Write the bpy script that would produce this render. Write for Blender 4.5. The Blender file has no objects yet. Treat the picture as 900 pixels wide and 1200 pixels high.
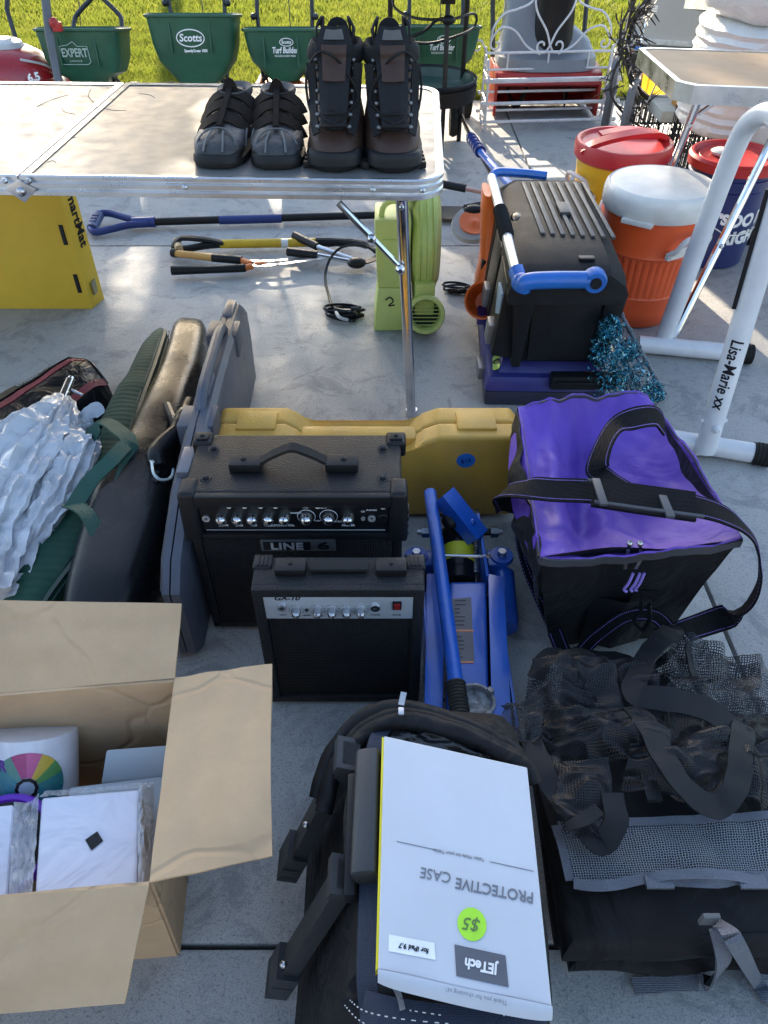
import bpy, bmesh, math, random
import numpy as np
from mathutils import Vector, Matrix, noise
random.seed(7)
R = math.radians
PI = math.pi
S = bpy.context.scene
COL = S.collection
V = Vector

# ------------------------------------------------------------ camera
TH = R(43); CAMH = 1.25; FPX = 866.0
cd = bpy.data.cameras.new("camera"); cam = bpy.data.objects.new("camera", cd); COL.objects.link(cam)
cam.location = (0, 0, CAMH); cam.rotation_euler = (R(90) - TH, 0, 0)
cd.sensor_fit = 'VERTICAL'; cd.sensor_height = 24; cd.lens = 24 * FPX / 1200
cd.clip_start = 0.02; cd.clip_end = 600
S.camera = cam
# ------------------------------------------------------------ sky, sun, exposure
SUN_AZ = R(-12); SUN_EL = R(17)
w = bpy.data.worlds.new("World"); S.world = w; w.use_nodes = True
nt = w.node_tree; bg = nt.nodes['Background']
sky = nt.nodes.new('ShaderNodeTexSky'); sky.sky_type = 'NISHITA'; sky.sun_disc = False
sky.sun_elevation = SUN_EL; sky.sun_rotation = SUN_AZ % (2 * PI)
sky.air_density = 1.0; sky.dust_density = 1.3; sky.ozone_density = .8
nt.links.new(sky.outputs[0], bg.inputs[0]); bg.inputs[1].default_value = 0.15
sd = bpy.data.lights.new("sun", 'SUN'); sun = bpy.data.objects.new("sun", sd); COL.objects.link(sun)
sd.energy = 4.2; sd.angle = R(0.6); sd.color = (1.0, 0.86, 0.66)
SD = V((math.sin(SUN_AZ) * math.cos(SUN_EL), math.cos(SUN_AZ) * math.cos(SUN_EL), math.sin(SUN_EL)))
sun.rotation_euler = (-SD).to_track_quat('-Z', 'Y').to_euler(); sun.location = SD * 20
S.view_settings.view_transform = 'Standard'; S.view_settings.look = 'None'
S.view_settings.gamma = 1; S.view_settings.use_curve_mapping = False
S.view_settings.exposure = 1.9

# ------------------------------------------------------------ helpers
def ray(px, py):
    x = (px - 450) / FPX; y = (600 - py) / FPX
    return x, math.cos(TH) + y * math.sin(TH), -math.sin(TH) + y * math.cos(TH)
def W(px, py, z=0.0):
    "world point at height z seen at this place of the 900x1200 photograph"
    a, b, c = ray(px, py); t = (z - CAMH) / c
    return V((a * t, b * t, z))
def WY(px, py, Y):
    a, b, c = ray(px, py); t = Y / b
    return V((a * t, Y, CAMH + c * t))
def nz(p, s=1.0, o=0.0):
    return noise.noise(V((p[0] * s + o, p[1] * s - o * 1.7, p[2] * s + o * .6)))
def lerp(a, b, t): return a + (b - a) * t
def cr(pts, n=6, closed=False):
    "catmull-rom through the points"
    P = [V(p) for p in pts]; out = []; m = len(P)
    rng = m if closed else m - 1
    for i in range(rng):
        if closed: p0, p1, p2, p3 = P[i - 1], P[i], P[(i + 1) % m], P[(i + 2) % m]
        else: p0, p1, p2, p3 = P[max(i - 1, 0)], P[i], P[i + 1], P[min(i + 2, m - 1)]
        for k in range(n):
            t = k / n
            out.append(.5 * ((2 * p1) + (p2 - p0) * t + (2 * p0 - 5 * p1 + 4 * p2 - p3) * t * t + (3 * p1 - p0 - 3 * p2 + p3) * t ** 3))
    if not closed: out.append(P[-1])
    return out

# ---- materials
MC = {}
def mat(name, col, rough=.5, metal=0.0, bump=None, var=None, spec=.5, coat=0.0, trans=0.0, sheen=0.0, dust=0.0, emis=None, rvar=0.0, sub=0.0, alpha=1.0):
    """bump = (scale, strength[, kind]); var = (scale, amount[, other colour])"""
    if name in MC: return MC[name]
    if max(col) < .032: col = tuple(x * .6 for x in col); dust *= .35; spec *= .6
    m = bpy.data.materials.new(name); m.use_nodes = True; t = m.node_tree; N = t.nodes; L = t.links
    b = N['Principled BSDF']
    c4 = (*col, 1)
    b.inputs['Base Color'].default_value = c4; b.inputs['Roughness'].default_value = rough
    b.inputs['Metallic'].default_value = metal; b.inputs['Specular IOR Level'].default_value = spec
    b.inputs['Coat Weight'].default_value = coat; b.inputs['Sheen Weight'].default_value = sheen
    b.inputs['Transmission Weight'].default_value = trans
    tc = N.new('ShaderNodeTexCoord')
    co = tc.outputs['Object']
    cur = None
    if var is None: var = (6, .12)
    n1 = N.new('ShaderNodeTexNoise'); n1.inputs['Scale'].default_value = var[0]; n1.inputs['Detail'].default_value = 6; n1.inputs['Roughness'].default_value = .65
    L.new(co, n1.inputs['Vector'])
    mx = N.new('ShaderNodeMix'); mx.data_type = 'RGBA'
    o = var[2] if len(var) > 2 else tuple(max(0, min(1, x * (1 - 2 * var[1]))) for x in col)
    a = col if len(var) > 2 else tuple(min(1, x * (1 + var[1])) for x in col)
    mx.inputs['A'].default_value = (*a, 1); mx.inputs['B'].default_value = (*o, 1)
    rp = N.new('ShaderNodeMapRange'); rp.inputs['From Min'].default_value = .35; rp.inputs['From Max'].default_value = .7
    rp.inputs['To Max'].default_value = 1.0 if len(var) < 3 else var[1]
    L.new(n1.outputs['Fac'], rp.inputs['Value']); L.new(rp.outputs[0], mx.inputs['Factor'])
    cur = mx.outputs['Result']
    if dust > 0:
        n3 = N.new('ShaderNodeTexNoise'); n3.inputs['Scale'].default_value = 9; n3.inputs['Detail'].default_value = 9; n3.inputs['Roughness'].default_value = .75
        L.new(co, n3.inputs['Vector'])
        r3 = N.new('ShaderNodeMapRange'); r3.inputs['From Min'].default_value = .45; r3.inputs['From Max'].default_value = .75; r3.inputs['To Max'].default_value = dust * .35
        L.new(n3.outputs['Fac'], r3.inputs['Value'])
        m3 = N.new('ShaderNodeMix'); m3.data_type = 'RGBA'; L.new(r3.outputs[0], m3.inputs['Factor']); L.new(cur, m3.inputs['A'])
        m3.inputs['B'].default_value = (.33, .31, .28, 1); cur = m3.outputs['Result']
    L.new(cur, b.inputs['Base Color'])
    # roughness breakup
    rr = N.new('ShaderNodeMapRange'); rr.inputs['To Min'].default_value = max(.03, rough - .08 - rvar); rr.inputs['To Max'].default_value = min(1, rough + .12 + rvar)
    n4 = N.new('ShaderNodeTexNoise'); n4.inputs['Scale'].default_value = 23; n4.inputs['Detail'].default_value = 5
    L.new(co, n4.inputs['Vector']); L.new(n4.outputs['Fac'], rr.inputs['Value']); L.new(rr.outputs[0], b.inputs['Roughness'])
    if bump:
        kind = bump[2] if len(bump) > 2 else 'noise'
        bp = N.new('ShaderNodeBump'); bp.inputs['Strength'].default_value = bump[1]; bp.inputs['Distance'].default_value = .004
        if kind == 'noise':
            n2 = N.new('ShaderNodeTexNoise'); n2.inputs['Scale'].default_value = bump[0]; n2.inputs['Detail'].default_value = 4
            L.new(co, n2.inputs['Vector']); L.new(n2.outputs['Fac'], bp.inputs['Height'])
        elif kind == 'weave':
            n2 = N.new('ShaderNodeTexVoronoi'); n2.inputs['Scale'].default_value = bump[0]; n2.inputs['Randomness'].default_value = .25
            L.new(co, n2.inputs['Vector']); L.new(n2.outputs['Distance'], bp.inputs['Height'])
        elif kind == 'crease':
            n0 = N.new('ShaderNodeTexNoise'); n0.inputs['Scale'].default_value = 6; L.new(co, n0.inputs['Vector']); va = N.new('ShaderNodeMix'); va.data_type = 'RGBA'; va.inputs['Factor'].default_value = .12; L.new(co, va.inputs['A']); L.new(n0.outputs['Color'], va.inputs['B'])
            n2 = N.new('ShaderNodeTexVoronoi'); n2.feature = 'DISTANCE_TO_EDGE'; n2.inputs['Scale'].default_value = bump[0]; L.new(va.outputs['Result'], n2.inputs['Vector'])
            mr = N.new('ShaderNodeMapRange'); mr.inputs['From Max'].default_value = .035; mr.interpolation_type = 'SMOOTHSTEP'; L.new(n2.outputs['Distance'], mr.inputs['Value'])
            n5 = N.new('ShaderNodeTexNoise'); n5.inputs['Scale'].default_value = 120; L.new(co, n5.inputs['Vector']); ad = N.new('ShaderNodeMath'); ad.operation = 'MULTIPLY_ADD'; ad.inputs[1].default_value = .25; L.new(n5.outputs['Fac'], ad.inputs[0]); L.new(mr.outputs[0], ad.inputs[2]); L.new(ad.outputs[0], bp.inputs['Height'])
        elif kind == 'cloth':
            n2 = N.new('ShaderNodeTexNoise'); n2.inputs['Scale'].default_value = bump[0]; n2.inputs['Detail'].default_value = 3; n2.inputs['Distortion'].default_value = 1.2
            L.new(co, n2.inputs['Vector']); bp.inputs['Distance'].default_value = .02; L.new(n2.outputs['Fac'], bp.inputs['Height'])
        elif kind in ('wavex', 'wavey', 'wavez'):
            n2 = N.new('ShaderNodeTexWave'); n2.bands_direction = kind[-1].upper(); n2.inputs['Scale'].default_value = bump[0]; n2.inputs['Distortion'].default_value = .6
            L.new(co, n2.inputs['Vector']); L.new(n2.outputs['Fac'], bp.inputs['Height'])
        L.new(bp.outputs[0], b.inputs['Normal'])
    if alpha < 1: b.inputs['Alpha'].default_value = alpha
    if sub:
        b.inputs['Subsurface Weight'].default_value = sub; b.inputs['Subsurface Radius'].default_value = (.01, .01, .01)
    MC[name] = m
    return m
def net_mat(name, col, scale, lo=.06, under=None, rough=.5):
    m = bpy.data.materials.new(name); m.use_nodes = True; t = m.node_tree; N = t.nodes; L = t.links
    b = N['Principled BSDF']; b.inputs['Base Color'].default_value = (*col, 1); b.inputs['Roughness'].default_value = rough
    uv = N.new('ShaderNodeUVMap'); vo = N.new('ShaderNodeTexVoronoi'); vo.voronoi_dimensions = '2D'; vo.feature = 'DISTANCE_TO_EDGE'
    vo.inputs['Scale'].default_value = scale; vo.inputs['Randomness'].default_value = .35
    L.new(uv.outputs[0], vo.inputs['Vector'])
    lt = N.new('ShaderNodeMath'); lt.operation = 'LESS_THAN'; lt.inputs[1].default_value = lo
    L.new(vo.outputs['Distance'], lt.inputs[0]); L.new(lt.outputs[0], b.inputs['Alpha'])
    return m

# ---- mesh builder
class MB:
    def __init__(s): s.bm = bmesh.new(); s.uv = None
    def _xf(s, vs, M):
        if M is not None:
            for v in vs: v.co = M @ v.co
    def hexa(s, c, bev=0, seg=2, M=None):
        "8 corners: bottom 4 ccw then top 4 ccw"
        vs = [s.bm.verts.new(p) for p in c]
        F = [(3, 2, 1, 0), (4, 5, 6, 7), (0, 1, 5, 4), (1, 2, 6, 5), (2, 3, 7, 6), (3, 0, 4, 7)]
        fs = [s.bm.faces.new([vs[i] for i in f]) for f in F]
        s._xf(vs, M)
        if bev > 0:
            es = list({e for f in fs for e in f.edges})
            bmesh.ops.bevel(s.bm, geom=es, offset=bev, segments=seg, profile=.6, affect='EDGES', clamp_overlap=True)
        return s
    def box(s, x0, x1, y0, y1, z0, z1, bev=0, seg=2, M=None):
        if x0 > x1: x0, x1 = x1, x0
        if y0 > y1: y0, y1 = y1, y0
        if z0 > z1: z0, z1 = z1, z0
        return s.hexa([(x0, y0, z0), (x1, y0, z0), (x1, y1, z0), (x0, y1, z0), (x0, y0, z1), (x1, y0, z1), (x1, y1, z1), (x0, y1, z1)], bev, seg, M)
    def taper(s, c, b, t, z0, z1, bev=0, seg=2, M=None):
        "box round centre c with bottom (w,d) b and top (w,d) t"
        x, y = c
        return s.hexa([(x - b[0] / 2, y - b[1] / 2, z0), (x + b[0] / 2, y - b[1] / 2, z0), (x + b[0] / 2, y + b[1] / 2, z0), (x - b[0] / 2, y + b[1] / 2, z0),
                       (x - t[0] / 2, y - t[1] / 2, z1), (x + t[0] / 2, y - t[1] / 2, z1), (x + t[0] / 2, y + t[1] / 2, z1), (x - t[0] / 2, y + t[1] / 2, z1)], bev, seg, M)
    def loft(s, rings, cap=True, closed=True, loop=False):
        R_ = [[s.bm.verts.new(p) for p in r] for r in rings]; n = len(R_[0])
        m = len(R_)
        for i in range(m if loop else m - 1):
            a, b = R_[i], R_[(i + 1) % m]
            for k in range(n if closed else n - 1):
                q = [a[k], a[(k + 1) % n], b[(k + 1) % n], b[k]]
                try: s.bm.faces.new(q)
                except ValueError: pass
        if cap and not loop:
            try: s.bm.faces.new(list(reversed(R_[0]))); s.bm.faces.new(R_[-1])
            except ValueError: pass
        return s
    def tube(s, pts, r, seg=8, closed=False, cap=True, sq=1.0):
        P = [V(p) for p in pts]; n = len(P)
        rr = r if isinstance(r, (list, tuple)) else [r] * n
        if len(rr) != n: rr = [rr[min(int(i * len(rr) / n), len(rr) - 1)] for i in range(n)]
        T = []
        for i in range(n):
            a = P[(i - 1) % n] if (closed or i > 0) else P[0]; b = P[(i + 1) % n] if (closed or i < n - 1) else P[-1]
            d = (b - a); T.append(d.normalized() if d.length > 1e-9 else V((0, 0, 1)))
        up = V((0, 0, 1)) if abs(T[0].z) < .9 else V((1, 0, 0))
        nrm = (up - T[0] * up.dot(T[0])).normalized(); rings = []
        for i in range(n):
            nrm = (nrm - T[i] * nrm.dot(T[i]))
            nrm = nrm.normalized() if nrm.length > 1e-6 else V((1, 0, 0))
            bn = T[i].cross(nrm)
            rings.append([P[i] + (nrm * math.cos(2 * PI * k / seg) + bn * math.sin(2 * PI * k / seg) * sq) * rr[i] for k in range(seg)])
        return s.loft(rings, cap, True, closed)
    def cyl(s, a, b, r, seg=16, r2=None):
        return s.tube([a, b], [r, r if r2 is None else r2], seg)
    def strap(s, pts, w_, t, up=(0, 0, 1), nsm=6, twist=None):
        P = cr(pts, nsm) if nsm > 1 else [V(p) for p in pts]; n = len(P)
        ups = [V(up)] * n if not isinstance(up, list) else [V(u) for u in (cr(up, nsm) if nsm > 1 else up)]
        rings = []
        for i in range(n):
            T = (P[min(i + 1, n - 1)] - P[max(i - 1, 0)])
            T = T.normalized() if T.length > 1e-9 else V((1, 0, 0))
            u = ups[i] - T * ups[i].dot(T); u = u.normalized() if u.length > 1e-4 else V((0, 1, 0))
            b = T.cross(u)
            rings.append([P[i] + b * w_ / 2 - u * t / 2, P[i] + b * w_ / 2 + u * t / 2, P[i] - b * w_ / 2 + u * t / 2, P[i] - b * w_ / 2 - u * t / 2])
        return s.loft(rings)
    def lathe(s, prof, c=(0, 0, 0), seg=32, axis='Z', cap=False, sx=1, sy=1, M=None):
        c = V(c); rings = []
        for r, z in prof:
            ring = []
            for k in range(seg):
                a = 2 * PI * k / seg; p = (r * math.cos(a) * sx, r * math.sin(a) * sy, z)
                if axis == 'Y': p = (p[0], p[2], p[1])
                elif axis == 'X': p = (p[2], p[0], p[1])
                ring.append(c + V(p))
            rings.append(ring)
        nb = len(s.bm.verts)
        s.loft(rings, cap)
        if M is not None:
            s.bm.verts.ensure_lookup_table()
            for v in list(s.bm.verts)[nb:]: v.co = M @ v.co
        return s
    def prism(s, poly, d0, d1, plane='XZ', bev=0, seg=2, M=None):
        "outline in a plane, extruded along the third axis from d0 to d1"
        def f(p, d):
            return {'XZ': (p[0], d, p[1]), 'XY': (p[0], p[1], d), 'YZ': (d, p[0], p[1])}[plane]
        a = [s.bm.verts.new(f(p, d0)) for p in poly]; b = [s.bm.verts.new(f(p, d1)) for p in poly]; n = len(a)
        fs = [s.bm.faces.new(a), s.bm.faces.new(list(reversed(b)))]
        for k in range(n): fs.append(s.bm.faces.new([a[k], b[k], b[(k + 1) % n], a[(k + 1) % n]]))
        s._xf(a + b, M)
        if bev > 0:
            es = list({e for f_ in fs for e in f_.edges})
            bmesh.ops.bevel(s.bm, geom=es, offset=bev, segments=seg, profile=.6, affect='EDGES', clamp_overlap=True)
        return s
    def grid(s, nu, nv, f, thick=0, uvs=(1, 1)):
        if s.uv is None: s.uv = s.bm.loops.layers.uv.new('UVMap')
        Vv = [[s.bm.verts.new(f(i / nu, j / nv)) for j in range(nv + 1)] for i in range(nu + 1)]; fs = []
        for i in range(nu):
            for j in range(nv):
                fc = s.bm.faces.new([Vv[i][j], Vv[i + 1][j], Vv[i + 1][j + 1], Vv[i][j + 1]]); fs.append(fc)
                for lp, (a, b) in zip(fc.loops, ((i, j), (i + 1, j), (i + 1, j + 1), (i, j + 1))):
                    lp[s.uv].uv = (a / nu * uvs[0], b / nv * uvs[1])
        if thick:
            bmesh.ops.recalc_face_normals(s.bm, faces=fs)
            bmesh.ops.solidify(s.bm, geom=fs, thickness=thick)
        return s
    def sph(s, c, r, sc=(1, 1, 1), seg=16, rings=10, M=None):
        c = V(c)
        rg = []
        for j in range(1, rings):
            a = PI * j / rings
            rg.append([c + V((r * sc[0] * math.sin(a) * math.cos(2 * PI * k / seg), r * sc[1] * math.sin(a) * math.sin(2 * PI * k / seg), -r * sc[2] * math.cos(a))) for k in range(seg)])
        nb = len(s.bm.verts); s.loft(rg, True)
        if M is not None:
            for v in list(s.bm.verts)[nb:]: v.co = M @ v.co
        return s
    def jitter(s, amp, sc, o=0):
        for v in s.bm.verts:
            p = v.co.copy()
            v.co += V((nz(p, sc, o), nz(p, sc, o + 31), nz(p, sc, o + 77))) * amp
        return s
ROOTM = {}
def build(mb, name, m, parent=None, world=False, ang=35, loc=None, keep=False):
    bm = mb.bm
    if parent is not None and world:
        inv = ROOTM[rootof(parent)].inverted()
        bmesh.ops.transform(bm, matrix=inv, verts=bm.verts[:])
    if not keep: bmesh.ops.recalc_face_normals(bm, faces=bm.faces[:])
    me = bpy.data.meshes.new(name)
    bm.to_mesh(me); bm.free()
    if m is not None: me.materials.append(m)
    me.shade_smooth(); me.set_sharp_from_angle(angle=R(ang))
    o = bpy.data.objects.new(name, me); COL.objects.link(o)
    if parent is not None: o.parent = parent
    return o
def rootof(o):
    while o.parent is not None: o = o.parent
    return o.name
def thing(name, label, cat, loc=(0, 0, 0), rz=0, group=None, rot=None):
    o = bpy.data.objects.new(name, None); COL.objects.link(o); o.empty_display_size = .1
    o.location = loc; o.rotation_euler = rot or (0, 0, rz); o['label'] = label; o['category'] = cat
    if group: o['group'] = group
    ROOTM[o.name] = Matrix.Translation(V(loc)) @ o.rotation_euler.to_matrix().to_4x4()
    return o
def tag(o, label, cat, group=None):
    o['label'] = label; o['category'] = cat
    if group: o['group'] = group
    return o
def struct(o, kind='structure'):
    o['kind'] = kind; return o
def copy_tree(o, parent=None):
    c = o.copy(); COL.objects.link(c); c.parent = parent
    for ch in list(o.children): copy_tree(ch, c)
    return c
def lettering(txt, size, m, parent, o, xd, yd, world=False, sx=1.0, bold=0.0, depth=.0006, align='CENTER', shear=0, name='lettering', fn=None, sp=1.0):
    cu = bpy.data.curves.new('txt', 'FONT'); cu.body = txt; cu.size = size; cu.align_x = align; cu.align_y = 'CENTER'
    cu.extrude = depth; cu.offset = bold; cu.shear = shear; cu.resolution_u = 3; cu.space_character = sp
    ob = bpy.data.objects.new('txt', cu); COL.objects.link(ob)
    dg = bpy.context.evaluated_depsgraph_get(); me = bpy.data.meshes.new_from_object(ob.evaluated_get(dg))
    bpy.data.objects.remove(ob); bpy.data.curves.remove(cu)
    if fn is None:
        o = V(o); xd = V(xd).normalized(); yd = V(yd); yd = (yd - xd * yd.dot(xd)).normalized(); n = xd.cross(yd)
        inv = ROOTM[rootof(parent)].inverted() if world else None
        for v in me.vertices:
            p = o + xd * v.co.x * sx + yd * v.co.y + n * (v.co.z + depth)
            v.co = inv @ p if world else p
    else:
        bt = bmesh.new(); bt.from_mesh(me); bmesh.ops.triangulate(bt, faces=bt.faces[:])
        for q in range(3):
            le = [e for e in bt.edges if e.calc_length() > size * .14]
            if le: bmesh.ops.subdivide_edges(bt, edges=le, cuts=1, use_grid_fill=False); bmesh.ops.triangulate(bt, faces=bt.faces[:])
        bt.to_mesh(me); bt.free()
        for v in me.vertices: v.co = fn(v.co.x * sx, v.co.y, v.co.z + depth)
    me.name = name; me.materials.clear(); me.materials.append(m)
    ob = bpy.data.objects.new(name, me); COL.objects.link(ob); ob.parent = parent
    return ob
def rrect(w_, h, r, n=4, cx=0, cy=0):
    out = []
    for qx, qy, a0 in ((1, 1, 0), (-1, 1, 90), (-1, -1, 180), (1, -1, 270)):
        for k in range(n + 1):
            a = R(a0 + 90 * k / n); out.append((cx + qx * (w_ / 2 - r) + r * math.cos(a), cy + qy * (h / 2 - r) + r * math.sin(a)))
    return out
def selip(c, ax, ay, n=4, seg=24):
    out = []
    for k in range(seg):
        a = 2 * PI * k / seg; ca, sa = math.cos(a), math.sin(a)
        out.append(V(c) + V(ax) * math.copysign(abs(ca) ** (2 / n), ca) + V(ay) * math.copysign(abs(sa) ** (2 / n), sa))
    return out
def bolt(mb, p, n, r=.006):
    n = V(n).normalized(); p = V(p); mb.tube([p, p + n * r * .5, p + n * r * .9], [r, r * .9, r * .45], 10)

# common materials
blk = mat('black_plastic', (.013, .014, .017), .42, bump=(180, .15), dust=.05)
blk2 = mat('black_gloss', (.015, .015, .017), .25)
blkm = mat('black_metal', (.012, .012, .013), .4, 0, var=(20, .2))
rubber = mat('rubber', (.02, .02, .02), .7, bump=(90, .3), dust=.12)
chrome = mat('chrome', (.72, .72, .74), .16, 1.0, rvar=.08)
steel = mat('steel', (.5, .5, .52), .33, 1.0, rvar=.08, var=(15, .15))
alu = mat('aluminium', (.66, .67, .68), .3, 1.0, bump=(60, .1), rvar=.1)
whitep = mat('white_paint_print', (.8, .8, .8), .5)
nylon = mat('black_nylon', (.010, .011, .015), .5, bump=(900, .25, 'weave'), sheen=.03)
nylonband = mat('black_webbing', (.009, .010, .014), .7, bump=(420, .4, 'weave'), sheen=.0, spec=.25)
# ============================================================ SETTING
# concrete
def concrete():
    m = bpy.data.materials.new('concrete'); m.use_nodes = True; t = m.node_tree; N = t.nodes; L = t.links; b = N['Principled BSDF']
    tc = N.new('ShaderNodeTexCoord'); co = tc.outputs['Object']
    def noi(s, d=8, r=.6, dist=0):
        n = N.new('ShaderNodeTexNoise'); n.inputs['Scale'].default_value = s; n.inputs['Detail'].default_value = d; n.inputs['Roughness'].default_value = r; n.inputs['Distortion'].default_value = dist
        L.new(co, n.inputs['Vector']); return n.outputs['Fac']
    def rng(x, a, b_, lo=0, hi=1):
        r = N.new('ShaderNodeMapRange'); r.inputs['From Min'].default_value = a; r.inputs['From Max'].default_value = b_
        r.inputs['To Min'].default_value = lo; r.inputs['To Max'].default_value = hi; L.new(x, r.inputs['Value']); return r.outputs[0]
    def mix(f, a, b_):
        x = N.new('ShaderNodeMix'); x.data_type = 'RGBA'; L.new(f, x.inputs['Factor'])
        for s, v in (('A', a), ('B', b_)):
            if isinstance(v, tuple): x.inputs[s].default_value = (*v, 1)
            else: L.new(v, x.inputs[s])
        return x.outputs['Result']
    c = mix(rng(noi(1.1), .35, .65), (.43, .42, .40), (.35, .345, .335))
    c = mix(rng(noi(14, 8, .7, .6), .42, .66, 0, .55), c, (.42, .42, .405))
    c = mix(rng(noi(22, 6, .8, 1.0), .58, .68, 0, .5), c, (.17, .175, .18))       # damp looking blotches
    c = mix(rng(noi(5, 3, .5, 2.0), .62, .70, 0, .35), c, (.2, .2, .2))
    c = mix(rng(noi(190, 3), .56, .66, 0, .55), c, (.13, .13, .13))
    c = mix(rng(noi(150, 3, .5, 1), .60, .68, 0, .5), c, (.5, .49, .46))                  # sand grains
    c = mix(rng(noi(7, 9, .78, .8), .52, .60, 0, .55), c, (.19, .195, .2))
    c = mix(rng(noi(3, 2, .5, 3.0), .66, .69, 0, .5), c, (.16, .16, .165))
    c = mix(rng(noi(420, 2, .5), .55, .62, 0, .45), c, (.12, .12, .12))
    L.new(c, b.inputs['Base Color'])
    L.new(rng(noi(9, 6), .3, .7, .5, .75), b.inputs['Roughness'])
    bp = N.new('ShaderNodeBump'); bp.inputs['Strength'].default_value = .5; bp.inputs['Distance'].default_value = .003
    ad = N.new('ShaderNodeMath'); ad.operation = 'ADD'; L.new(noi(90, 5, .7), ad.inputs[0]); L.new(noi(11, 5, .6, .8), ad.inputs[1])
    L.new(ad.outputs[0], bp.inputs['Height']); L.new(bp.outputs[0], b.inputs['Normal'])
    return m
conc = concrete()
EDGE = 5.07
mb = MB()
ys = [-4.73, -2.18, .372, 2.92, EDGE]; xs = [-9, -3.5, .722, 3.9, 9]
for i in range(len(xs) - 1):
    for j in range(len(ys) - 1):
        g = .004
        mb.box(xs[i] + g, xs[i + 1] - g, ys[j] + g, ys[j + 1] - g, -.1, 0, .005, 2)
struct(build(mb, 'driveway', conc))
soil = mat('soil', (.05, .042, .03), .95, bump=(40, .8), var=(3, .3))
mb = MB(); mb.box(-60, 60, -30, EDGE + .001, -.2, -.035); struct(build(mb, 'ground', mat('joint_dirt', (.045, .043, .04), .95)))
def lawnm():
    m = mat('lawn', (.06, .085, .012), .95, var=(5, 1, (.03, .05, .008)), bump=(60, 1))
    return m
mb = MB(); mb.grid(40, 40, lambda u, v: V((lerp(-60, 60, u), lerp(EDGE, 120, v * v), -.02 + .01 * nz(V((u * 40, v * 40, 0)))))); struct(build(mb, 'lawn', lawnm()))
# grass blades
rng_ = np.random.default_rng(3)
def grass(n, x0, x1, y0, y1, h0, h1, wd):
    x = rng_.uniform(x0, x1, n); y = rng_.uniform(y0, y1, n)
    cl = np.sin(x * 7.3 + np.sin(y * 5.1) * 2) * np.cos(y * 6.7 + np.sin(x * 4.3) * 2)
    h = rng_.uniform(h0, h1, n) * (1 + .22 * cl); a = rng_.uniform(0, 2 * PI, n); wx = np.cos(a) * wd / 2; wy = np.sin(a) * wd / 2
    le = rng_.uniform(.1, .8, n) * h; b = rng_.uniform(0, 2 * PI, n); lx = np.cos(b) * le; ly = np.sin(b) * le
    P = np.zeros((n, 5, 3))
    P[:, 0] = np.stack([x - wx, y - wy, np.full(n, -.02)], 1); P[:, 1] = np.stack([x + wx, y + wy, np.full(n, -.02)], 1)
    P[:, 2] = np.stack([x - wx * .8 + lx * .3, y - wy * .8 + ly * .3, h * .6], 1); P[:, 3] = np.stack([x + wx * .8 + lx * .3, y + wy * .8 + ly * .3, h * .6], 1)
    P[:, 4] = np.stack([x + lx, y + ly, h], 1)
    return P
P = np.concatenate([grass(150000, -4.4, 4.0, EDGE - .01, 7.2, .035, .075, .006), grass(110000, -6.5, 6, 7.2, 10.5, .04, .085, .010)])
n = len(P); me = bpy.data.meshes.new('grass')
me.vertices.add(n * 5); me.vertices.foreach_set('co', P.reshape(-1).astype(np.float32))
idx = np.arange(n)[:, None] * 5
lp = np.concatenate([idx + np.array([[0, 1, 3, 2]]), idx + np.array([[2, 3, 4]])], 1).reshape(-1)
me.loops.add(len(lp)); me.loops.foreach_set('vertex_index', lp.astype(np.int32))
st = (np.arange(n)[:, None] * 7 + np.array([[0, 4]])).reshape(-1); me.polygons.add(n * 2); me.polygons.foreach_set('loop_start', st.astype(np.int32))
me.update(calc_edges=True); me.validate()
def leafmat(name, c1, c2, sc=3, tr=.45, rough=.45):
    m = bpy.data.materials.new(name); m.use_nodes = True; t = m.node_tree; N = t.nodes; L = t.links
    b = N['Principled BSDF']; tc = N.new('ShaderNodeTexCoord'); nn = N.new('ShaderNodeTexNoise'); nn.inputs['Scale'].default_value = sc; nn.inputs['Detail'].default_value = 8; nn.inputs['Roughness'].default_value = .8
    L.new(tc.outputs['Object'], nn.inputs['Vector']); x = N.new('ShaderNodeMix'); x.data_type = 'RGBA'
    mr = N.new('ShaderNodeMapRange'); mr.inputs['From Min'].default_value = .35; mr.inputs['From Max'].default_value = .65; L.new(nn.outputs['Fac'], mr.inputs['Value'])
    L.new(mr.outputs[0], x.inputs['Factor']); x.inputs['A'].default_value = (*c1, 1); x.inputs['B'].default_value = (*c2, 1)
    L.new(x.outputs['Result'], b.inputs['Base Color']); b.inputs['Roughness'].default_value = rough; b.inputs['Specular IOR Level'].default_value = .3
    tl = N.new('ShaderNodeBsdfTranslucent'); L.new(x.outputs['Result'], tl.inputs['Color']); ms = N.new('ShaderNodeMixShader'); ms.inputs[0].default_value = tr
    L.new(b.outputs[0], ms.inputs[1]); L.new(tl.outputs[0], ms.inputs[2]); L.new(ms.outputs[0], N['Material Output'].inputs['Surface'])
    return m
me.materials.append(leafmat('grass_blade', (.17, .22, .022), (.26, .27, .045), 3, .55))
o = bpy.data.objects.new('grass', me); COL.objects.link(o); struct(o, 'stuff'); o['label'] = 'short sunlit green lawn grass behind the driveway'

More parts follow.
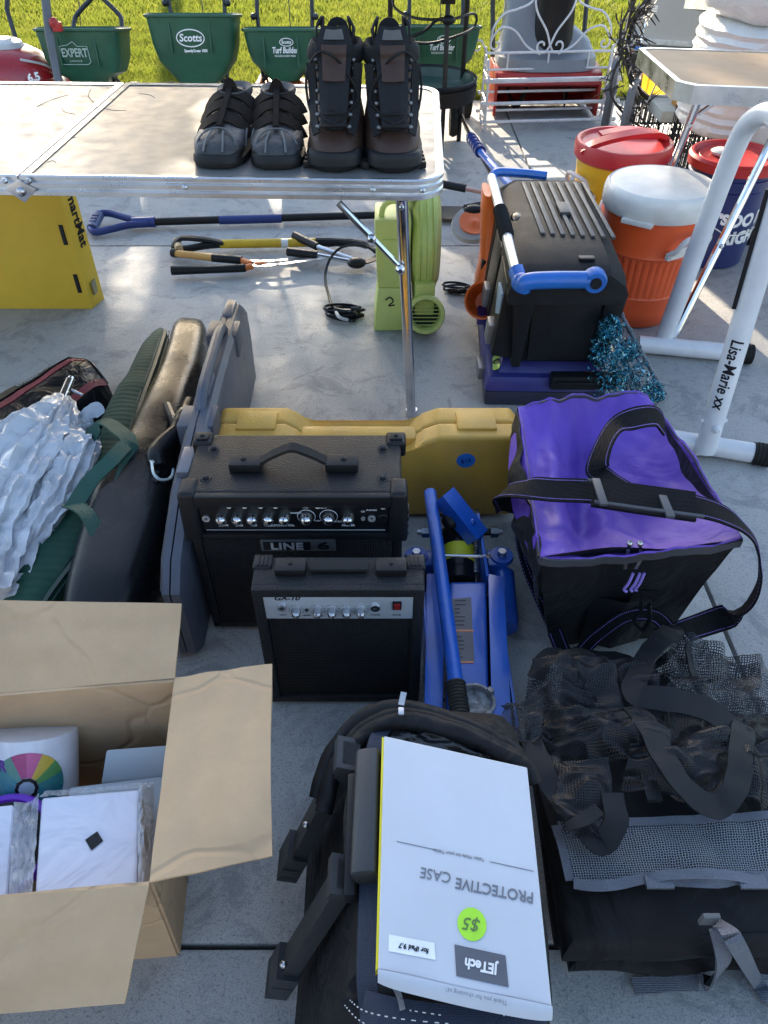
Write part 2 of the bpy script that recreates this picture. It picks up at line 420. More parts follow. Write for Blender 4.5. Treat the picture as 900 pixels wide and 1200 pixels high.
# street tree across the lawn: its crown shades the near half of the driveway
def tree(loc, base, top, rx, n, seed, label, leaf=.06, dens=1.0):
    rnd = random.Random(seed); t = thing('leafy_tree', label, 'tree', loc)
    bark = mat('bark', (.09, .07, .05), .9, bump=(40, .9), var=(12, .3)); mb = MB()
    mb.tube([(0, 0, -.1), (.03, 0, base * .5), (0, .04, base), (.05, 0, (base + top) / 2), (0, 0, top * .92)], [.13, .1, .085, .055, .015], 10)
    hh = (top - base) / 2; cz = base + hh; cl = []
    for k in range(int(26 * dens)):
        a = rnd.uniform(0, 2 * PI); e = rnd.uniform(-.75, .95); q = rnd.uniform(.55, .95)
        c = V((math.cos(a) * rx * q * math.sqrt(1 - e * e * .8), math.sin(a) * rx * q * math.sqrt(1 - e * e * .8), cz + e * hh)); cl.append(c)
        s0 = V((0, 0, min(base + .2 + rnd.random() * hh, c.z - .1))); mb.tube(cr([s0, (s0 + c) / 2 + V((0, 0, -.08)), c], 3), [.035, .03, .02, .015, .012, .009, .006], 6)
    build(mb, 'trunk', bark, t); mb = MB()
    for i in range(n):
        c = rnd.choice(cl); d = V((rnd.gauss(0, 1), rnd.gauss(0, 1), rnd.gauss(0, .8))).normalized() * (rnd.random() ** .5) * rx * .48
        p = c + d; a = rnd.uniform(0, 2 * PI); b_ = rnd.uniform(-.9, .9); u = V((math.cos(a), math.sin(a), b_ * .6)).normalized()
        s_ = u.cross(V((rnd.uniform(-1, 1), rnd.uniform(-1, 1), 1))).normalized(); l = leaf * rnd.uniform(.7, 1.3)
        vs = [mb.bm.verts.new(p + q) for q in (u * -l, s_ * l * .45, u * l, s_ * -l * .45)]; mb.bm.faces.new(vs)
    build(mb, 'crown', leafmat('tree_leaves', (.05, .09, .015), (.09, .12, .02), 2, .3), t, keep=True)
tree((-3.0, 13.0, 0), 2.6, 8.6, 1.95, 62000, 5, 'leafy street tree standing far across the lawn, shading the driveway', .065, 2.6)

# unseen treeline, one foliage mass, added to keep bright low sky out of reflections
rt = random.Random(21); mb = MB()
mb.grid(120, 8, lambda u, v: V((lerp(-70, 70, u), 46 + 3.5 * nz(V((u * 22, v * 3, 1))) + 2.5 * math.sin(v * PI), (6.0 + 2.0 * nz(V((u * 16, 3, 0))) + 1.0 * nz(V((u * 55, 9, 0)))) * v - .1)), 0)
for i in range(9000):
    x = rt.uniform(-70, 70); v = rt.random() ** .7; u = (x + 70) / 140; z = (6.4 + 2.0 * nz(V((u * 16, 3, 0))) + 1.0 * nz(V((u * 55, 9, 0)))) * v
    p = V((x, 45.2 + rt.uniform(-1.2, 1.0), z)); a_ = rt.uniform(0, 2 * PI); d1 = V((math.cos(a_), rt.uniform(-.5, .5), math.sin(a_))) * rt.uniform(.25, .6); d2 = V((-math.sin(a_), rt.uniform(-.5, .5), math.cos(a_))) * rt.uniform(.2, .5)
    mb.bm.faces.new([mb.bm.verts.new(p + q) for q in (d1, d2, -d1, -d2)])
o = build(mb, 'added_tree_line', leafmat('far_leaves', (.035, .055, .015), (.06, .08, .02), .6, .15), keep=True); struct(o, 'stuff'); o['label'] = 'unseen line of trees added beyond the lawn to block the bright low sky'
# brick house behind the camera (seen in the round mirror)
def brickm():
    m = bpy.data.materials.new('brick'); m.use_nodes = True; t = m.node_tree; N = t.nodes; L = t.links; b = N['Principled BSDF']
    tc = N.new('ShaderNodeTexCoord'); mp = N.new('ShaderNodeMapping'); mp.inputs['Rotation'].default_value = (R(90), 0, R(90)); L.new(tc.outputs['Object'], mp.inputs[0])
    br = N.new('ShaderNodeTexBrick'); br.inputs['Scale'].default_value = 1; br.inputs['Brick Width'].default_value = .21; br.inputs['Row Height'].default_value = .075; br.inputs['Mortar Size'].default_value = .01
    br.inputs['Color1'].default_value = (.33, .12, .08, 1); br.inputs['Color2'].default_value = (.24, .09, .06, 1); br.inputs['Mortar'].default_value = (.45, .42, .38, 1)
    L.new(mp.outputs[0], br.inputs['Vector']); L.new(br.outputs['Color'], b.inputs['Base Color']); b.inputs['Roughness'].default_value = .9
    return m
hs = thing('brick_house', 'brick house with a pale garage door, seen only in the round mirror', 'house', (0, -9.5, 0))
mb = MB(); mb.box(-3.3, -3.0, 0, 6.4, .5, 3.2); build(mb, 'wing_wall', brickm(), hs)
mb = MB(); mb.box(-7, -2.7, -.3, 0, 0, 3.2); mb.box(2.7, 7, -.3, 0, 0, 3.2); mb.box(-2.7, 2.7, -.3, 0, 2.3, 3.2); build(mb, 'wall', mat('grey_siding', (.28, .29, .31), .8), hs)
mb = MB(); mb.box(-3.3, -2.97, .002, 6.4, 0, .42); build(mb, 'foundation', mat('foundation', (.26, .26, .25), .9), hs)
mb = MB(); mb.box(-3.3, -2.92, .002, 6.4, .42, .5, .01); build(mb, 'ledge', mat('ledge', (.6, .58, .54), .8), hs)
mb = MB()
for k in range(4): mb.box(-2.7, 2.7, -.2, -.12, .02 + k * .57, .02 + k * .57 + .555, .01)
build(mb, 'garage_door', mat('garage_paint', (.42, .42, .42), .5), hs)
mb = MB(); mb.prism([(-.9, 3.2), (.6, 3.2), (.6, 3.35), (-1, 4.9), (-5, 6.2), (-5, 3.2)], -7.4, 7.4, 'YZ'); build(mb, 'roof', mat('shingle', (.12, .11, .1), .9, bump=(30, .8)), hs)
# ============================================================ BACK ROW
green = mat('spreader_green', (.012, .085, .045), .45, var=(5, .15), dust=.12)
tubedark = mat('dark_tube', (.03, .033, .038), .4, .3, var=(20, .2))
def spreader(px, label, w_, h, logo, orange=False, base=.24, Y=4.5, boxy=5, handle='two'):
    d = Y * math.cos(TH) + .75 * math.sin(TH); x = (px - 450) / FPX * d
    t = thing('seed_spreader', label, 'spreader', (x, Y, 0), 0, 'green seed spreaders lined up by the lawn')
    Mt = Matrix.Translation((0, 0, base)) @ Matrix.Rotation(R(-9), 4, 'X') @ Matrix.Translation((0, 0, -base))
    prof = [(1.0, .30, h), (.99, .295, h - .02), (.93, .27, lerp(base, h, .45)), (.80, .23, lerp(base, h, .16)), (.55, .17, base + .01), (.34, .12, base - .035)] if boxy > 4 else \
           [(1.0, .30, h), (.98, .29, h - .03), (.93, .27, lerp(base, h, .55)), (.84, .24, lerp(base, h, .3)), (.60, .18, lerp(base, h, .08)), (.36, .13, base - .03)]
    rings = [selip((0, 0, z), (w_ / 2 * k, 0, 0), (0, dd / 2, 0), boxy + 1, 32) for k, dd, z in prof]
    inner = [selip((0, 0, z + .012), ((w_ / 2 - .008) * k, 0, 0), (0, dd / 2 - .008, 0), boxy + 1, 32) for k, dd, z in prof]
    mb = MB(); mb.loft(list(reversed(inner)) + rings, True)
    for sx in (-.22, .22): mb.box(sx * w_ - .004, sx * w_ + .004, -.148, -.13, h - .16, h - .03, .002)
    for v in mb.bm.verts: v.co = Mt @ v.co
    hop = build(mb, 'hopper', green, t)
    mb = MB(); mb.tube([Mt @ V(p) for p in selip((0, 0, h), (w_ / 2 + .004, 0, 0), (0, .154, 0), boxy + 1, 32)], .008, 6, True); build(mb, 'rim', green, hop)
    mb = MB()
    if orange:
        mb.lathe([(.02, base - .16), (.12, base - .15), (.13, base - .08), (.10, base - .04), (.05, base - .03)], seg=24, sy=.8)
        for s in (-1, 1): mb.box(s * .14 - .012, s * .14 + .012, -.1, .1, base - .17, base - .02, .004)
        mb.box(-.14, .14, -.1, .1, base - .06, base - .04, .004)
    else: mb.lathe([(.02, base - .12), (.10, base - .11), (.11, base - .08), (.06, base - .05)], seg=20)
    build(mb, 'spinner_housing', mat('orange_housing', (.55, .11, .02), .45) if orange else blk, t)
    for s in (-1, 1):
        mb = MB(); mb.tube(cr([(s * .10, .02, base), (s * .15, -.02, base - .08), (s * .16, -.08, .02)], 5), .009, 6); mb.tube([(s * .1, .06, base), (s * .17, .12, .1)], .009, 6); build(mb, 'leg', tubedark, t)
        mb = MB(); xx = s * (w_ / 2 - .03)
        mb.lathe([(.03, -.02), (.09, -.024), (.10, -.018), (.10, .018), (.09, .024), (.03, .02)], (xx, .1, .1), 24, 'X', True)
        for k in range(24):
            a = 2 * PI * k / 24; mb.box(xx - .02, xx + .02, .1 + .098 * math.cos(a) - .005, .1 + .098 * math.cos(a) + .005, .1 + .098 * math.sin(a) - .005, .1 + .098 * math.sin(a) + .005)
        build(mb, 'wheel', rubber, t)
    mb = MB()
    if handle == 'two':
        for s in (-1, 1):
            mb.tube(cr([(s * .13, .05, base - .02), (s * .14, .14, h - .05), (s * .145, .2, h + .1), (s * .12, .5, 1.05)], 4), .011, 8)
            mb.cyl((s * .143, .16, h + .035), (s * .175, .16, h + .035), .014, 10); mb.sph((s * .165, .15, h + .035), .016)
        mb.tube([(-.12, .5, 1.05), (.12, .5, 1.05)], .011, 8); mb.tube([(.03, .12, h - .05), (0, .47, 1.0)], .0025, 5)
    else:
        for s in (-1, 1): mb.tube(cr([(s * .125 + .05, .05, h - .05), (s * .125 + .05, .15, h + .02), (s * .09 + .05, .18, h + .06), (s * .02 + .05, .22, h + .12), (s * .012 + .05, .26, h + .2), (s * .012 + .05, .5, 1.05)], 4), .012, 8)
        mb.tube([(-.05, .12, h - .05), (-.03, .4, .95)], .0025, 5); mb.tube([(-.1, .5, 1.05), (.2, .5, 1.05)], .014, 8)
    build(mb, 'handle', tubedark, t)
    Mi = Mt
    def fn(oz, ox=0):
        def g(x, y, z): return Mi @ V((ox + x, -.150 + .02 * 0 - z - .001 + (h - (oz + y)) * .07, oz + y))
        return g
    if logo == 'expert':
        lettering('EXPERT', .052, mat('logo_grey', (.35, .45, .4), .5), hop, 0, 0, 0, fn=fn(h - .10, -.02), bold=.0015, sx=.75, name='logo')
        lettering('GARDENER', .013, MC['logo_grey'], hop, 0, 0, 0, fn=fn(h - .135, -.02), name='logo')
        mb = MB(); f = fn(h - .105, -.02); mb.tube([f(*p) for p in [(-.075, -.045, 0), (.06, -.045, 0), (.075, -.035, 0), (.07, .035, 0), (.02, .035, 0), (0, .055, 0), (-.03, .04, 0), (-.07, .035, 0)]], .0022, 4, True); build(mb, 'logo', MC['logo_grey'], hop)
    elif logo == 'oval':
        f = fn(h - .095, .0); mb = MB(); mb.tube([f(.07 * math.cos(2 * PI * k / 28), .037 * math.sin(2 * PI * k / 28), 0) for k in range(28)], .003, 5, True); build(mb, 'logo', whitep, hop)
        lettering('Scotts', .046, whitep, hop, 0, 0, 0, fn=f, shear=.15, bold=.001, name='logo'); lettering('SpeedyGreen 1000', .018, whitep, hop, 0, 0, 0, fn=fn(h - .15, .02), bold=.0006, sx=.85, name='logo')
    else:
        f = fn(h - .052, .03); mb = MB(); mb.tube([f(.034 * math.cos(2 * PI * k / 24), .017 * math.sin(2 * PI * k / 24), 0) for k in range(24)], .002, 4, True); build(mb, 'logo', whitep, hop)
        lettering('Scotts', .02, whitep, hop, 0, 0, 0, fn=f, bold=.0006, name='logo'); lettering('Turf Builder', .037, whitep, hop, 0, 0, 0, fn=fn(h - .088, .02), sx=.72, shear=.15, bold=.001, name='logo')
        lettering('EDGEGUARD MINI', .013, whitep, hop, 0, 0, 0, fn=fn(h - .112, .02), name='logo')
    return t
spreader(93, 'green boxy spreader with a framed shield logo, leftmost, beside the red mower', .43, .465, 'expert', handle='y')
spreader(226, 'green spreader with a white oval logo, above the velcro shoes and second from left', .46, .525, 'oval', boxy=4)
spreader(330, 'green spreader with an orange spinner housing and a small oval logo', .39, .465, 'turf', True, .265, boxy=4)
spreader(513, 'green spreader standing behind the black two tier stand, partly hidden by the boots', .45, .455, 'turf', False, .25, 4.62, boxy=4)

# red mower at the left edge
redp = mat('mower_red', (.32, .012, .018), .28, coat=.4, var=(4, .15), dust=.05)
t = thing('lawn_mower', 'red push lawn mower cut by the left edge of the photo', 'lawn mower', (-2.06, 4.5, .03))
mb = MB(); mb.loft([selip((0, 0, z), (.34 * k, 0, 0), (0, .27 * k, 0), 2.6, 40) for z, k in ((.08, 1), (.13, 1.02), (.2, .97), (.235, .86), (.24, .80))]); build(mb, 'deck', redp, t)
mb = MB(); mb.loft([selip((.0, 0, z), (.30 * k, 0, 0), (0, .22 * k, 0), 2.4, 40) for z, k in ((.235, 1), (.28, .97), (.33, .8), (.36, .60), (.365, .5))]); build(mb, 'engine_cover', redp, t)
mb = MB(); mb.loft([selip((.05, 0, z), (.12 * k, 0, 0), (0, .10 * k, 0), 2.2, 32) for z, k in ((.36, 1), (.385, .9), (.4, .6), (.402, .2))]); mb.tube(cr([(.2, -.16, .335), (.29, -.1, .3), (.32, 0, .24)], 5), .006, 6); build(mb, 'trim', mat('silver_plastic', (.5, .5, .5), .35), t)
for x, y in ((.27, -.26), (-.27, -.26), (.27, .26), (-.27, .26)):
    mb = MB(); mb.lathe([(.02, -.02), (.085, -.022), (.1, -.01), (.1, .01), (.085, .022), (.02, .02)], (x, y, .1), 28, 'Y', True)
    wl = build(mb, 'wheel', rubber, t); mb = MB(); mb.lathe([(.005, -.026), (.05, -.024), (.055, .02), (.005, .024)], (x, y, .1), 16, 'Y', True); build(mb, 'hub', MC['silver_plastic'], wl)
mb = MB(); mb.box(.22, .34, -.30, -.2, .10, .17, .01, M=Matrix.Rotation(R(18), 4, 'Y')); build(mb, 'height_lever', steel, t)
mb = MB()
mb.tube([(.1, .1, .3), (.07, .16, .5), (.2, .5, 1.1)], .013, 8); build(mb, 'handle', tubedark, t)
lettering('6.5', .05, whitep, t, (.265, -.21, .265), (1, .35, .1), (0, .3, 1), bold=.002)
t = thing('metal_pole', 'grey upright handle with a red clamp between mower and first spreader', 'pole', W(75, 150))
mb = MB(); mb.tube([W(75, 150), WY(68, 93, 4.22), WY(58, 40, 4.3), WY(50, -30, 4.4)], [.02, .02, .022, .02], 10); build(mb, 'tube', mat('grey_tube', (.11, .115, .125), .45, .2), t, True)
mb = MB(); c = WY(63, 27, 4.3); mb.sph(c, .024, (1, .8, 1.1), 10, 7); mb.box(c.x - .01, c.x + .035, c.y - .015, c.y + .015, c.z - .035, c.z + .005, .005); build(mb, 'clamp', mat('red_clamp', (.4, .02, .02), .4), t, True)

# two tier stand
t = thing('two_tier_stand', 'black metal two tier plant stand with a round green lower tray, behind the boots', 'plant stand', (.21, 4.12, 0))
def tray(c, r, m, name, hh=.06):
    mb = MB(); mb.lathe([(.01, 0), (r * .8, 0), (r * .95, .02), (r, hh), (r * 1.03, hh), (r * 1.03, hh - .02), (r * .98, .0), (r * .8, -.015), (.01, -.015)], c, 40); o = build(mb, name, m, t, True)
    return o
tray(V((.21, 4.12, .27)), .235, mat('tray_green', (.01, .05, .035), .3), 'lower_tray')
mb = MB(); mb.lathe([(.242, .045), (.25, .066), (.243, .072), (.238, .06)], (.21, 4.12, .27), 40); mb.lathe([(.236, -.02), (.244, -.02), (.25, .045), (.242, .045)], (.21, 4.12, .27), 40); build(mb, 'tray_rim', blkm, t, True)
tray(V((.25, 4.12, .71)), .24, blkm, 'upper_tray', .035)
mb = MB(); mb.tube([(.285, 3.93, 0), (.285, 3.90, .3), (.288, 4.0, .72)], .011, 8); mb.box(.255, .32, 3.97, 4.03, .655, .70, .005); bolt(mb, (.285, 3.888, .33), (0, -1, 0), .007); build(mb, 'pole', blkm, t, True)
for a in ((.40, 4.26), (.03, 4.24)):
    mb = MB(); mb.tube([(a[0], a[1], 0), (a[0], a[1], .72)], .012, 8); build(mb, 'pole', blkm, t, True)
mb = MB(); mb.tube(cr([(.06, 4.15, .70), (.045, 4.1, .63), (.14, 4.0, .6), (.3, 3.97, .6), (.42, 4.1, .6), (.43, 4.15, .54), (.34, 4.0, .53), (.2, 4.0, .5), (.06, 4.1, .5)], 6), .006, 6)
mb.tube(cr([(.1, 4.0, .52), (.18, 3.98, .55), (.24, 3.95, .6), (.3, 3.95, .605)], 6), .007, 6); mb.sph((.29, 3.95, .6), .025, (1.3, 1, .8), 12, 8); build(mb, 'cable', blkm, t, True)
mb = MB(); mb.lathe([(.02, -.02), (.07, -.02), (.08, 0), (.07, .02), (.02, .02)], (.37, 4.3, .09), 20, 'X', True); build(mb, 'caster', rubber, t, True)

# snow blower
t = thing('snow_blower', 'grey and red single stage snow blower behind the white scroll rack', 'snow blower', (.92, 4.85, 0))
greyp = mat('blower_grey', (.17, .18, .2), .4, var=(5, .1), dust=.08); redh = mat('blower_red', (.35, .02, .015), .4, dust=.05, var=(6, .15))
mb = MB()
poly = [(-.2, .02), (-.2, .18), (-.17, .23), (-.05, .25), (.12, .25), (.18, .22), (.18, .05), (.1, .02)]
for s in (-1, 1): mb.prism(poly, s * .29 - .008, s * .29 + .008, 'YZ', .003)
mb.loft([[V((-.29, y, z)), V((.29, y, z)), V((.29, y + .012, z - .012)), V((-.29, y + .012, z - .012))] for y, z in ((-.2, .18), (-.17, .23), (-.05, .25), (.1, .25), (.17, .22), (.17, .05), (.1, .02))])
build(mb, 'auger_housing', redh, t)
mb = MB(); mb.cyl((-.28, .0, .14), (.28, 0, .14), .02, 10)
for s in (-1, 1):
    mb.strap([(s * (.02 + .24 * k / 14), .11 * math.cos(k * .62), .14 + .11 * math.sin(k * .62)) for k in range(15)], .04, .008, (s, 0, 0), 3)
build(mb, 'auger', rubber, t)
mb = MB(); mb.loft([selip((dx, y, z), (a, 0, 0), (0, b, 0), 3, 28) for dx, y, z, a, b in ((0, .01, .235, .285, .19), (0, .02, .29, .28, .18), (0, .05, .31, .27, .15), (-.01, .07, .36, .25, .15), (-.05, .10, .42, .2, .14), (-.1, .14, .50, .14, .12), (-.13, .17, .57, .12, .11), (-.14, .18, .61, .09, .08), (-.14, .18, .625, .04, .04))]); build(mb, 'hood', greyp, t)
mb = MB(); mb.loft([selip((.0 + dx, y, z), (a, 0, 0), (0, a * .8, 0), 3.5, 24) for dx, y, z, a in ((.02, .0, .3, .12), (.02, .0, .4, .11), (.02, -.01, .55, .10), (.03, -.04, .7, .10), (.03, -.09, .78, .09))]); build(mb, 'chute', blk, t)
mb = MB(); mb.sph((-.06, .2, .66), .06, (1, 1, .8)); build(mb, 'fuel_cap', MC['silver_plastic'], t)
mb = MB(); mb.tube(cr([(-.27, .2, .2), (-.29, .3, .5), (-.3, .36, .72), (-.31, .5, 1.0)], 4), .014, 8); mb.tube(cr([(-.29, .3, .52), (-.27, .32, .66), (-.22, .33, .69), (.1, .34, .7)], 5), .014, 8); mb.tube([(-.31, .5, 1.0), (.25, .5, 1.0)], .014, 8); mb.tube([(.25, .5, 1.0), (.26, .2, .2)], .014, 8)
mb.sph((-.33, .34, .58), .02); build(mb, 'handle', tubedark, t)
for s in (-1, 1):
    mb = MB(); mb.lathe([(.02, -.025), (.09, -.025), (.1, 0), (.09, .025), (.02, .025)], (s * .25, .28, .1), 24, 'X', True); build(mb, 'wheel', rubber, t)

# white scroll rack
wi = mat('white_iron', (.62, .61, .63), .5, bump=(90, .4), var=(15, .1))
t = thing('scroll_rack', 'white wrought iron rack with heart scroll back in front of the snow blower', 'metal rack', (.9, 4.5, 0))
fl, fr = V((-.345, -.06, 0)), V((.36, .0, 0)); dz = V((0, 0, 1)); bk = V((0, .22, 0))
def rail(name, z, r, back=False, dx=0, flat=False):
    a = fl + dz * z + (bk if back else V()); b = fr + dz * z + (bk if back else V()); e = (b - a).normalized() * .02; mb = MB()
    if flat: mb.box(0, (b - a).length + .04, -.012, .012, -r, r, .002, M=Matrix.Translation(a - e) @ Matrix.Rotation(math.atan2((b - a).y, (b - a).x), 4, 'Z'))
    else: mb.tube([a - e, b + e], r, 8); mb.sph(a - e, r * 1.5, seg=8, rings=6); mb.sph(b + e, r * 1.5, seg=8, rings=6)
    return build(mb, name, wi, t)
rail('rail', .045, .008); rail('rail', .135, .009); rail('rail', .245, .010, flat=True); rail('rail', .045, .007, True); rail('rail', .14, .007, True)
mb = MB(); a = fl + dz * .33 + bk; b = fr + dz * .33 + bk; mb.tube([a, b], .007, 8)
for k in (.18, .5, .82): p = lerp(a, b, k); mb.tube([p, p - dz * .08], .005, 6)
mb.tube([a - dz * .08, b - dz * .08], .006, 6)
for k in range(32): p = lerp(fl, fr, (k + .5) / 32) + dz * .232; mb.sph(p + V((0, -.010, .013)), .005, seg=6, rings=5)
build(mb, 'upper_rail', wi, t)
for e in (fl, fr):
    mb = MB()
    for o_ in (V(), bk): mb.tube([e + o_ - dz * 0, e + o_ + dz * (.27 if o_.length == 0 else .36)], .007, 8)
    for z in (.045, .14, .25): mb.tube([e + dz * z, e + bk + dz * z], .006, 6)
    def spiral(c, r0, a0, a1, s=1, n=16): return [c + V((0, s * math.cos(lerp(a0, a1, i / n)) * lerp(r0, r0 * .3, i / n), math.sin(lerp(a0, a1, i / n)) * lerp(r0, r0 * .3, i / n))) for i in range(n + 1)]
    for s in (1, -1): mb.tube(spiral(e + V((0, .11 + s * .05, .09)), .04, 0, 7, s), .005, 6); mb.tube(spiral(e + V((0, .11 + s * .05, .30)), .045, -1.5, 5.5, s), .005, 6)
    build(mb, 'side_frame', wi, t)
# heart scroll back, drawn in the plane of the back rail
mb = MB(); O = (a + b) / 2; X = (b - a).normalized()
def sc(pts, r=.0055): mb.tube(cr([O + X * x + dz * z for x, z in pts], 5), r, 6)
def spir(cx, cz, r0, a0, turns, sgn, n=14): return [(cx + sgn * math.cos(a0 + turns * i / n) * lerp(r0, r0 * .25, i / n), cz + math.sin(a0 + turns * i / n) * lerp(r0, r0 * .25, i / n)) for i in range(n + 1)]
for s in (1, -1):
    sc([(s * .0, .03), (s * .03, .10), (s * .095, .19), (s * .11, .27), (s * .075, .315), (s * .03, .30)] + spir(s * .04, .265, .035, 1.5, -5, -s)[3:])
    sc([(0, .03), (s * .02, .0)] + spir(s * .045, .03, .04, 3.4, 6, s)[2:])
    sc([(s * .05, -.01), (s * .13, .03), (s * .2, .1), (s * .27, .12), (s * .31, .09), (s * .33, .05)] + spir(s * .30, .04, .03, 0, -5, s)[1:])
    sc([(s * .10, .30), (s * .13, .23), (s * .2, .2), (s * .27, .18), (s * .32, .12), (s * .33, .06)])
    sc(spir(s * .15, .30, .04, -2.2, -6, -s)[::-1] + [(s * .11, .27)])
    sc([(0, .52), (s * .005, .45), (s * .02, .40), (s * .07, .345), (s * .11, .335), (s * .13, .36)] + spir(s * .125, .385, .03, 0, 4, s)[1:])
    sc([(s * .012, .44), (s * .03, .48)] + spir(s * .055, .465, .035, 2.4, -6, s)[1:])
    sc([(0, .5), (s * .03, .54), (s * .05, .52)])
    sc([(s * .345, .0), (s * .37, .04)] + spir(s * .40, .03, .035, 2.6, -6, s)[1:])
sc([(0, .3), (0, .6)], .007); build(mb, 'scroll_back', wi, t)

# ============================================================ RIGHT BACK
# round mirror
mc = V((1.445, 4.12, .478)); tilt = Matrix.Translation(mc) @ Matrix.Rotation(R(-21), 4, 'Z') @ Matrix.Rotation(R(-5), 4, 'X')
t = thing('round_mirror', 'large round mirror in a thin black frame leaning behind the small table', 'mirror', (mc.x, mc.y, 0))
mm = bpy.data.materials.new('mirror_glass'); mm.use_nodes = True; bb = mm.node_tree.nodes['Principled BSDF']; bb.inputs['Metallic'].default_value = 1; bb.inputs['Roughness'].default_value = .01; bb.inputs['Base Color'].default_value = (.9, .9, .9, 1)
mb = MB(); mb.lathe([(.001, 0), (.268, 0), (.268, .012), (.001, .012)], (0, 0, 0), 64, 'Y')
for v in mb.bm.verts: v.co = tilt @ v.co
build(mb, 'glass', mm, t, True)
mb = MB(); mb.lathe([(.258, -.022), (.277, -.022), (.277, .014), (.258, .014), (.258, -.022)], (0, 0, 0), 64, 'Y')
for v in mb.bm.verts: v.co = tilt @ v.co
build(mb, 'frame', blkm, t, True)
# twig garland
t = thing('twig_garland', 'dark twig garland with pale tips hanging around the round mirror', 'garland', (1.45, 4.4, 0))
twig = mat('twig', (.035, .03, .028), .7); tip = mat('twig_tip', (.45, .42, .38), .6)
m1, m2 = MB(), MB(); rnd = random.Random(4)
for path in ([(757, 0), (742, 25), (738, 50), (742, 62), (733, 80), (728, 110), (745, 135), (765, 150), (790, 165)], [(752, -10), (750, 20), (737, 55), (745, 75), (752, 100), (762, 130)], [(772, -5), (748, 30), (740, 60)]):
    pts = cr([WY(x - 12, y, 4.35 - .04 * rnd.random() - .25) for x, y in path], 6); m1.tube(pts, .006, 5)
    for p in pts[::3]:
        for q in range(2):
            a = rnd.uniform(0, 2 * PI); d = V((math.cos(a), rnd.uniform(-.5, .1), math.sin(a))) * rnd.uniform(.04, .085); m1.tube([p, p + d], [.004, .002], 4); 
            for z in range(2):
                s_ = p + d * rnd.uniform(.4, 1); e = s_ + (d + V((rnd.gauss(0, .05), rnd.gauss(0, .02), rnd.gauss(0, .05)))) * .45; (m2 if rnd.random() < .55 else m1).tube([s_, e], [.004, .002], 4)
build(m1, 'twigs', twig, t, True); build(m2, 'pale_tips', tip, t, True)
# wire cart with two wheels
t = thing('wire_cart', 'black wire utility cart with spoked wheels under the small table', 'cart', (1.6, 4.1, 0))
mb = MB()
x0, x1, y0, y1, z0, z1 = 1.34, 2.5, 3.92, 4.40, .05, .20
for z in (z0, (z0 + z1) / 2, z1): mb.tube([(x0, y0, z), (x1, y0, z), (x1, y1, z), (x0, y1, z)], .006, 6, True)
for k in range(46): x = lerp(x0, x1, k / 45); mb.tube([(x, y0, z0), (x, y0, z1)], .003, 4); mb.tube([(x, y1, z0), (x, y1, z1)], .003, 4); mb.tube([(x, y0, z0), (x, y1, z0)], .003, 4)
for k in range(14): y = lerp(y0, y1, k / 13); mb.tube([(x0, y, z0), (x0, y, z1)], .003, 4)
for x, y in ((x0, y0), (x0, y1), (x1, y0), (x1, y1)): mb.tube([(x, y, 0), (x, y, .22)], .008, 6)
build(mb, 'basket', blkm, t, True)
for c, rz in ((V((1.22, 4.45, .2)), 75), (V((1.24, 4.12, .16)), 70)):
    mb = MB(); Mx = Matrix.Translation(c) @ Matrix.Rotation(R(rz), 4, 'Z')
    mb.lathe([(.19 if c.z > .18 else .15, -.02), (.2 if c.z > .18 else .16, 0), (.19 if c.z > .18 else .15, .02), (.165 if c.z > .18 else .125, 0), (.19 if c.z > .18 else .15, -.02)], (0, 0, 0), 32, 'Y', M=Mx)
    for k in range(12): mb.tube([Mx @ V((0, 0, 0)), Mx @ V((.17 * math.cos(k * PI / 6), 0, .17 * math.sin(k * PI / 6)))], .003, 4)
    mb.sph(c, .035, seg=10, rings=8); build(mb, 'wheel', mat('grey_rubber', (.13, .13, .14), .5), t, True)
t = thing('cardboard_tray', 'pale open tray with an orange pack in front of the round mirror', 'tray', (1.42, 3.98, .20))
mb = MB(); mb.box(-.1, .25, -.12, .12, .0, .05, .004); build(mb, 'tray', mat('pale_card', (.5, .48, .42), .8), t)
mb = MB(); mb.box(-.02, .06, -.1, .02, .05, .085, .006); build(mb, 'orange_pack', mat('orange_pack', (.6, .25, .03), .5), t)

# small folding table at right
t = thing('small_folding_table', 'small folding table with a mottled tan top and silver rim, upper right', 'table', (1.35, 2.6, 0))
fc = W(806, 100, .7); bl = W(756, 58, .7); fr_ = W(980, 119, .7); ang = R(-9); ln = 1.0; dp = .46; fc = W(822, 101, .7)
Mx = Matrix.Translation(fc) @ Matrix.Rotation(ang, 4, 'Z')
def chf(o, e=0): return [(-.055, .04), (-.01, .0), (ln, 0), (ln, dp), (-.09, dp), (-.12, dp - .02)]
mb = MB(); mb.prism(chf(0), -.004, .0015, 'XY', M=Mx); build(mb, 'table_top', mat('tan_laminate', (.42, .29, .18), .6, spec=.2, var=(9, .5, (.30, .2, .12)), bump=(60, .1)), t, True)
mb = MB(); q = chf(0)
cx, cy = ln / 2, dp / 2
rings = []
for x, y in q:
    o_ = V((x - cx, y - cy, 0)); o2 = V((o_.x * (1 + .012 / ln * 2), o_.y * (1 + .012 / dp * 2), 0)); o1 = V((o_.x * (1 - .004), o_.y * (1 - .012), 0))
    rings.append([Mx @ (V((cx, cy, z)) + oo) for oo, z in ((o1, -.045), (o2, -.045), (o2, .004), (o1, .004))])
mb.loft(rings, False, True, True)
for x in (.02, .035): bolt(mb, Mx @ V((x - .075, .055 - x * .9 + .12, -.02)), (-1, -.3, 0), .005)
build(mb, 'rim', alu, t, True)
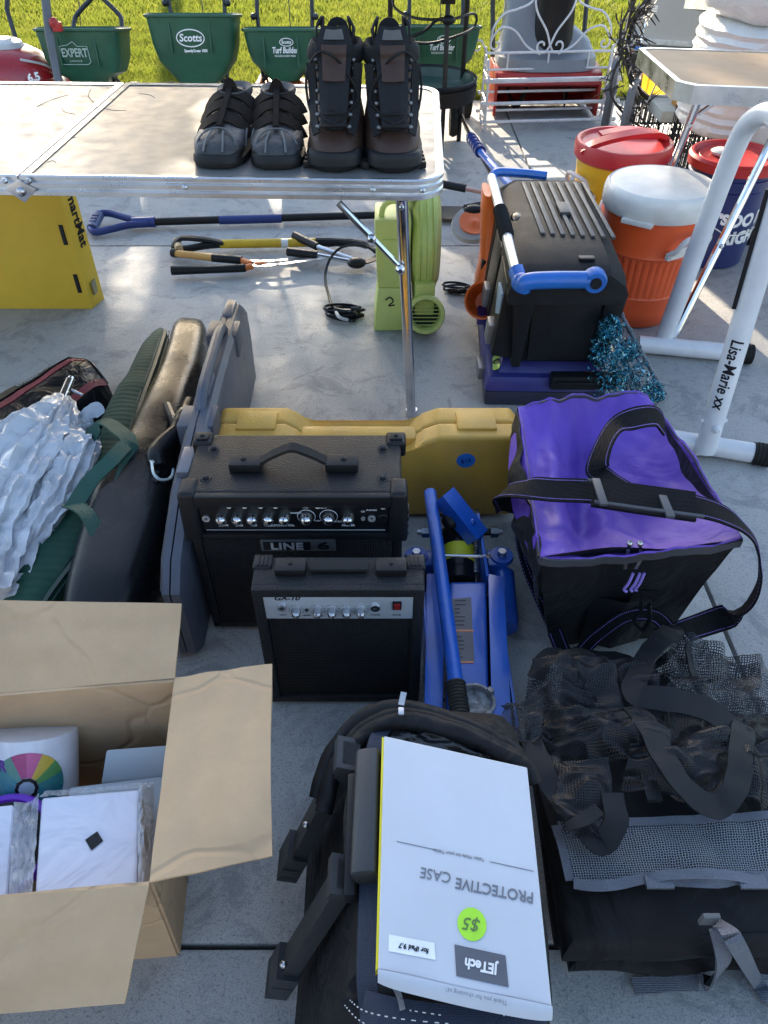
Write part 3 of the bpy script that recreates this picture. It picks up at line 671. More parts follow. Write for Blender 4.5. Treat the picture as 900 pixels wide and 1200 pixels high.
for A, B in ((V((.94, 2.45, .66)), V((.985, 2.79, 0))), (V((1.17, 2.36, .66)), V((.93, 2.13, 0.0))), (Mx @ V((ln - .1, dp - .1, -.04)), Mx @ V((ln + .02, dp - .08, -.70)))):
    mb = MB(); mb.tube([A, B], .0125, 10); mb.cyl(B, B + V((0, 0, .02)), .016, 10); mb.tube([lerp(A, B, .12), lerp(A, B, .02) + V((.12, .03, .03))], .007, 6); bolt(mb, lerp(A, B, .55) + V((0, -.012, 0)), (0, -1, 0), .008); bolt(mb, lerp(A, B, .14) + V((0, -.012, 0)), (0, -1, 0), .008)
    build(mb, 'leg', chrome, t, True)
# bundle of plates on it
bc = WY(915, 40, 3.42)
t = thing('wire_crate', 'black wire crate behind the small table, carrying the wrapped stack', 'wire crate', (bc.x, bc.y, 0))
mb = MB(); q0 = (bc.x - .22, bc.x + .5, bc.y - .2, bc.y + .34)
for z in (.02, .11, .2, .30): mb.tube([(q0[0], q0[2], z), (q0[1], q0[2], z), (q0[1], q0[3], z), (q0[0], q0[3], z)], .005, 6, True)
for k in range(36): x = lerp(q0[0], q0[1], k / 35); mb.tube([(x, q0[2], .0), (x, q0[2], .30), (x, q0[3], .30), (x, q0[3], 0)], .0028, 4)
for k in range(24): y = lerp(q0[2], q0[3], k / 23); mb.tube([(q0[0], y, 0), (q0[0], y, .30)], .0028, 4)
build(mb, 'wires', blkm, t, True)
t = thing('wrapped_stack', 'round stack wrapped in wrinkled pale plastic, behind the small table at upper right', 'stack', (bc.x, bc.y, 0))
pla = mat('plastic_wrap', (.64, .63, .61), .35, bump=(14, .35, 'cloth'), coat=.1, var=(7, .5, (.45, .43, .41)))
def bund(prof, m, name, seg=72):
    mb = MB(); rings = []
    for r, z in prof: rings.append([V((r * (1 + .022 * nz(V((math.cos(a) * 1.6, math.sin(a) * 1.6, z * 14)), 1.2)) * math.cos(a), r * math.sin(a), z + .012 * nz(V((math.cos(a) * 3, math.sin(a) * 3, z * 9)), 1))) for a in [2 * PI * k / seg for k in range(seg)]])
    mb.loft(rings, True); return build(mb, name, m, t, ang=60)
bund([(.30, .31)] + [(.315 + (.007 if k % 2 else -.004), .32 + .0185 * k) for k in range(20)] + [(.30, .69), (.26, .705)], pla, 'lower_stack')
bund([(.25, .70), (.29, .715), (.315, .745), (.325, .79), (.32, .84), (.325, .90), (.30, .95), (.2, .97)], pla, 'upper_stack')
t = thing('blue_canister', 'small blue grey canister with a black knob at the right edge of the small table', 'canister', Mx @ V((.36, .13, .003)))
mb = MB(); mb.lathe([(.01, 0), (.05, 0), (.05, .07), (.045, .09), (.01, .092)], (0, 0, 0), 24); build(mb, 'body', mat('blue_grey', (.2, .3, .42), .4), t)
mb = MB(); mb.cyl((-.05, -.02, .015), (-.07, -.025, .015), .012, 10); build(mb, 'knob', blk, t)

# coolers
def cooler(name, label, c, prof, m, lidm, lid, hand, hm, rot=0):
    t = thing('drink_cooler', label, 'cooler', c, rot); mb = MB(); mb.lathe(prof, seg=64, cap=True)
    return t, mb
orng = mat('cooler_orange', (.80, .11, .025), .38, var=(3, .08), coat=.15, dust=.04); whp = mat('cooler_white', (.72, .70, .66), .4, var=(6, .1), bump=(120, .08))
t = thing('drink_cooler', 'orange drink cooler with a white screw lid and white side handle', 'cooler', (.862, 2.37, 0), R(-10))
t.scale = (1.07, 1.07, 1.04)
mb = MB()
# body with vertical flutes in its middle band
rings = []; seg = 160
for r, z, fl_ in [(.005, 0, 0), (.108, 0, 0), (.118, .008, 0), (.124, .06, 0), (.126, .098, 0), (.129, .104, 0), (.1265, .107, 0), (.127, .112, 1), (.134, .20, 1), (.1375, .232, 1), (.139, .236, 0), (.144, .242, 0), (.141, .25, 0), (.146, .30, 0), (.150, .348, 0), (.152, .36, 0), (.150, .372, 0), (.13, .372, 0)]:
    rings.append([V((r * math.cos(a), r * math.sin(a), z)) * 1 for a in [2 * PI * k / seg for k in range(seg)]])
    if fl_:
        for k, p in enumerate(rings[-1]):
            if k % 4 in (0,): p.x *= .975; p.y *= .975
mb.loft(rings, True); body = build(mb, 'body', orng, t, ang=50)
mb = MB(); mb.lathe([(.13, .355), (.156, .352), (.160, .36), (.1605, .395), (.157, .412), (.150, .420), (.146, .417), (.142, .421), (.10, .424), (.005, .426)], seg=64, cap=True)
for a in (-115,): mb.box(-.045, .045, -.166, -.14, .343, .357, .004, M=Matrix.Rotation(R(a + 90), 4, 'Z'))
build(mb, 'lid', whp, t)
def handle(t, ang_, r, z, m, wd=.13, col=None):
    Mh = Matrix.Rotation(R(ang_), 4, 'Z'); mb = MB()
    mb.tube([Mh @ p for p in cr([(r - .006, -wd / 2, z - .05), (r + .012, -wd / 2 + .004, z - .035), (r + .026, -wd / 2 + .02, z), (r + .03, 0, z + .006), (r + .026, wd / 2 - .02, z), (r + .012, wd / 2 - .004, z - .035), (r - .006, wd / 2, z - .05)], 5)], .008, 8)
    mb.prism([(-wd / 2 - .008, z - .065), (wd / 2 + .008, z - .065), (wd / 2 + .008, z - .045), (wd * .2, z - .04), (0, z - .028), (-wd * .2, z - .04), (-wd / 2 - .008, z - .045)], r - .012, r + .003, 'YZ', .003, M=Mh)
    for y in (-wd / 2, 0, wd / 2): bolt(mb, Mh @ V((r + .003, y, z - .055)), Mh @ V((1, 0, 0)), .005)
    return build(mb, 'handle', m, t)
handle(t, -50, .147, .315, whp); handle(t, 128, .147, .315, whp)
yel = mat('cooler_yellow', (.75, .42, .01), .35, var=(3, .06), coat=.15, dust=.04); redl = mat('cooler_red', (.50, .022, .03), .4, var=(30, .25, (.42, .05, .05)))
t = thing('drink_cooler', 'yellow drink cooler with a red handled lid, farther back beside the white rack', 'cooler', (.885, 2.92, 0), R(8))
mb = MB(); mb.lathe([(.005, 0), (.13, 0), (.138, .01), (.145, .12), (.148, .13), (.146, .14), (.155, .26), (.163, .35), (.150, .352)], seg=64, cap=True); build(mb, 'body', yel, t)
mb = MB(); mb.lathe([(.14, .34), (.168, .338), (.176, .348), (.178, .385), (.172, .398), (.160, .398), (.150, .388), (.10, .386), (.005, .386)], seg=64, cap=True)
mb.strap([(-.170, -.03, .375), (-.13, -.05, .405), (-.05, -.07, .432), (.05, -.06, .437), (.12, -.03, .420), (.172, .02, .375)], .04, .016, (0, -.2, 1), 6)
mb.strap([(-.05, .11, .384), (.06, .10, .40), (.14, .06, .392), (.17, .02, .38)], .05, .018, (0, 0, 1)); build(mb, 'lid', redl, t)
handle(t, -165, .160, .29, mat('pinkish_white', (.62, .50, .46), .4), .15)
# blue bucket
blu = mat('bucket_blue', (.012, .022, .12), .35, coat=.2, dust=.08)
t = thing('plastic_bucket', 'dark blue plastic bucket with a red lid and white lettering, behind the white tube frame', 'bucket', (1.27, 2.83, 0), 0)
mb = MB(); mb.lathe([(.005, 0), (.125, 0), (.13, .005), (.141, .27), (.147, .272), (.147, .282), (.142, .285), (.143, .31), (.149, .312), (.149, .322), (.144, .325), (.146, .345), (.14, .346), (.12, .346)], seg=56, cap=True); bk_ = build(mb, 'body', blu, t)
mb = MB(); mb.lathe([(.14, .345), (.160, .343), (.162, .372), (.155, .382), (.146, .382), (.138, .368), (.132, .362), (.125, .372), (.115, .366), (.004, .366)], seg=56, cap=True); build(mb, 'lid', mat('bucket_red', (.5, .02, .02), .4, dust=.05), t)
mb = MB(); mb.lathe([(.005, .366), (.035, .368), (.04, .378), (.03, .384), (.005, .384)], (-.04, .03, 0), 20, cap=True); build(mb, 'spout_cap', whp, t)
mb = MB(); mb.tube(cr([(-.146, -.03, .3), (-.13, -.09, .22), (-.02, -.165, .15), (.10, -.12, .17), (.147, .0, .3)], 6), .0025, 6); build(mb, 'bail', steel, t)
def cylfn(rad, z0, a0, dz_=0): return lambda x, y, z: V(((rad(z0 + y) + z) * math.sin(a0 + x / .14), -(rad(z0 + y) + z) * math.cos(a0 + x / .14), z0 + y))
rb = lambda z: .1305 + .0105 * z / .27
lettering("LET'S", .05, whitep, bk_, 0, 0, 0, fn=cylfn(rb, .19, R(-30)), bold=.003); lettering('DO IT', .065, whitep, bk_, 0, 0, 0, fn=cylfn(rb, .185, R(32)), bold=.003); lettering('RIGHT', .065, whitep, bk_, 0, 0, 0, fn=cylfn(rb, .12, R(30)), bold=.003)
t = thing('small_black_box', 'small black box with printed lines on the concrete right of the bucket', 'box', (1.49, 2.95, 0), R(-8))
mb = MB(); mb.box(-.05, .05, -.03, .03, 0, .07, .004); build(mb, 'carton', blk, t); 

# white tube frame
wt = mat('white_enamel', (.66, .67, .70), .3, coat=.4, var=(8, .06), dust=.03)
t = thing('tube_frame', 'white tubular steel frame with handwriting on its front leg, right side', 'frame', (.9, 1.86, 0))
mb = MB(); rp = .027
top = .735
pts = [V((.895, 2.11, .03))] + [V((.925, 2.10, .52))] + cr([V((.93, 2.095, .60)), V((.935, 2.075, .675)), V((.945, 2.02, .72)), V((.955, 1.95, .733))], 5) + [V((.97, 1.80, .735))]
mb.tube(pts, rp, 16); 
build(mb, 'rear_post', wt, t, True)
mb = MB(); mb.tube([V((.952, 1.965, .732)), V((.985, 1.60, .735))], .031, 18); build(mb, 'top_rail', wt, t, True)
mb = MB(); mb.lathe([(.031, -.003), (.036, -.003), (.036, .004), (.031, .004)], (0, 0, 0), 20, 'Y', M=Matrix.Translation((.964, 1.87, .733)) @ Matrix.Rotation(R(-5), 4, 'Z')); build(mb, 'collar', blk, t, True)
f0 = W(826, 528, .03); f1 = WY(905, 262, 1.60); f2 = lerp(f0, f1, 1.12)
mb = MB(); mb.tube([f0, f2], rp, 16); mb.tube(cr([f2, V((f2.x + .01, 1.61, .73)), V((.985, 1.62, .735))], 5), rp, 12)
for z, s in ((.12, 1),): p = lerp(f0, f2, .13); bolt(mb, p + V((0, -.0265, 0)), (0, -1, .1), .012)
p = lerp(f0, f2, .14); mb.cyl(p + V((-.034, 0, 0)), p + V((.034, 0, 0)), .005, 8)
front = build(mb, 'front_post', wt, t, True)
mb = MB(); e0 = lerp(f0, f2, .60) + V((-.031, .0, 0)); e1 = lerp(f0, f2, 1.0) + V((-.031, 0, 0)); mb.tube([e0, e1], .005, 8); build(mb, 'edge_strip', blk, front, True)
for (a_, b_, cap) in ((W(748, 403, .03), W(866, 414, .03), False), (W(770, 512, .03), W(884, 531, .03), True)):
    mb = MB(); mb.tube([a_, b_], rp, 16); 
    if cap: mb.cyl(W(826, 522, .03) + V((-.03, 0, 0)), W(826, 522, .03) + V((.035, 0, 0)), .0275, 16)
    fo = build(mb, 'foot_tube', wt, t, True)
    mb = MB(); d_ = (b_ - a_).normalized(); mb.tube([b_ - d_ * .005, b_ + d_ * .04], .029, 16)
    for k in range(4): mb.tube([b_ + d_ * (.004 + .01 * k), b_ + d_ * (.009 + .01 * k)], .031, 16)
    build(mb, 'end_cap', rubber, fo, True)
# handwriting wraps the post
ax = (f2 - f0).normalized()
fw = (V((0, 0, CAMH)) - lerp(f0, f2, .42)); fw = (fw - ax * fw.dot(ax)).normalized(); lat = ax.cross(fw).normalized()
pen = mat('marker_ink', (.01, .01, .02), .5)
Minv = ROOTM[t.name].inverted(); Lp = (f2 - f0).length
def pf(x, y, z):
    c = f0 + ax * (Lp * .355 - x); a_ = y / rp
    return Minv @ (c + fw * math.cos(a_) * (rp + z) + lat * math.sin(a_) * (rp + z))
lettering('Lisa-Marie xx', .040, pen, front, 0, 0, 0, fn=pf, bold=.0005, shear=.15, sx=.86)
# ============================================================ MAIN TABLE
A = W(521, 214, .7); Bk = W(482, 104, .7); L0 = W(0, 207, .7)
ang = math.atan2((L0 - A).y, (L0 - A).x) - PI
HL, DP, RAD = .905, .77, .07
t = thing('folding_table', 'aluminium rimmed folding table with a scuffed shiny top, holding shoes and boots', 'table', (A.x, A.y, 0))
Mx = Matrix.Translation((A.x + .0, A.y, 0)) @ Matrix.Rotation(ang, 4, 'Z')     # local: x from -2*HL to 0, y 0..DP
def half(xa, xb, rl, rr, e, y0=0, y1=DP):
    out = []
    def cor(cx, cy, a0, r):
        if r <= 0: out.append((cx, cy)); return
        for k in range(9):
            a = R(a0 + 90 * k / 8); out.append((cx + r * math.cos(a), cy + r * math.sin(a)))
    r2 = RAD - e
    cor(xb - e - (r2 if rr else 0), y1 - e - (r2 if rr else 0), 0, r2 if rr else 0); cor(xa + e + (r2 if rl else 0), y1 - e - (r2 if rl else 0), 90, r2 if rl else 0)
    cor(xa + e + (r2 if rl else 0), y0 + e + (r2 if rl else 0), 180, r2 if rl else 0); cor(xb - e - (r2 if rr else 0), y0 + e + (r2 if rr else 0), 270, r2 if rr else 0)
    return out
def topmat():
    m = mat('table_laminate', (.115, .115, .115), .36, .0, bump=(7, .25), var=(5, .6, (.22, .21, .2)), rvar=.1)
    return m
for xa, xb, rl, rr in ((-HL + .002, 0, 0, 1), (-2 * HL, -HL - .002, 1, 0)):
    e = .016
    mb = MB(); mb.prism(half(xa, xb, rl, rr, e), .685, .699, 'XY', M=Mx); tp = build(mb, 'table_top', topmat(), t, True)
    rings = []
    o0 = half(xa, xb, rl, rr, 0); o1 = half(xa, xb, rl, rr, .004); o2 = half(xa, xb, rl, rr, .018)
    for p, p1, p2 in zip(o0, o1, o2):
        q = []
        for k, (pp, z) in enumerate([(p2, .701), (p1, .7035), (p, .701), (p, .694), (p1, .691), (p, .687), (p, .678), (p1, .675), (p, .671), (p, .662), (p1, .660), (p2, .660)]): q.append(Mx @ V((pp[0], pp[1], z)))
        rings.append(q)
    mb = MB(); mb.loft(rings, False, False, True)
    for x in ((-.15, -.045, -.55) if rr else (-1.6, -1.1)): bolt(mb, Mx @ V((x if x > xa else xa + .05, 0, .6835)), Mx.to_3x3() @ V((0, -1, 0)), .006)
    build(mb, 'rim', alu, t, True)
# dark scuffs on the top
rnd = random.Random(9); mb = MB(); sm = mat('scuff', (.08, .08, .07), .6)
for px, py, l, a in ((108, 112, .14, 1.9), (62, 118, .13, 1.2), (80, 130, .08, 2.3), (172, 112, .07, -.7), (100, 140, .05, .4), (135, 128, .07, 2.8), (84, 163, .03, 1.2), (60, 190, .02, 0)):
    p = W(px, py, .6993); d_ = V((math.cos(a), math.sin(a), 0)) * l / 2; s_ = V((-math.sin(a), math.cos(a), 0)) * .01
    mb.strap([p - d_, p + s_, p + d_], .0022, .0006, (0, 0, 1), 5)
build(mb, 'scuffs', sm, t, True)
# corner latch plate
mb = MB(); c = Mx @ V((-HL, -.003, .668)); mb.prism([(c.x - .034, c.z + .008), (c.x, c.z + .028), (c.x + .034, c.z + .008), (c.x, c.z - .02)], c.y - .003, c.y + .001, 'XZ', .001); mb.sph(c + V((0, -.006, .004)), .010, (1, .7, 1), 12, 8)
for dx in (-.027, .024): bolt(mb, c + V((dx, -.003, .026)), (0, -1, 0), .0065)
build(mb, 'latch', steel, t, True)
def leg(top, bot, name='leg'):
    mb = MB(); mb.tube([top, bot], .0135, 14); mb.cyl(bot, bot + V((0, 0, .02)), .017, 12); bolt(mb, top + V((0, -.0135, -.02)), (0, -1, 0), .006); return build(mb, name, chrome, t, True)
lt = Mx @ V((-.09, .035, .66)); leg(lt, W(482, 486, 0))
bt = Mx @ V((-.09, DP - .05, .66)); leg(bt, bt + V((.05, .08, -.66)))
leg(Mx @ V((-2 * HL + .09, .035, .66)), Mx @ V((-2 * HL + .06, -.08, 0))); leg(Mx @ V((-2 * HL + .09, DP - .05, .66)), Mx @ V((-2 * HL + .06, DP, 0)))
mb = MB(); pA = WY(397, 238, lt.y + .03); pB = WY(469, 313, lerp(lt, W(482, 486, 0), .3).y - .01); mb.tube([pA, lerp(pA, pB, .5)], .008, 10); mb.tube([lerp(pA, pB, .45), pB], .0065, 10); bolt(mb, lerp(pA, pB, .52) + V((0, -.008, 0)), (0, -1, 0), .011); bolt(mb, pB + V((0, -.012, 0)), (0, -1, 0), .012)
build(mb, 'brace', chrome, t, True)
mb = MB(); m_ = lerp(lt, W(482, 486, 0), .42); mb.tube([m_, m_ + V((0, .72, 0))], .008, 8); build(mb, 'crossbar', chrome, t, True)

# ---- shoes (local: toe towards -Y, sole on z=0)
shoe_up = mat('shoe_leather', (.035, .035, .038), .42, bump=(160, .3), dust=.25, var=(20, .2)); shoe_st = mat('shoe_strap', (.030, .022, .018), .75, bump=(300, .3, 'weave'), dust=.05, spec=.2)
sole = mat('shoe_sole', (.02, .021, .023), .55, dust=.12)
def velcro():
    t = thing('velcro_shoe', 'black three strap velcro shoe, left one of the pair with red lining', 'shoe', (0, 0, 0), 0, 'pair of black velcro shoes on the table')
    # stations along the shoe: y, half width, height, centre x
    st = [(-.145, .018, .022, .0), (-.138, .034, .040, 0), (-.12, .046, .052, 0), (-.09, .053, .060, 0), (-.05, .052, .072, -.002), (-.01, .047, .088, -.003), (.03, .042, .100, -.003), (.08, .038, .104, 0), (.12, .036, .108, 0), (.14, .026, .100, 0), (.148, .012, .07, 0)]
    def sec(y, hw, h, cx, z0, n=20, top=1.0):
        out = []
        for k in range(n):
            a = 2 * PI * k / n; ca, sa = math.cos(a), math.sin(a); ww = hw * (1 if sa < .3 else 1 - .42 * (sa - .3))
            out.append(V((cx + ww * math.copysign(abs(ca) ** .75, ca), y, z0 + (h - z0) * (.5 + .5 * math.copysign(abs(sa) ** .8, sa)))))
        return out
    mb = MB(); mb.loft([sec(y, hw, h, cx, .012) for y, hw, h, cx in st]); mb.jitter(.003, 30); up = build(mb, 'upper', shoe_up, t, ang=60)
    mb = MB()
    oc = [(-.150, .0), (-.146, .028), (-.13, .045), (-.10, .055), (-.05, .056), (0, .050), (.06, .043), (.12, .041), (.145, .032), (.155, .0)]
    ol = [(x, y) for y, x in oc] + [(-x, y) for y, x in reversed(oc[1:-1])]
    mb.prism(ol, 0, .016, 'XY', .005, 2); 
    mb.loft([selip((0, -.118, z), (.05 * k, 0, 0), (0, .034 * k, 0), 2.3, 24) for z, k in ((.012, 1.0), (.024, .97), (.030, .85))], True)
    build(mb, 'sole', sole, t)
    mb = MB()
    for q in ([(-.045, -.118, .035), (-.035, -.10, .056), (-.02, -.085, .066), (0, -.08, .069), (.02, -.085, .066), (.035, -.10, .056), (.045, -.118, .035)], [(-.02, -.142, .036), (-.018, -.12, .054), (-.012, -.09, .066)], [(.02, -.142, .036), (.018, -.12, .054), (.012, -.09, .066)], [(-.053, -.08, .03), (-.05, -.05, .05), (-.046, -.02, .06)], [(.053, -.08, .03), (.05, -.05, .05), (.046, -.02, .06)]): mb.tube(cr(q, 5), .0022, 5)
    build(mb, 'piping', mat('shoe_piping', (.12, .125, .13), .6), up)
    for y0, z0, w_ in ((-.052, .074, .032), (-.012, .092, .032), (.028, .106, .030)):
        mb = MB(); P = []; U = []
        for k in range(13):
            a = lerp(-1.25, 1.25, k / 12); P.append(V((math.sin(a) * .057, y0 + .012 * math.cos(a) + (a * .006), z0 - .055 + math.cos(a) * .062))); U.append(V((math.sin(a), -.4, math.cos(a))))
        mb.strap(P, w_, .004, U, 1); s_ = build(mb, 'strap', shoe_st, t)
    mb = MB(); mb.strap([(0, -.075, .072), (0, -.04, .087), (0, 0, .104), (0, .035, .118), (0, .05, .124)], .012, .004, (0, -.5, 1)); mb.strap([(-.012, .045, .112), (0, .05, .135), (.012, .045, .112)], .014, .003, (0, -1, 0)); build(mb, 'tongue_loop', shoe_st, up)
    mb = MB(); mb.lathe([(.022, .0), (.030, .008), (.036, .010), (.038, .002), (.034, -.01)], (0, .085, .104), 24, sy=1.5); build(mb, 'collar', mat('shoe_collar', (.06, .06, .065), .7), t)
    mb = MB(); mb.lathe([(.001, -.03), (.028, -.02), (.031, .006)], (0, .085, .104), 20, sy=1.5); build(mb, 'lining', mat('red_lining', (.35, .02, .05), .8), t)
    return t
sh = velcro(); c = Mx @ V((-.555, .19, .7005)); p0 = W(259, 200, .70); sh.location = (p0.x, p0.y + .155, .7005); sh.rotation_euler.z = R(-6)
sh2 = copy_tree(sh); p0 = W(320, 201, .70); sh2.location = (p0.x, p0.y + .155, .7005); sh.scale = (1.05, 1.0, .93); sh2.scale = (-1.08, 1.0, .93); sh2.rotation_euler.z = R(3); sh2['label'] = 'black three strap velcro shoe, right one of the pair, next to the boots'
bootl = mat('boot_leather', (.060, .031, .021), .5, bump=(70, .35), dust=.05, var=(9, .6, (.022, .014, .011)), spec=.35); boott = mat('boot_textile', (.02, .02, .023), .75, bump=(400, .4, 'weave'))
lace = mat('boot_lace', (.015, .014, .014), .7, bump=(800, .3, 'weave'))
def boot():
    t = thing('hiking_boot', 'tall brown leather lace up hiking boot, left one of the pair', 'boot', (0, 0, 0), 0, 'pair of brown hiking boots on the table')
    st = []   # rings stacked from sole to top
    prof = [(.022, -.150, .115, .056), (.045, -.146, .112, .056), (.062, -.125, .110, .055), (.078, -.095, .108, .052), (.098, -.06, .105, .049), (.12, -.035, .102, .047), (.15, -.022, .100, .047), (.18, -.015, .100, .050), (.195, -.012, .100, .051)]
    def ring(z, ya, yb, hw, n=32, e=2.6):
        return selip((0, (ya + yb) / 2, z), (hw, 0, 0), (0, (yb - ya) / 2, 0), e, n)
    mb = MB(); mb.loft([ring(*p) for p in prof], False); mb.jitter(.004, 22)
    up = build(mb, 'upper', bootl, t, ang=60)
    mb = MB(); mb.loft([ring(.188, -.016, .104, .054), ring(.196, -.02, .108, .057), ring(.215, -.018, .106, .055), ring(.225, -.012, .10, .049), ring(.21, -.002, .09, .04), ring(.15, 0, .085, .036)], False); mb.jitter(.004, 25); build(mb, 'collar', boott, t, ang=60)
    mb = MB(); mb.loft([ring(0, -.156, .122, .058, 36), ring(.012, -.160, .122, .060, 36), ring(.03, -.157, .120, .0600, 36), ring(.036, -.15, .114, .055, 36)], True)
    for k in range(10):
        for s in (-1, 1): mb.box(s * .05, s * .0625, -.13 + k * .025, -.118 + k * .025, .0, .014, .002)
    build(mb, 'sole', sole, t)
    mb = MB(); mb.loft([selip((0, -.123, z), (.054 * k, 0, 0), (0, .040 * k, 0), 2.4, 28) for z, k in ((.014, 1.0), (.028, .99), (.037, .95), (.041, .88))], True); build(mb, 'toe_cap', mat('toe_rubber', (.020, .021, .024), .5, dust=.1), t)
    # tongue, tall and padded
    def tong(u, v):
        y = lerp(-.10, -.002, min(1, v * 1.5)) + (.012 if v > .75 else 0) * (v - .75) * 8; z = lerp(.085, .262, v)
        ww = lerp(.024, .036, v) * (1 - .35 * max(0, v - .85) / .15); x = (u - .5) * 2 * ww
        return V((x, -.01 + y * (1 - .0) - .012 * math.cos((u - .5) * 2.6) - .006 + .004 * nz(V((u * 3, v * 6, 2))), z))
    mb = MB(); mb.grid(10, 22, tong, .009); to = build(mb, 'tongue', boott, t, ang=70)
    def patch(u, v): p = tong(.14 + u * .72, .46 + v * .36); return p + V((0, -.006, .0))
    mb = MB(); mb.grid(10, 10, patch, .004); build(mb, 'tongue_patch', bootl, to, ang=60)
    def patch2(u, v): p = tong(.2 + u * .6, .87 + v * .1); return p + V((0, -.004, .0))
    mb = MB(); mb.grid(8, 4, patch2, .002); pt = build(mb, 'tongue_label', mat('boot_label', (.09, .085, .08), .5), to)
    # back pull loop
    mb = MB(); mb.strap([(-.02, .1, .2), (-.01, .108, .245), (.01, .108, .245), (.02, .1, .2)], .018, .003, (0, 1, 0)); 
    for s in (-1, 1): mb.strap([(s * .028, .02, .205), (s * .036, .03, .25), (s * .026, .05, .262), (s * .03, .08, .22)], .02, .004, (s, 0, .3))
    build(mb, 'pull_loop', boott, t)
    mb = MB(); mc_ = MB()
    for k in range(7):
        f = k / 6; y = -.118 + .105 * min(1, f * 1.35); z = .083 + .11 * f + .004; x = .030 + .006 * f
        for s in (-1, 1): mc_.sph((s * x, y - .001, z), .0052, (1, .8, 1), 8, 6)
        yy = y - .012
        mb.tube(cr([(-x, y, z), (0, yy - .004, z + .006), (x, y, z + .002)], 5), .0027, 6)
        if k < 6:
            f2 = (k + 1) / 6; y2 = -.118 + .105 * min(1, f2 * 1.35); z2 = .087 + .11 * f2; mb.tube(cr([(-x, y, z), (0, (y + y2) / 2 - .018, (z + z2) / 2), (x + .001, y2, z2)], 5), .0027, 6); mb.tube(cr([(x, y, z), (0, (y + y2) / 2 - .021, (z + z2) / 2), (-x - .001, y2, z2)], 5), .0027, 6)
    mb.tube(cr([(.02, -.03, .185), (.0, -.045, .21), (-.03, -.03, .215), (-.055, -.03, .17), (-.05, -.06, .11), (-.03, -.1, .09)], 6), .0026, 6); mb.tube(cr([(.0, -.03, .19), (.03, -.05, .17), (.045, -.06, .13), (.02, -.1, .105)], 6), .0026, 6)
    build(mb, 'laces', lace, t); build(mc_, 'eyelets', mat('eyelet_metal', (.18, .18, .19), .35, .8), t)
    mb = MB()
    for s in (-1, 1): mb.strap([(s * .033, -.120, .072), (s * .040, -.085, .10), (s * .042, -.05, .13), (s * .044, -.035, .17), (s * .046, -.03, .195)], .018, .004, (s * .6, -1, .3))
    build(mb, 'eyestay', boott, up, ang=60)
    return t, pt
b1, _ = boot(); b1b = copy_tree(b1)
p0 = W(393, 203, .70); b1.location = (p0.x, p0.y + .16, .7005); b1.rotation_euler.z = R(-1); b1.scale = (1.10, 1, .92)
p0 = W(459, 204, .70); b1b.location = (p0.x, p0.y + .16, .7005); b1b.rotation_euler.z = R(3); b1b.scale = (-1.10, 1, .92); b1b['label'] = 'tall brown leather lace up hiking boot, right one of the pair, near the table corner'

# ============================================================ UNDER THE TABLE
ybx = mat('yellow_card', (.62, .40, .03), .55, var=(4, .06))
t = thing('flat_yellow_box', 'large flat yellow box standing on its edge under the table', 'box', W(54, 362))
p = W(108, 362); q = W(122, 351); ya = p.y; th_ = .075
mb = MB(); mb.hexa([(p.x - .9, ya, 0), (p.x, ya, 0), (q.x, ya + th_, 0), (p.x - .9, ya + th_, 0), (p.x - .9, ya + .03, .5), (p.x - .01, ya + .03, .5), (q.x - .01, ya + .03 + th_, .5), (p.x - .9, ya + .03 + th_, .5)], .002); bx = build(mb, 'carton', ybx, t, True)
def onside(z, f): return V((lerp(p.x, q.x, f) - .01 * z / .5, ya + th_ * f + .03 * z / .5, z))
nrm = (V((q.x - p.x, th_, 0)).cross(V((-.01, .03, .5)))).normalized()
if nrm.x < 0: nrm = -nrm
def sfn(z0, f0_):
    Mi = ROOTM[t.name].inverted()
    return lambda x, y, z: Mi @ (onside(z0 - x, f0_ + y / th_) + nrm * (z + .0008))
lettering('SmartMat', .05, blk, bx, 0, 0, 0, fn=sfn(.30, .62), bold=.0012)
def fr(x, z): return V((x - .0, ya + .03 * z / .5 - .002, z))
mb = MB()
for z0, z1 in ((.06, .125), (.225, .29), (.40, .46)):
    mb.tube([V((p.x - .025 - .01 * z / .5, ya - .0015 + .03 * z / .5, z)) for z in (z0, z1)], .0075, 10, sq=.3)
build(mb, 'slots', blk, bx, True)
mb = MB(); c0 = onside(.06, .55); mb.box(c0.x - .001, c0.x + .004, c0.y - .02, c0.y + .02, .04, .085, M=None); build(mb, 'print_block', mat('grey_print', (.25, .22, .12), .6), bx, True)

# blue D handle shovel
dblue = mat('handle_blue', (.012, .035, .19), .4, dust=.05)
t = thing('d_handle_shovel', 'long shovel with a blue D grip and black shaft lying under the table', 'shovel', W(250, 262))
zc = .03
def w2(x, y, z=zc): return W(x, y, z)
mb = MB(); mb.tube(cr([w2(172, 261), w2(150, 256, .035), w2(128, 250, .04), w2(114, 252, .04), w2(106, 264, .03), w2(110, 272, .025), w2(128, 269, .025), w2(150, 264), w2(172, 262)], 6), .015, 10, sq=.8); mb.tube([w2(155, 261), w2(182, 260)], .021, 12); build(mb, 'd_grip', dblue, t, True)
mb = MB(); mb.tube([w2(116, 252, .038), w2(108, 268, .028)], .021, 12)
for k in range(3): pp = lerp(w2(115, 254, .038), w2(109, 267, .028), .25 + k * .25); mb.box(pp.x - .012, pp.x + .012, pp.y - .008, pp.y + .008, pp.z + .014, pp.z + .023, .002)
build(mb, 'grip_bar', mat('grip_blue_grey', (.06, .09, .2), .5), t, True)
mb = MB(); mb.tube([w2(180, 260), w2(500, 250)], .0155, 12); build(mb, 'shaft', blk, t, True)
mb = MB(); mb.tube([w2(257, 258), w2(330, 256)], .0175, 12); build(mb, 'shaft_sleeve', dblue, t, True)
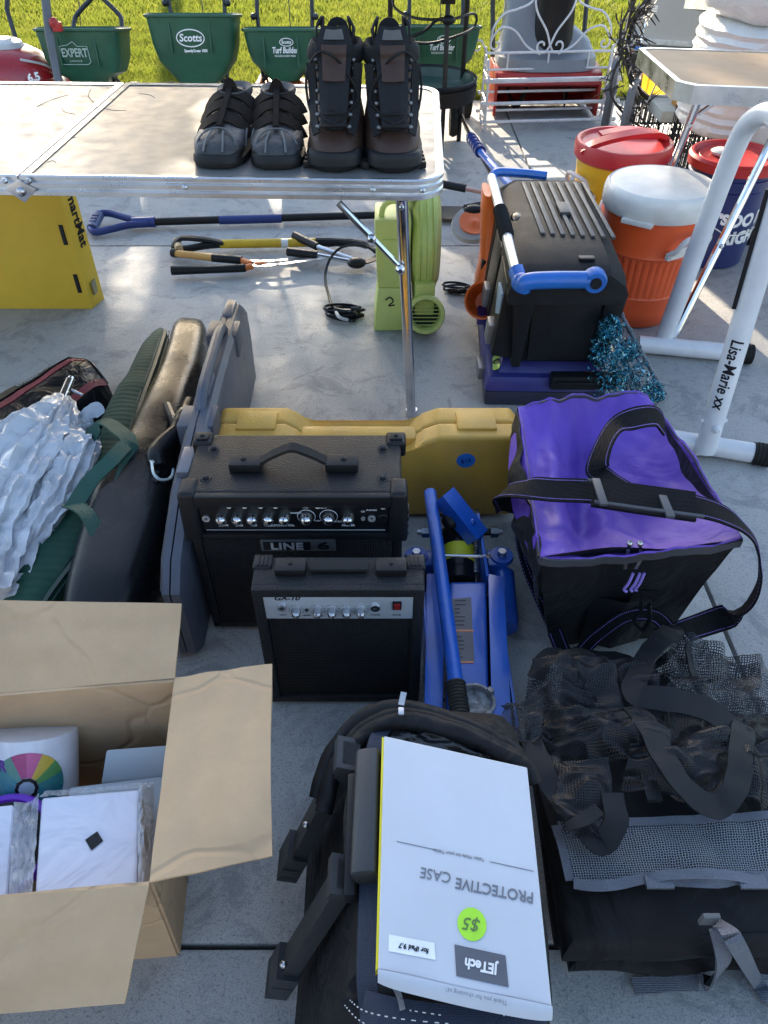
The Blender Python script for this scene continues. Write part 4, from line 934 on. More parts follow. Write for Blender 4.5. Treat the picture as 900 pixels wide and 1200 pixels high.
mb = MB(); c0 = w2(500, 250, .02); mb.loft([[V((c0.x + x, c0.y - ww, z + .01)), V((c0.x + x, c0.y, z - .004)), V((c0.x + x, c0.y + ww, z + .01)), V((c0.x + x, c0.y, z + .002))] for x, ww, z in ((0, .015, .02), (.04, .07, .015), (.2, .08, .01), (.26, .05, .008), (.29, .01, .008))]); build(mb, 'blade', blkm, t, True)
# yellow shaft tool
t = thing('pruning_pole', 'yellow shafted pruning tool with a black looped grip under the table', 'garden tool', W(300, 285))
mb = MB(); mb.tube([w2(258, 286), w2(372, 284)], .017, 12); build(mb, 'shaft', mat('tool_yellow', (.65, .42, .02), .4, dust=.05), t, True)
mb = MB(); mb.tube(cr([w2(262, 286), w2(240, 288), w2(215, 292, .02), w2(203, 291, .02)], 5), .014, 10); build(mb, 'grip', blk, t, True); mb = MB(); mb.tube(cr([w2(262, 285, .035), w2(240, 281, .05), w2(215, 279, .05), w2(206, 284, .04), w2(203, 291, .02)], 5), .010, 8, sq=1.6); build(mb, 'grip_loop', blk, t, True); mb = MB(); mb.tube(cr([w2(370, 284), w2(400, 284), w2(425, 286, .04), w2(440, 294, .04)], 5), [.018, .016, .014, .008], 10); build(mb, 'grip', blk, t, True)
mb = MB(); mb.tube([w2(207, 283, .03), w2(210, 292, .03)], .016, 10); build(mb, 'pommel', mat('tan_rubber', (.55, .40, .22), .6), t, True)
mb = MB(); mb.tube([w2(330, 285), w2(338, 285)], .0174, 12); build(mb, 'sticker', whitep, t, True)
# hedge shears
t = thing('hedge_shears', 'hedge shears with tan and black grips and orange pivot, nearest of the tools', 'shears', W(290, 308))
mb = MB(); mb.tube([w2(206, 297), w2(250, 302)], [.013, .015], 12); build(mb, 'grip', mat('tan_grip', (.58, .33, .10), .5), t, True)
mb = MB(); mb.tube([w2(202, 296, .03), w2(207, 297)], .0165, 12); build(mb, 'grip_end', blk, t, True); mb = MB(); mb.tube([w2(249, 302), w2(283, 305)], .0155, 12); build(mb, 'grip_end', blk, t, True)
mb = MB(); mb.tube([w2(201, 317), w2(245, 316), w2(288, 314)], [.017, .014, .015], 12); build(mb, 'grip', blk, t, True)
mb = MB(); mb.tube([w2(282, 305), w2(294, 309)], .011, 10); mb.tube([w2(287, 314), w2(296, 312)], .011, 10); c0 = w2(305, 308, .035); mb.sph(c0, .016, (1.4, 1, .4)); build(mb, 'pivot', mat('orange_plastic', (.7, .18, .03), .4), t, True)
for (a_, b_, c_) in ((w2(290, 311), w2(318, 311, .035), w2(385, 302, .035)), (w2(293, 306), w2(318, 306, .03), w2(380, 300, .03))):
    mb = MB(); mb.strap([a_, b_, c_], .016, .004, (0, 0, 1), 4); build(mb, 'blade', steel, t, True)
# long loppers
t = thing('grass_shears', 'long loppers with black grips and chrome shafts, beside the blower', 'loppers', W(385, 295))
for a_, b_, c_ in ((w2(345, 276, .05), w2(372, 289, .045), w2(425, 308)), (w2(337, 295, .04), w2(372, 299, .04), w2(425, 309))):
    mb = MB(); mb.tube([a_, b_], [.0165, .015], 12); g_ = build(mb, 'grip', blk, t, True); mb = MB(); mb.tube([b_, c_], .0095, 10); build(mb, 'shaft', chrome, t, True)
mb = MB(); c0 = w2(418, 308, .03); mb.sph(c0, .028, (1.3, 1, .7)); mb.strap([c0, w2(432, 306), w2(445, 300)], .03, .005, (0, 0, 1)); build(mb, 'head', blkm, t, True)

# lime green blower
lime = mat('lime_plastic', (.52, .60, .17), .42, var=(4, .08), dust=.05, bump=(50, .08))
def spx(a): return a
t = thing('air_blower', 'lime green inflatable air blower with a round outlet, behind the chrome table leg', 'air blower', (.06, 2.3, 0))
mb = MB(); mb.hexa([(-.035, 2.23, 0), (.085, 2.235, 0), (.085, 2.44, 0), (-.035, 2.44, 0), (-.02, 2.26, .14), (.085, 2.26, .14), (.085, 2.42, .14), (-.02, 2.42, .14)], .008)
mb.hexa([(-.022, 2.26, .139), (.085, 2.26, .139), (.085, 2.43, .139), (-.022, 2.43, .139), (-.03, 2.27, .36), (.085, 2.27, .36), (.085, 2.42, .36), (-.03, 2.42, .36)], .012)
mb.box(-.005, .07, 2.258, 2.268, .16, .30, .003); build(mb, 'motor_box', lime, t, True)
mb = MB(); mb.tube(cr([(-.01, 2.3, .35), (0, 2.3, .39), (.03, 2.3, .405), (.06, 2.3, .39), (.07, 2.3, .35)], 5), .009, 8); build(mb, 'handle', lime, t, True)
mb = MB(); mb.lathe([(.01, .0), (.13, 0), (.165, .015), (.172, .045), (.165, .075), (.13, .09), (.01, .09)], (.09, 2.40, .245), 48, 'X')
for k in range(3): mb.lathe([(.168, .02 + k * .02), (.176, .023 + k * .02), (.168, .028 + k * .02)], (.09, 2.40, .245), 48, 'X')
mb.box(.1, .165, 2.226, 2.4, .06, .17, .01); build(mb, 'fan_housing', lime, t, True)
mb = MB(); oc_ = V((.135, 2.185, .085)); Mo = Matrix.Translation(oc_) @ Matrix.Rotation(R(-18), 4, 'X')
mb.lathe([(.046, .12), (.046, .0), (.050, -.006), (.060, -.006), (.063, .0), (.063, .014), (.056, .016), (.054, .12)], (0, 0, 0), 40, 'Y', M=Mo)
ou = build(mb, 'outlet', lime, t, True)
mb = MB()
for k in range(7): z = -.036 + k * .012; h_ = math.sqrt(max(0, .046 ** 2 - z * z)); mb.tube([Mo @ V((-h_, .02, z)), Mo @ V((h_, .02, z))], .0016, 5)
build(mb, 'grille', lime, ou, True)
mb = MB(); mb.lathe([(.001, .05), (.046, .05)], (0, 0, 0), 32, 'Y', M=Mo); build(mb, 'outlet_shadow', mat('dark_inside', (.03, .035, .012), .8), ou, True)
mb = MB(); mb.tube(cr([(.005, 2.247, .105), (.02, 2.247, .115), (.03, 2.247, .1), (.015, 2.247, .085), (.035, 2.247, .088)], 4), .0022, 5); build(mb, 'pen_mark', pen, t, True)

def coil(name, label, c, r, n, wire, turns_pts=None, seed=0, plug=None, hh=.02):
    rnd = random.Random(seed); t = thing(name, label, 'cord', (c[0], c[1], 0)); pts = []
    for k in range(n * 12):
        a = 2 * PI * k / 12; j = k // 12
        rr = r * (.72 + .28 * math.sin(j * 2.1 + 1)); pts.append(V((c[0] + rr * 1.25 * math.cos(a + j * .13) + .012 * math.sin(j * 3), c[1] + rr * .55 * math.sin(a) + .02 * math.cos(j * 2.3), .006 + hh * (.5 + .5 * math.sin(a * .5 + j * 1.9)))))
    mb = MB()
    if turns_pts: pts = turns_pts + pts
    mb.tube(cr(pts, 3), wire, 6); build(mb, 'cable', blk2, t, True)
    if plug: mb = MB(); p = V(plug); mb.tube([p, p + V((.03, -.01, .003))], [.009, .013], 8); mb.tube([p + V((.03, -.01, .003)), p + V((.048, -.015, .004))], .004, 6); build(mb, 'plug', blk2, t, True)
    return t
ct = coil('power_cord', 'black coiled power cord with plug on the concrete left of the lime blower', W(402, 372), .055, 5, .0052, [W(440, 296, .05), W(425, 287, .09), W(400, 290, .09), W(386, 305, .06), W(381, 325, .03), W(385, 345, .02), W(393, 362, .02)], 1, W(412, 362, .02))
mb = MB(); mb.tube(cr([W(408, 375, .03), W(398, 372, .035), W(394, 366, .03)], 4), .006, 6); build(mb, 'twist_tie', mat('tie_white', (.5, .5, .5), .5), ct, True)
coil('power_cord', 'small tangle of black cord between the lime blower and the blue case', W(534, 344), .04, 4, .0045, [W(555, 350, .02), W(548, 342, .02)], 5)

# orange tool
t = thing('orange_blower', 'orange plastic garden blower with a cone nozzle, tucked behind the black toolbox', 'leaf blower', W(568, 395))
orp = mat('tool_orange', (.75, .14, .02), .42, var=(6, .08), dust=.04)
mb = MB(); px_ = [(566, 222, .42), (571, 240, .37), (572, 270, .30), (570, 300, .22), (566, 325, .16), (562, 340, .12)]
rg = []
for i, (x, y, z) in enumerate(px_):
    c0 = W(x + 4, y, z); ww = [.012, .03, .035, .032, .036, .03][i]; rg.append(selip(c0, (ww, 0, 0), (0, .06, .0), 3, 20))
mb.loft(rg); build(mb, 'body', orp, t, True)
c0 = W(566, 352, .17); Mo = Matrix.Translation(c0) @ Matrix.Rotation(R(-15), 4, 'Z') @ Matrix.Rotation(R(-30), 4, 'X')
mb = MB(); mb.lathe([(.03, .12), (.035, .08), (.055, .0), (.058, -.003), (.052, .0), (.032, .08), (.001, .085)], (0, 0, 0), 32, 'Y', M=Mo); build(mb, 'nozzle', orp, t, True)
c0 = W(556, 263, .12)
mb = MB(); mb.lathe([(.055, -.012), (.085, -.012), (.09, 0), (.085, .012), (.055, .012)], (0, 0, 0), 32, 'Z', M=Matrix.Translation(c0) @ Matrix.Rotation(R(25), 4, 'X') @ Matrix.Rotation(R(-8), 4, 'Y')); wl = build(mb, 'wheel', mat('wheel_grey', (.30, .28, .26), .5), t, True)
mb = MB(); mb.lathe([(.001, -.004), (.055, -.01), (.06, .016), (.03, .01), (.001, .02)], (0, 0, 0), 24, 'Z', M=Matrix.Translation(c0) @ Matrix.Rotation(R(25), 4, 'X')); build(mb, 'hub', orp, wl, True)
mb = MB(); mb.sph(W(556, 245, .2), .03, (1.3, .7, .5)); mb.tube([W(545, 244, .2), W(565, 240, .2)], .014, 8); build(mb, 'switch', blk, t, True)
t = thing('rod_with_grip', 'pinkish metal rod with a black foam grip poking out beside the table corner', 'rod', W(535, 270))
mb = MB(); mb.tube([W(545, 221, .17), W(580, 228, .14), W(600, 235, .1)], .009, 10); build(mb, 'rod', mat('pink_metal', (.55, .36, .30), .35, .6), t, True); mb = MB(); mb.tube([W(515, 215, .18), W(546, 221, .17)], .0155, 12); build(mb, 'grip', blk, t, True)
# blue pole
t = thing('string_trimmer', 'blue and black pole trimmer lying behind the toolbox, pointing at the lawn', 'trimmer', W(565, 165))
bl = mat('tool_blue', (.012, .13, .50), .35, coat=.2, dust=.04)
P_ = [W(531, 112, .10), W(551, 160, .14), W(563, 178, .16), W(602, 222, .2), W(640, 300, .08)]
mb = MB(); mb.tube([P_[0], P_[1]], .010, 8); mb.tube([P_[1], W(580, 212, .12)], .008, 8); sh_ = build(mb, 'shaft', blkm, t, True)
mb = MB(); mb.tube([P_[1], P_[2]], .022, 12)
for k in range(5): q0 = lerp(P_[1], P_[2], .1 + .2 * k); q1 = lerp(P_[1], P_[2], .2 + .2 * k); mb.tube([q0, q1], .026, 12)
build(mb, 'coupling', dblue, t, True); mb = MB(); mb.tube([P_[2], P_[3], P_[4]], .016, 12); build(mb, 'boom', bl, t, True)
# ============================================================ TOOLBOX STACK
csb = mat('case_blue', (.028, .030, .17), .4, dust=.12, bump=(70, .08), var=(4, .12)); csb2 = mat('case_blue_lower', (.03, .032, .06), .45, dust=.1)
t = thing('tool_case', 'indigo blue hard tool case lying flat under the black toolbox', 'tool case', (.46, 2.1, 0))
mb = MB(); mb.hexa([(.292, 1.80, 0), (.63, 1.79, 0), (.66, 2.5, 0), (.33, 2.5, 0), (.288, 1.79, .055), (.636, 1.78, .055), (.665, 2.51, .055), (.325, 2.51, .055)], .01); build(mb, 'lower_shell', csb2, t, True)
mb = MB(); mb.hexa([(.286, 1.785, .056), (.638, 1.775, .056), (.668, 2.51, .056), (.322, 2.51, .056), (.296, 1.80, .098), (.628, 1.79, .098), (.66, 2.5, .098), (.33, 2.5, .098)], .01)
mb.hexa([(.325, 1.82, .097), (.615, 1.81, .097), (.65, 2.49, .097), (.365, 2.49, .097), (.34, 1.85, .125), (.605, 1.84, .125), (.64, 2.46, .125), (.375, 2.46, .125)], .006)
mb.hexa([(.29, 2.1, .095), (.33, 2.1, .095), (.345, 2.24, .095), (.305, 2.24, .095), (.292, 2.105, .118), (.33, 2.105, .118), (.345, 2.235, .118), (.307, 2.235, .118)], .004)
sh_ = build(mb, 'upper_shell', csb, t, True)
mb = MB(); mb.box(.47, .655, 1.765, 1.80, .075, .118, .006); mb.box(.48, .645, 1.758, 1.768, .095, .104, .002); build(mb, 'handle', blk, t, True)
for y in (1.90, 2.32): mb = MB(); x = .285 + (y - 1.8) * .055; mb.box(x - .014, x + .008, y - .035, y + .035, .045, .085, .005); build(mb, 'latch', mat('latch_grey', (.22, .22, .23), .35, .5), t, True)
mb = MB(); c0 = V((.325, 1.86, .108)); mb.prism([(x, y) for x, y in rrect(.022, .075, .008)], -.0005, .001, 'XY', M=Matrix.Translation(c0) @ Matrix.Rotation(R(-6), 4, 'Z') @ Matrix.Rotation(R(-28), 4, 'Y')); build(mb, 'sticker', mat('green_sticker', (.35, .55, .1), .5), t, True)
lettering('G', .03, blk, t, c0 + V((0, 0, .002)), (.9, -.1, .45), (0, 1, 0), True, bold=.001)

t = thing('rolling_toolbox', 'black rolling toolbox with ribbed lid and bright blue pull handle on the blue case', 'toolbox', (.48, 2.05, .125))
fy, by = 1.79, 2.44
mb = MB(); mb.hexa([(.355, fy + .03, .135), (.59, fy + .025, .135), (.62, by - .02, .135), (.385, by - .02, .135), (.335, fy, .345), (.625, fy, .345), (.655, by, .345), (.37, by, .345)], .01)
build(mb, 'body', blk, t, True)
mb = MB()
for x0, x1 in ((.338, .375), (.575, .612)): mb.hexa([(x0 + .02, fy + .01, .128), (x1 + .008, fy + .01, .128), (x1 + .008, fy + .06, .128), (x0 + .02, fy + .06, .128), (x0, fy - .012, .345), (x1 + .02, fy - .012, .345), (x1 + .02, fy + .05, .345), (x0, fy + .05, .345)], .006)
mb.hexa([(.40, fy + .012, .15), (.56, fy + .012, .15), (.56, fy + .03, .15), (.40, fy + .03, .15), (.39, fy - .003, .33), (.575, fy - .003, .33), (.575, fy + .02, .33), (.39, fy + .02, .33)], .004)
build(mb, 'corner_ribs', blk, t, True)
lidm = mat('toolbox_lid', (.020, .0215, .025), .55, bump=(160, .15), dust=.12, var=(5, .15), spec=.25)
mb = MB(); mb.loft([[V((x, y, z)) for x, z in ((xl, .335), (xl - .004, .36), (xl + .006, zt - .022), (xl + .05, zt), (xr - .062, zt), (xr - .018, zt - .03), (xr - .008, .36), (xr - .014, .335))] for y, xl, xr, zt in ((fy - .022, .326, .634, .395), (fy - .018, .322, .638, .412), (fy + .02, .322, .640, .428), (fy + .16, .328, .645, .432), (by - .05, .362, .672, .432), (by + .01, .368, .672, .415))], True)
lid = build(mb, 'lid', lidm, t, True, ang=28)
mb = MB()
for k in range(8):
    x = .425 + k * .0265; mb.box(x, x + .012, fy + .19 - k * .004, by - .07, .430, .4385, .003)
mb.box(.50, .53, fy + .32, fy + .40, .433, .444, .003); build(mb, 'lid_ribs', mat('lid_rib', (.05, .052, .056), .45, dust=.1), lid, True)
# blue handle bars (front bracket, rear bracket) and tube with foam grip
mb = MB(); 
mb.tube(cr([(.352, fy - .03, .385), (.36, fy - .035, .405), (.42, fy - .035, .410), (.515, fy - .03, .408)], 6), .022, 12, sq=1.0)
mb.lathe([(.001, -.02), (.026, -.02), (.03, -.012), (.03, .012), (.001, .012)], (.53, fy - .03, .408), 24, 'Y'); mb.sph((.35, fy - .012, .392), .026); mb.tube([(.35, fy - .012, .392), (.342, fy + .03, .405)], .022, 12); build(mb, 'front_bracket', bl, t, True)
mb = MB(); mb.lathe([(.001, -.024), (.014, -.024), (.015, -.018), (.001, -.018)], (.53, fy - .03, .408), 20, 'Y'); mb.box(.50, .54, fy + .03, fy + .05, .43, .437, .002); build(mb, 'pivot_cap', blk, t, True)
mb = MB(); mb.tube(cr([(.345, by + .0, .42), (.36, by + .03, .432), (.44, by + .03, .43), (.52, by + .02, .425)], 6), .014, 10); build(mb, 'rear_bracket', bl, t, True)
h0, h1 = V((.342, fy + .02, .402)), V((.342, by + .0, .425))
mb = MB(); mb.tube([h0, h1], .0145, 14); build(mb, 'pull_tube', mat('satin_tube', (.75, .75, .76), .35, .6), t, True)
mb = MB(); g0, g1 = lerp(h0, h1, .33), lerp(h0, h1, .62); n = 44
mb.tube([lerp(g0, g1, k / n) for k in range(n + 1)], [.021 if k % 2 else .0185 for k in range(n + 1)], 16); build(mb, 'foam_grip', rubber, t, True)
mb = MB(); mb.sph(lerp(h0, h1, .5) + V((.042, 0, -.012)), .035, (.7, 1.6, .9)); build(mb, 'finger_recess', blk2, lid, True)
for y0 in (fy + .02, fy + .24, fy + .44):
    mb = MB(); xo = .325 + (y0 - fy) * .055
    mb.hexa([(xo - .028, y0, .16), (xo + .03, y0, .15), (xo + .035, y0 + .17, .15), (xo - .02, y0 + .17, .16), (xo - .008, y0, .375), (xo + .02, y0, .385), (xo + .03, y0 + .17, .385), (xo, y0 + .17, .375)], .006)
    sp = build(mb, 'side_panel', blk, t, True)
    mb = MB(); mb.hexa([(xo - .04, y0 + .04, .17), (xo - .02, y0 + .04, .17), (xo - .018, y0 + .1, .17), (xo - .038, y0 + .1, .17), (xo - .036, y0 + .04, .23), (xo - .012, y0 + .04, .23), (xo - .01, y0 + .1, .23), (xo - .034, y0 + .1, .23)], .006); build(mb, 'latch', MC['latch_grey'] if y0 < fy + .3 else blk, t, True)
mb = MB(); mb.box(.316, .323, fy + .03, fy + .10, .25, .34, .001, M=Matrix.Translation((-.006, 0, 0))); build(mb, 'label', mat('label_blue_grey', (.22, .32, .42), .5), t, True)

# landing net with tinsel
t = thing('landing_net', 'bundle of turquoise tinsel netting with two grey poles beside the blue case', 'net', (.75, 1.95, 0))
poles = [(WY(718, 350, 2.12), W(778, 462, .03)), (WY(712, 390, 2.05), W(748, 452, .05))]
for a_, b_ in poles:
    mb = MB(); mb.tube([a_, b_], .0065, 8)
    for k in range(6): q = lerp(a_, b_, k / 6); q2 = lerp(a_, b_, k / 6 + .03); mb.tube([q, q2], .009, 8)
    build(mb, 'pole', mat('pole_grey', (.14, .16, .18), .4, .3), t, True)
rnd = random.Random(12); mb = MB(); mb2 = MB()
nodes = [(W(716, 385, .28), .03), (W(712, 410, .22), .045), (W(715, 435, .14), .06), (W(735, 430, .14), .05), (W(722, 460, .07), .07), (W(745, 455, .07), .06), (W(765, 460, .05), .03), (W(735, 410, .18), .03)]
for i in range(2600):
    c0, r_ = nodes[rnd.randrange(len(nodes))]; d_ = V((rnd.gauss(0, 1), rnd.gauss(0, 1), rnd.gauss(0, 1))).normalized() * r_ * rnd.uniform(.55, 1.1)
    p = c0 + d_; p.z = max(.004, p.z); a = rnd.uniform(0, 2 * PI); u = V((math.cos(a), math.sin(a), rnd.uniform(-1, 1))).normalized(); v_ = u.cross(d_).normalized() * rnd.uniform(.008, .016); s_ = u * .0013
    q = p + v_ * .5 + d_.normalized() * .006; r2 = p + v_
    B_ = mb if i % 5 else mb2
    vs = [B_.bm.verts.new(z) for z in (p - s_, p + s_, q + s_, q - s_)]; B_.bm.faces.new(vs); vs2 = [B_.bm.verts.new(z) for z in (q - s_, q + s_, r2 + s_, r2 - s_)]; B_.bm.faces.new(vs2)
net_ = build(mb, 'tinsel', mat('tinsel_teal', (.02, .18, .26), .18, .8, var=(60, .4)), t, True, keep=True); build(mb2, 'pale_tinsel', mat('tinsel_pale', (.22, .48, .58), .2, .7), net_, True, keep=True)

# ============================================================ LEFT GROUP
def along(name, path, m, par, n=24, ex=3, sm=6, jit=0, ang=50, uvd=None):
    """loft along stations (centre V, half width vector V, half height, squareness)"""
    C_ = cr([p[0] for p in path], sm); WW = cr([p[1] for p in path], sm); HH = cr([V((p[2], 0, 0)) for p in path], sm)
    rings = [selip(c, w_, V((0, 0, h.x)) if not uvd else uvd * h.x, ex, n) for c, w_, h in zip(C_, WW, HH)]
    mb = MB(); mb.loft(rings)
    if jit: mb.jitter(jit[0], jit[1], jit[2] if len(jit) > 2 else 0)
    return build(mb, name, m, par, True, ang=ang)
def st(l, r, zc, hh):
    "station from the left and right silhouette pixels at height zc"
    a, b = W(l[0], l[1], zc), W(r[0], r[1], zc); return ((a + b) / 2, (b - a) / 2, hh)
vinyl = mat('black_vinyl', (.012, .014, .018), .42, bump=(9, .9, 'cloth'), dust=.06); redb = mat('bag_red', (.20, .008, .028), .55, bump=(300, .3, 'weave'))
t = thing('sports_bag', 'black vinyl duffel with dark red bands, far left on the ground', 'bag', W(40, 480))
F0 = [W(86, 414, .13), W(-80, 500, .13)]      # far top edge, right end .. left
def bag_pt(u, v):
    # u 0..1 along from right end to left, v across far->near
    far = lerp(W(88, 416, .12), W(-90, 512, .12), u); near = lerp(W(124, 442, .12), W(-20, 560, .12), u)
    p = lerp(far, near, v); p.z = .125 + .035 * math.sin(PI * v) * (1 - .25 * u) + .006 * nz(p, 14)
    if u < .1: p.z -= (.1 - u) * .25
    return p
mb = MB(); n1, n2 = 28, 14
rings = []
for i in range(n1 + 1):
    u = i / n1; top_ = [bag_pt(u, j / n2) for j in range(n2 + 1)]; near0 = top_[-1].copy(); far0 = top_[0].copy()
    r_ = top_ + [near0 + V((.012, -.012, -.06)), V((near0.x + .004, near0.y - .004, 0.004)), V((far0.x, far0.y, .004)), far0 + V((-.012, .014, -.06))]
    rings.append(r_)
mb.loft(rings); body = build(mb, 'body', vinyl, t, True, ang=60)
for v0, v1 in ((.36, .48), (.93, 1.03)):
    mb = MB(); mb.grid(28, 2, lambda u, v: bag_pt(u * .98 + .01, lerp(v0, v1, v)) + V((0, 0, .002)), .002); build(mb, 'band', redb, t, True)
mb = MB(); mb.tube([bag_pt(u / 20, .33) + V((0, 0, .003)) for u in range(21)], .003, 6); mb.tube([bag_pt(.0, v / 8) + V((0, 0, .002)) for v in range(9)], .003, 6); build(mb, 'piping', blk2, t, True)
p0 = bag_pt(.22, .17); Mi = ROOTM[t.name].inverted()
def bfn(x, y, z): u = .34 - x / 1.02; p = bag_pt(u, .19 - y / .24); return Mi @ (p + V((0, 0, .0025 + z)))
lettering('DVNAMIC', .036, mat('bag_grey_print', (.35, .37, .40), .5), body, 0, 0, 0, fn=bfn, sx=1.35)


# green padded case
gcl = mat('case_green', (.008, .055, .036), .7, bump=(16, .18, 'wavey'), sheen=.05, dust=.02, var=(4, .15), spec=.25)
t = thing('soft_rifle_case', 'dark green padded soft case with webbing handles, lying between umbrella and black case', 'soft case', W(110, 560))
stt = [st((184, 390), (195, 392), .08, .02), st((170, 408), (198, 402), .10, .035), st((150, 446), (188, 444), .12, .045), st((124, 490), (174, 492), .13, .05), st((104, 540), (164, 545), .13, .055), st((74, 590), (148, 600), .13, .055), st((42, 645), (116, 655), .13, .05), st((10, 702), (74, 712), .12, .05), st((-6, 745), (50, 750), .11, .05)]
body = along('body', stt, gcl, t, 28, 2.6, 5, (.006, 16), 60)
seamC = cr([lerp(s_[0], s_[0] + s_[1], .78) + V((0, 0, s_[2] * .86)) for s_ in stt], 5); mb = MB(); mb.strap(seamC, .009, .003, (0, 0, 1), 1); mb.tube([p + V((.012, 0, -.004)) for p in seamC], .0018, 5); mb.tube([p + V((-.010, 0, .001)) for p in seamC], .0018, 5); build(mb, 'zipper', mat('case_green_dark', (.006, .035, .026), .5), body, True)
web = mat('green_webbing', (.008, .06, .042), .6, bump=(350, .4, 'weave'))
mb = MB(); mb.strap([W(104, 515, .21), W(122, 495, .245), W(140, 505, .26), W(152, 520, .255), W(146, 560, .24), W(125, 620, .22)], .036, .004, (.3, 0, 1)); build(mb, 'handle', web, t, True)
mb = MB(); mb.strap([W(84, 598, .235), W(105, 565, .25), W(130, 540, .265), W(148, 522, .265), W(155, 530, .25)], .034, .004, (.3, 0, 1)); mb.strap([W(118, 632, .22), W(100, 600, .245), W(80, 590, .235)], .03, .004, (.3, 0, 1)); build(mb, 'handle', web, t, True)

# silver umbrella in plastic
silv = mat('silver_fabric', (.56, .57, .60), .30, .0, bump=(16, .5, 'cloth'), coat=.35, var=(9, .08), rvar=.06)
t = thing('silver_umbrella', 'crumpled silver shade fabric round a metal pole, by the left edge', 'umbrella', W(40, 580))
def crumple(name, path, n, seed, amp=.009, m=silv):
    C_ = cr([p[0] for p in path], 12); WW = cr([p[1] for p in path], 12); HH = cr([V((p[2], 0, 0)) for p in path], 12); rings = []
    for c, w_, h in zip(C_, WW, HH):
        r_ = []
        for k, p in enumerate(selip(c, w_, V((0, 0, h.x)), 2.2, n)):
            d_ = (p - c); s_ = 1 + .16 * nz(V((k * .55, c.y * 6, c.x * 9)), 1, seed) + .10 * math.sin(k * 1.4 + c.y * 9 + seed); q = c + d_ * s_
            r_.append(q + V((nz(q, 21, seed), nz(q, 21, seed + 9), (1 - 2 * abs(nz(q, 30, seed + 4))) * 1.1)) * amp + V((0, 0, (abs(nz(q, 45, seed)) - .2) * .004)))
        rings.append(r_)
    mb = MB(); mb.loft(rings); return build(mb, name, m, t, True, ang=38)
crumple('fabric', [st((70, 466), (84, 470), .17, .012), st((44, 488), (96, 494), .18, .05), st((8, 515), (96, 530), .17, .08), st((-30, 545), (84, 585), .15, .10), st((-60, 600), (62, 635), .14, .10), st((-80, 650), (46, 670), .13, .09), st((-90, 720), (30, 715), .12, .08)], 100, 3)
crumple('fabric_fold', [st((62, 500), (116, 515), .20, .012), st((56, 535), (116, 530), .19, .035), st((44, 580), (94, 590), .17, .045), st((20, 630), (66, 640), .15, .05), st((0, 690), (34, 700), .08, .04)], 70, 8, .009)
mb = MB(); 
def pg(u, v):
    a = u * 2 * PI * .8; r_ = lerp(.004, .036, v) * (1 + .35 * math.sin(u * 17) * v); c0 = lerp(W(76, 500, .18), W(100, 487, .20), v); return c0 + V((math.cos(a) * r_, math.sin(a) * r_ * .8, .02 * math.sin(a * 2) * v + .014 * nz(V((u * 8, v * 6, 1)))))
mb.grid(40, 12, pg); mb.grid(26, 10, lambda u, v: lerp(W(58, 508, .19), W(112, 492, .185), u) + V((0, .03 * (v - .5) - .02 * u, .018 * nz(V((u * 6, v * 5, 3))) + .012 * math.sin(v * 9)))); build(mb, 'plastic_ruffle', mat('clear_bag', (.62, .65, .70), .15, coat=.6, bump=(20, .6, 'cloth'), alpha=.72), t, True, ang=70)
mb = MB(); a_, b_ = W(70, 474, .19), W(82, 446, .20); mb.tube([a_, b_], .0115, 14); mb.tube([b_, b_ + (b_ - a_) * .12], .008, 10); mb.tube([W(84, 457, .20), W(97, 463, .19)], .0035, 6); build(mb, 'pole', chrome, t, True)

# black moulded gun case
hard = mat('moulded_black', (.011, .0125, .0155), .27, bump=(420, .12), dust=.06, var=(5, .1), rvar=.06)
t = thing('moulded_long_case', 'glossy black moulded long case with a slim side handle, between green and grey cases', 'hard case', W(160, 560))
stt = [st((208, 382), (240, 384), .12, .03), st((204, 394), (244, 400), .14, .05), st((196, 428), (240, 440), .15, .065), st((186, 455), (234, 465), .155, .07), st((172, 490), (226, 500), .16, .08), st((156, 528), (214, 540), .16, .085), st((134, 560), (206, 572), .16, .09), st((114, 596), (200, 612), .155, .09), st((102, 640), (190, 652), .145, .09), st((86, 700), (174, 708), .13, .09), st((78, 740), (158, 745), .12, .08)]
body = along('shell', stt, hard, t, 36, 3.6, 8, (.0012, 12), 60)
mb = MB(); mb.tube(cr([s_[0] + s_[1] * .75 + V((0, 0, s_[2] * .72)) for s_ in stt], 5), .004, 6); build(mb, 'seam', blk2, body, True)
mb = MB(); mb.tube(cr([W(222, 470, 0.250), W(214, 488, 0.255), W(208, 505, 0.250), W(190, 522, 0.250), W(182, 535, 0.250), W(186, 548, 0.240)], 6), [.012, .017, .019, .02, .02, .02, .017], 12); mb.tube(cr([W(222, 470, 0.250), W(224, 478, 0.230), W(206, 512, 0.210)], 4), .012, 10); mb.tube(cr([W(196, 475, 0.240), W(203, 492, 0.245), W(206, 508, 0.240)], 4), .010, 8); build(mb, 'handle', hard, t, True)
mb = MB()
for k in range(5): mb.tube([W(166 + k * 1.5, 540 + k * 5, .236), W(190 - k * 1.0, 545 + k * 5, .236)], .0065, 8)
build(mb, 'grip_ridges', hard, body, True)
mb = MB()
for k in range(5): mb.tube([W(141 - k * 2.2, 572 + k * 5.4, .225), W(156 - k * 2.0, 577 + k * 5.4, .232)], .006, 8)
build(mb, 'grip_ridges', hard, body, True)
mb = MB(); mb.tube(cr([W(178, 543, 0.275), W(180, 555, 0.280), W(188, 562, 0.270), W(200, 560, 0.250), W(203, 550, 0.230)], 6), .003, 6)
for a in range(4): mb.tube([W(178, 543, 0.275), W(174 + a * 3, 536 + (a % 2) * 3, .235)], .0022, 5)
build(mb, 'zip_tie', mat('tie_blue_white', (.45, .55, .58), .4), t, True)
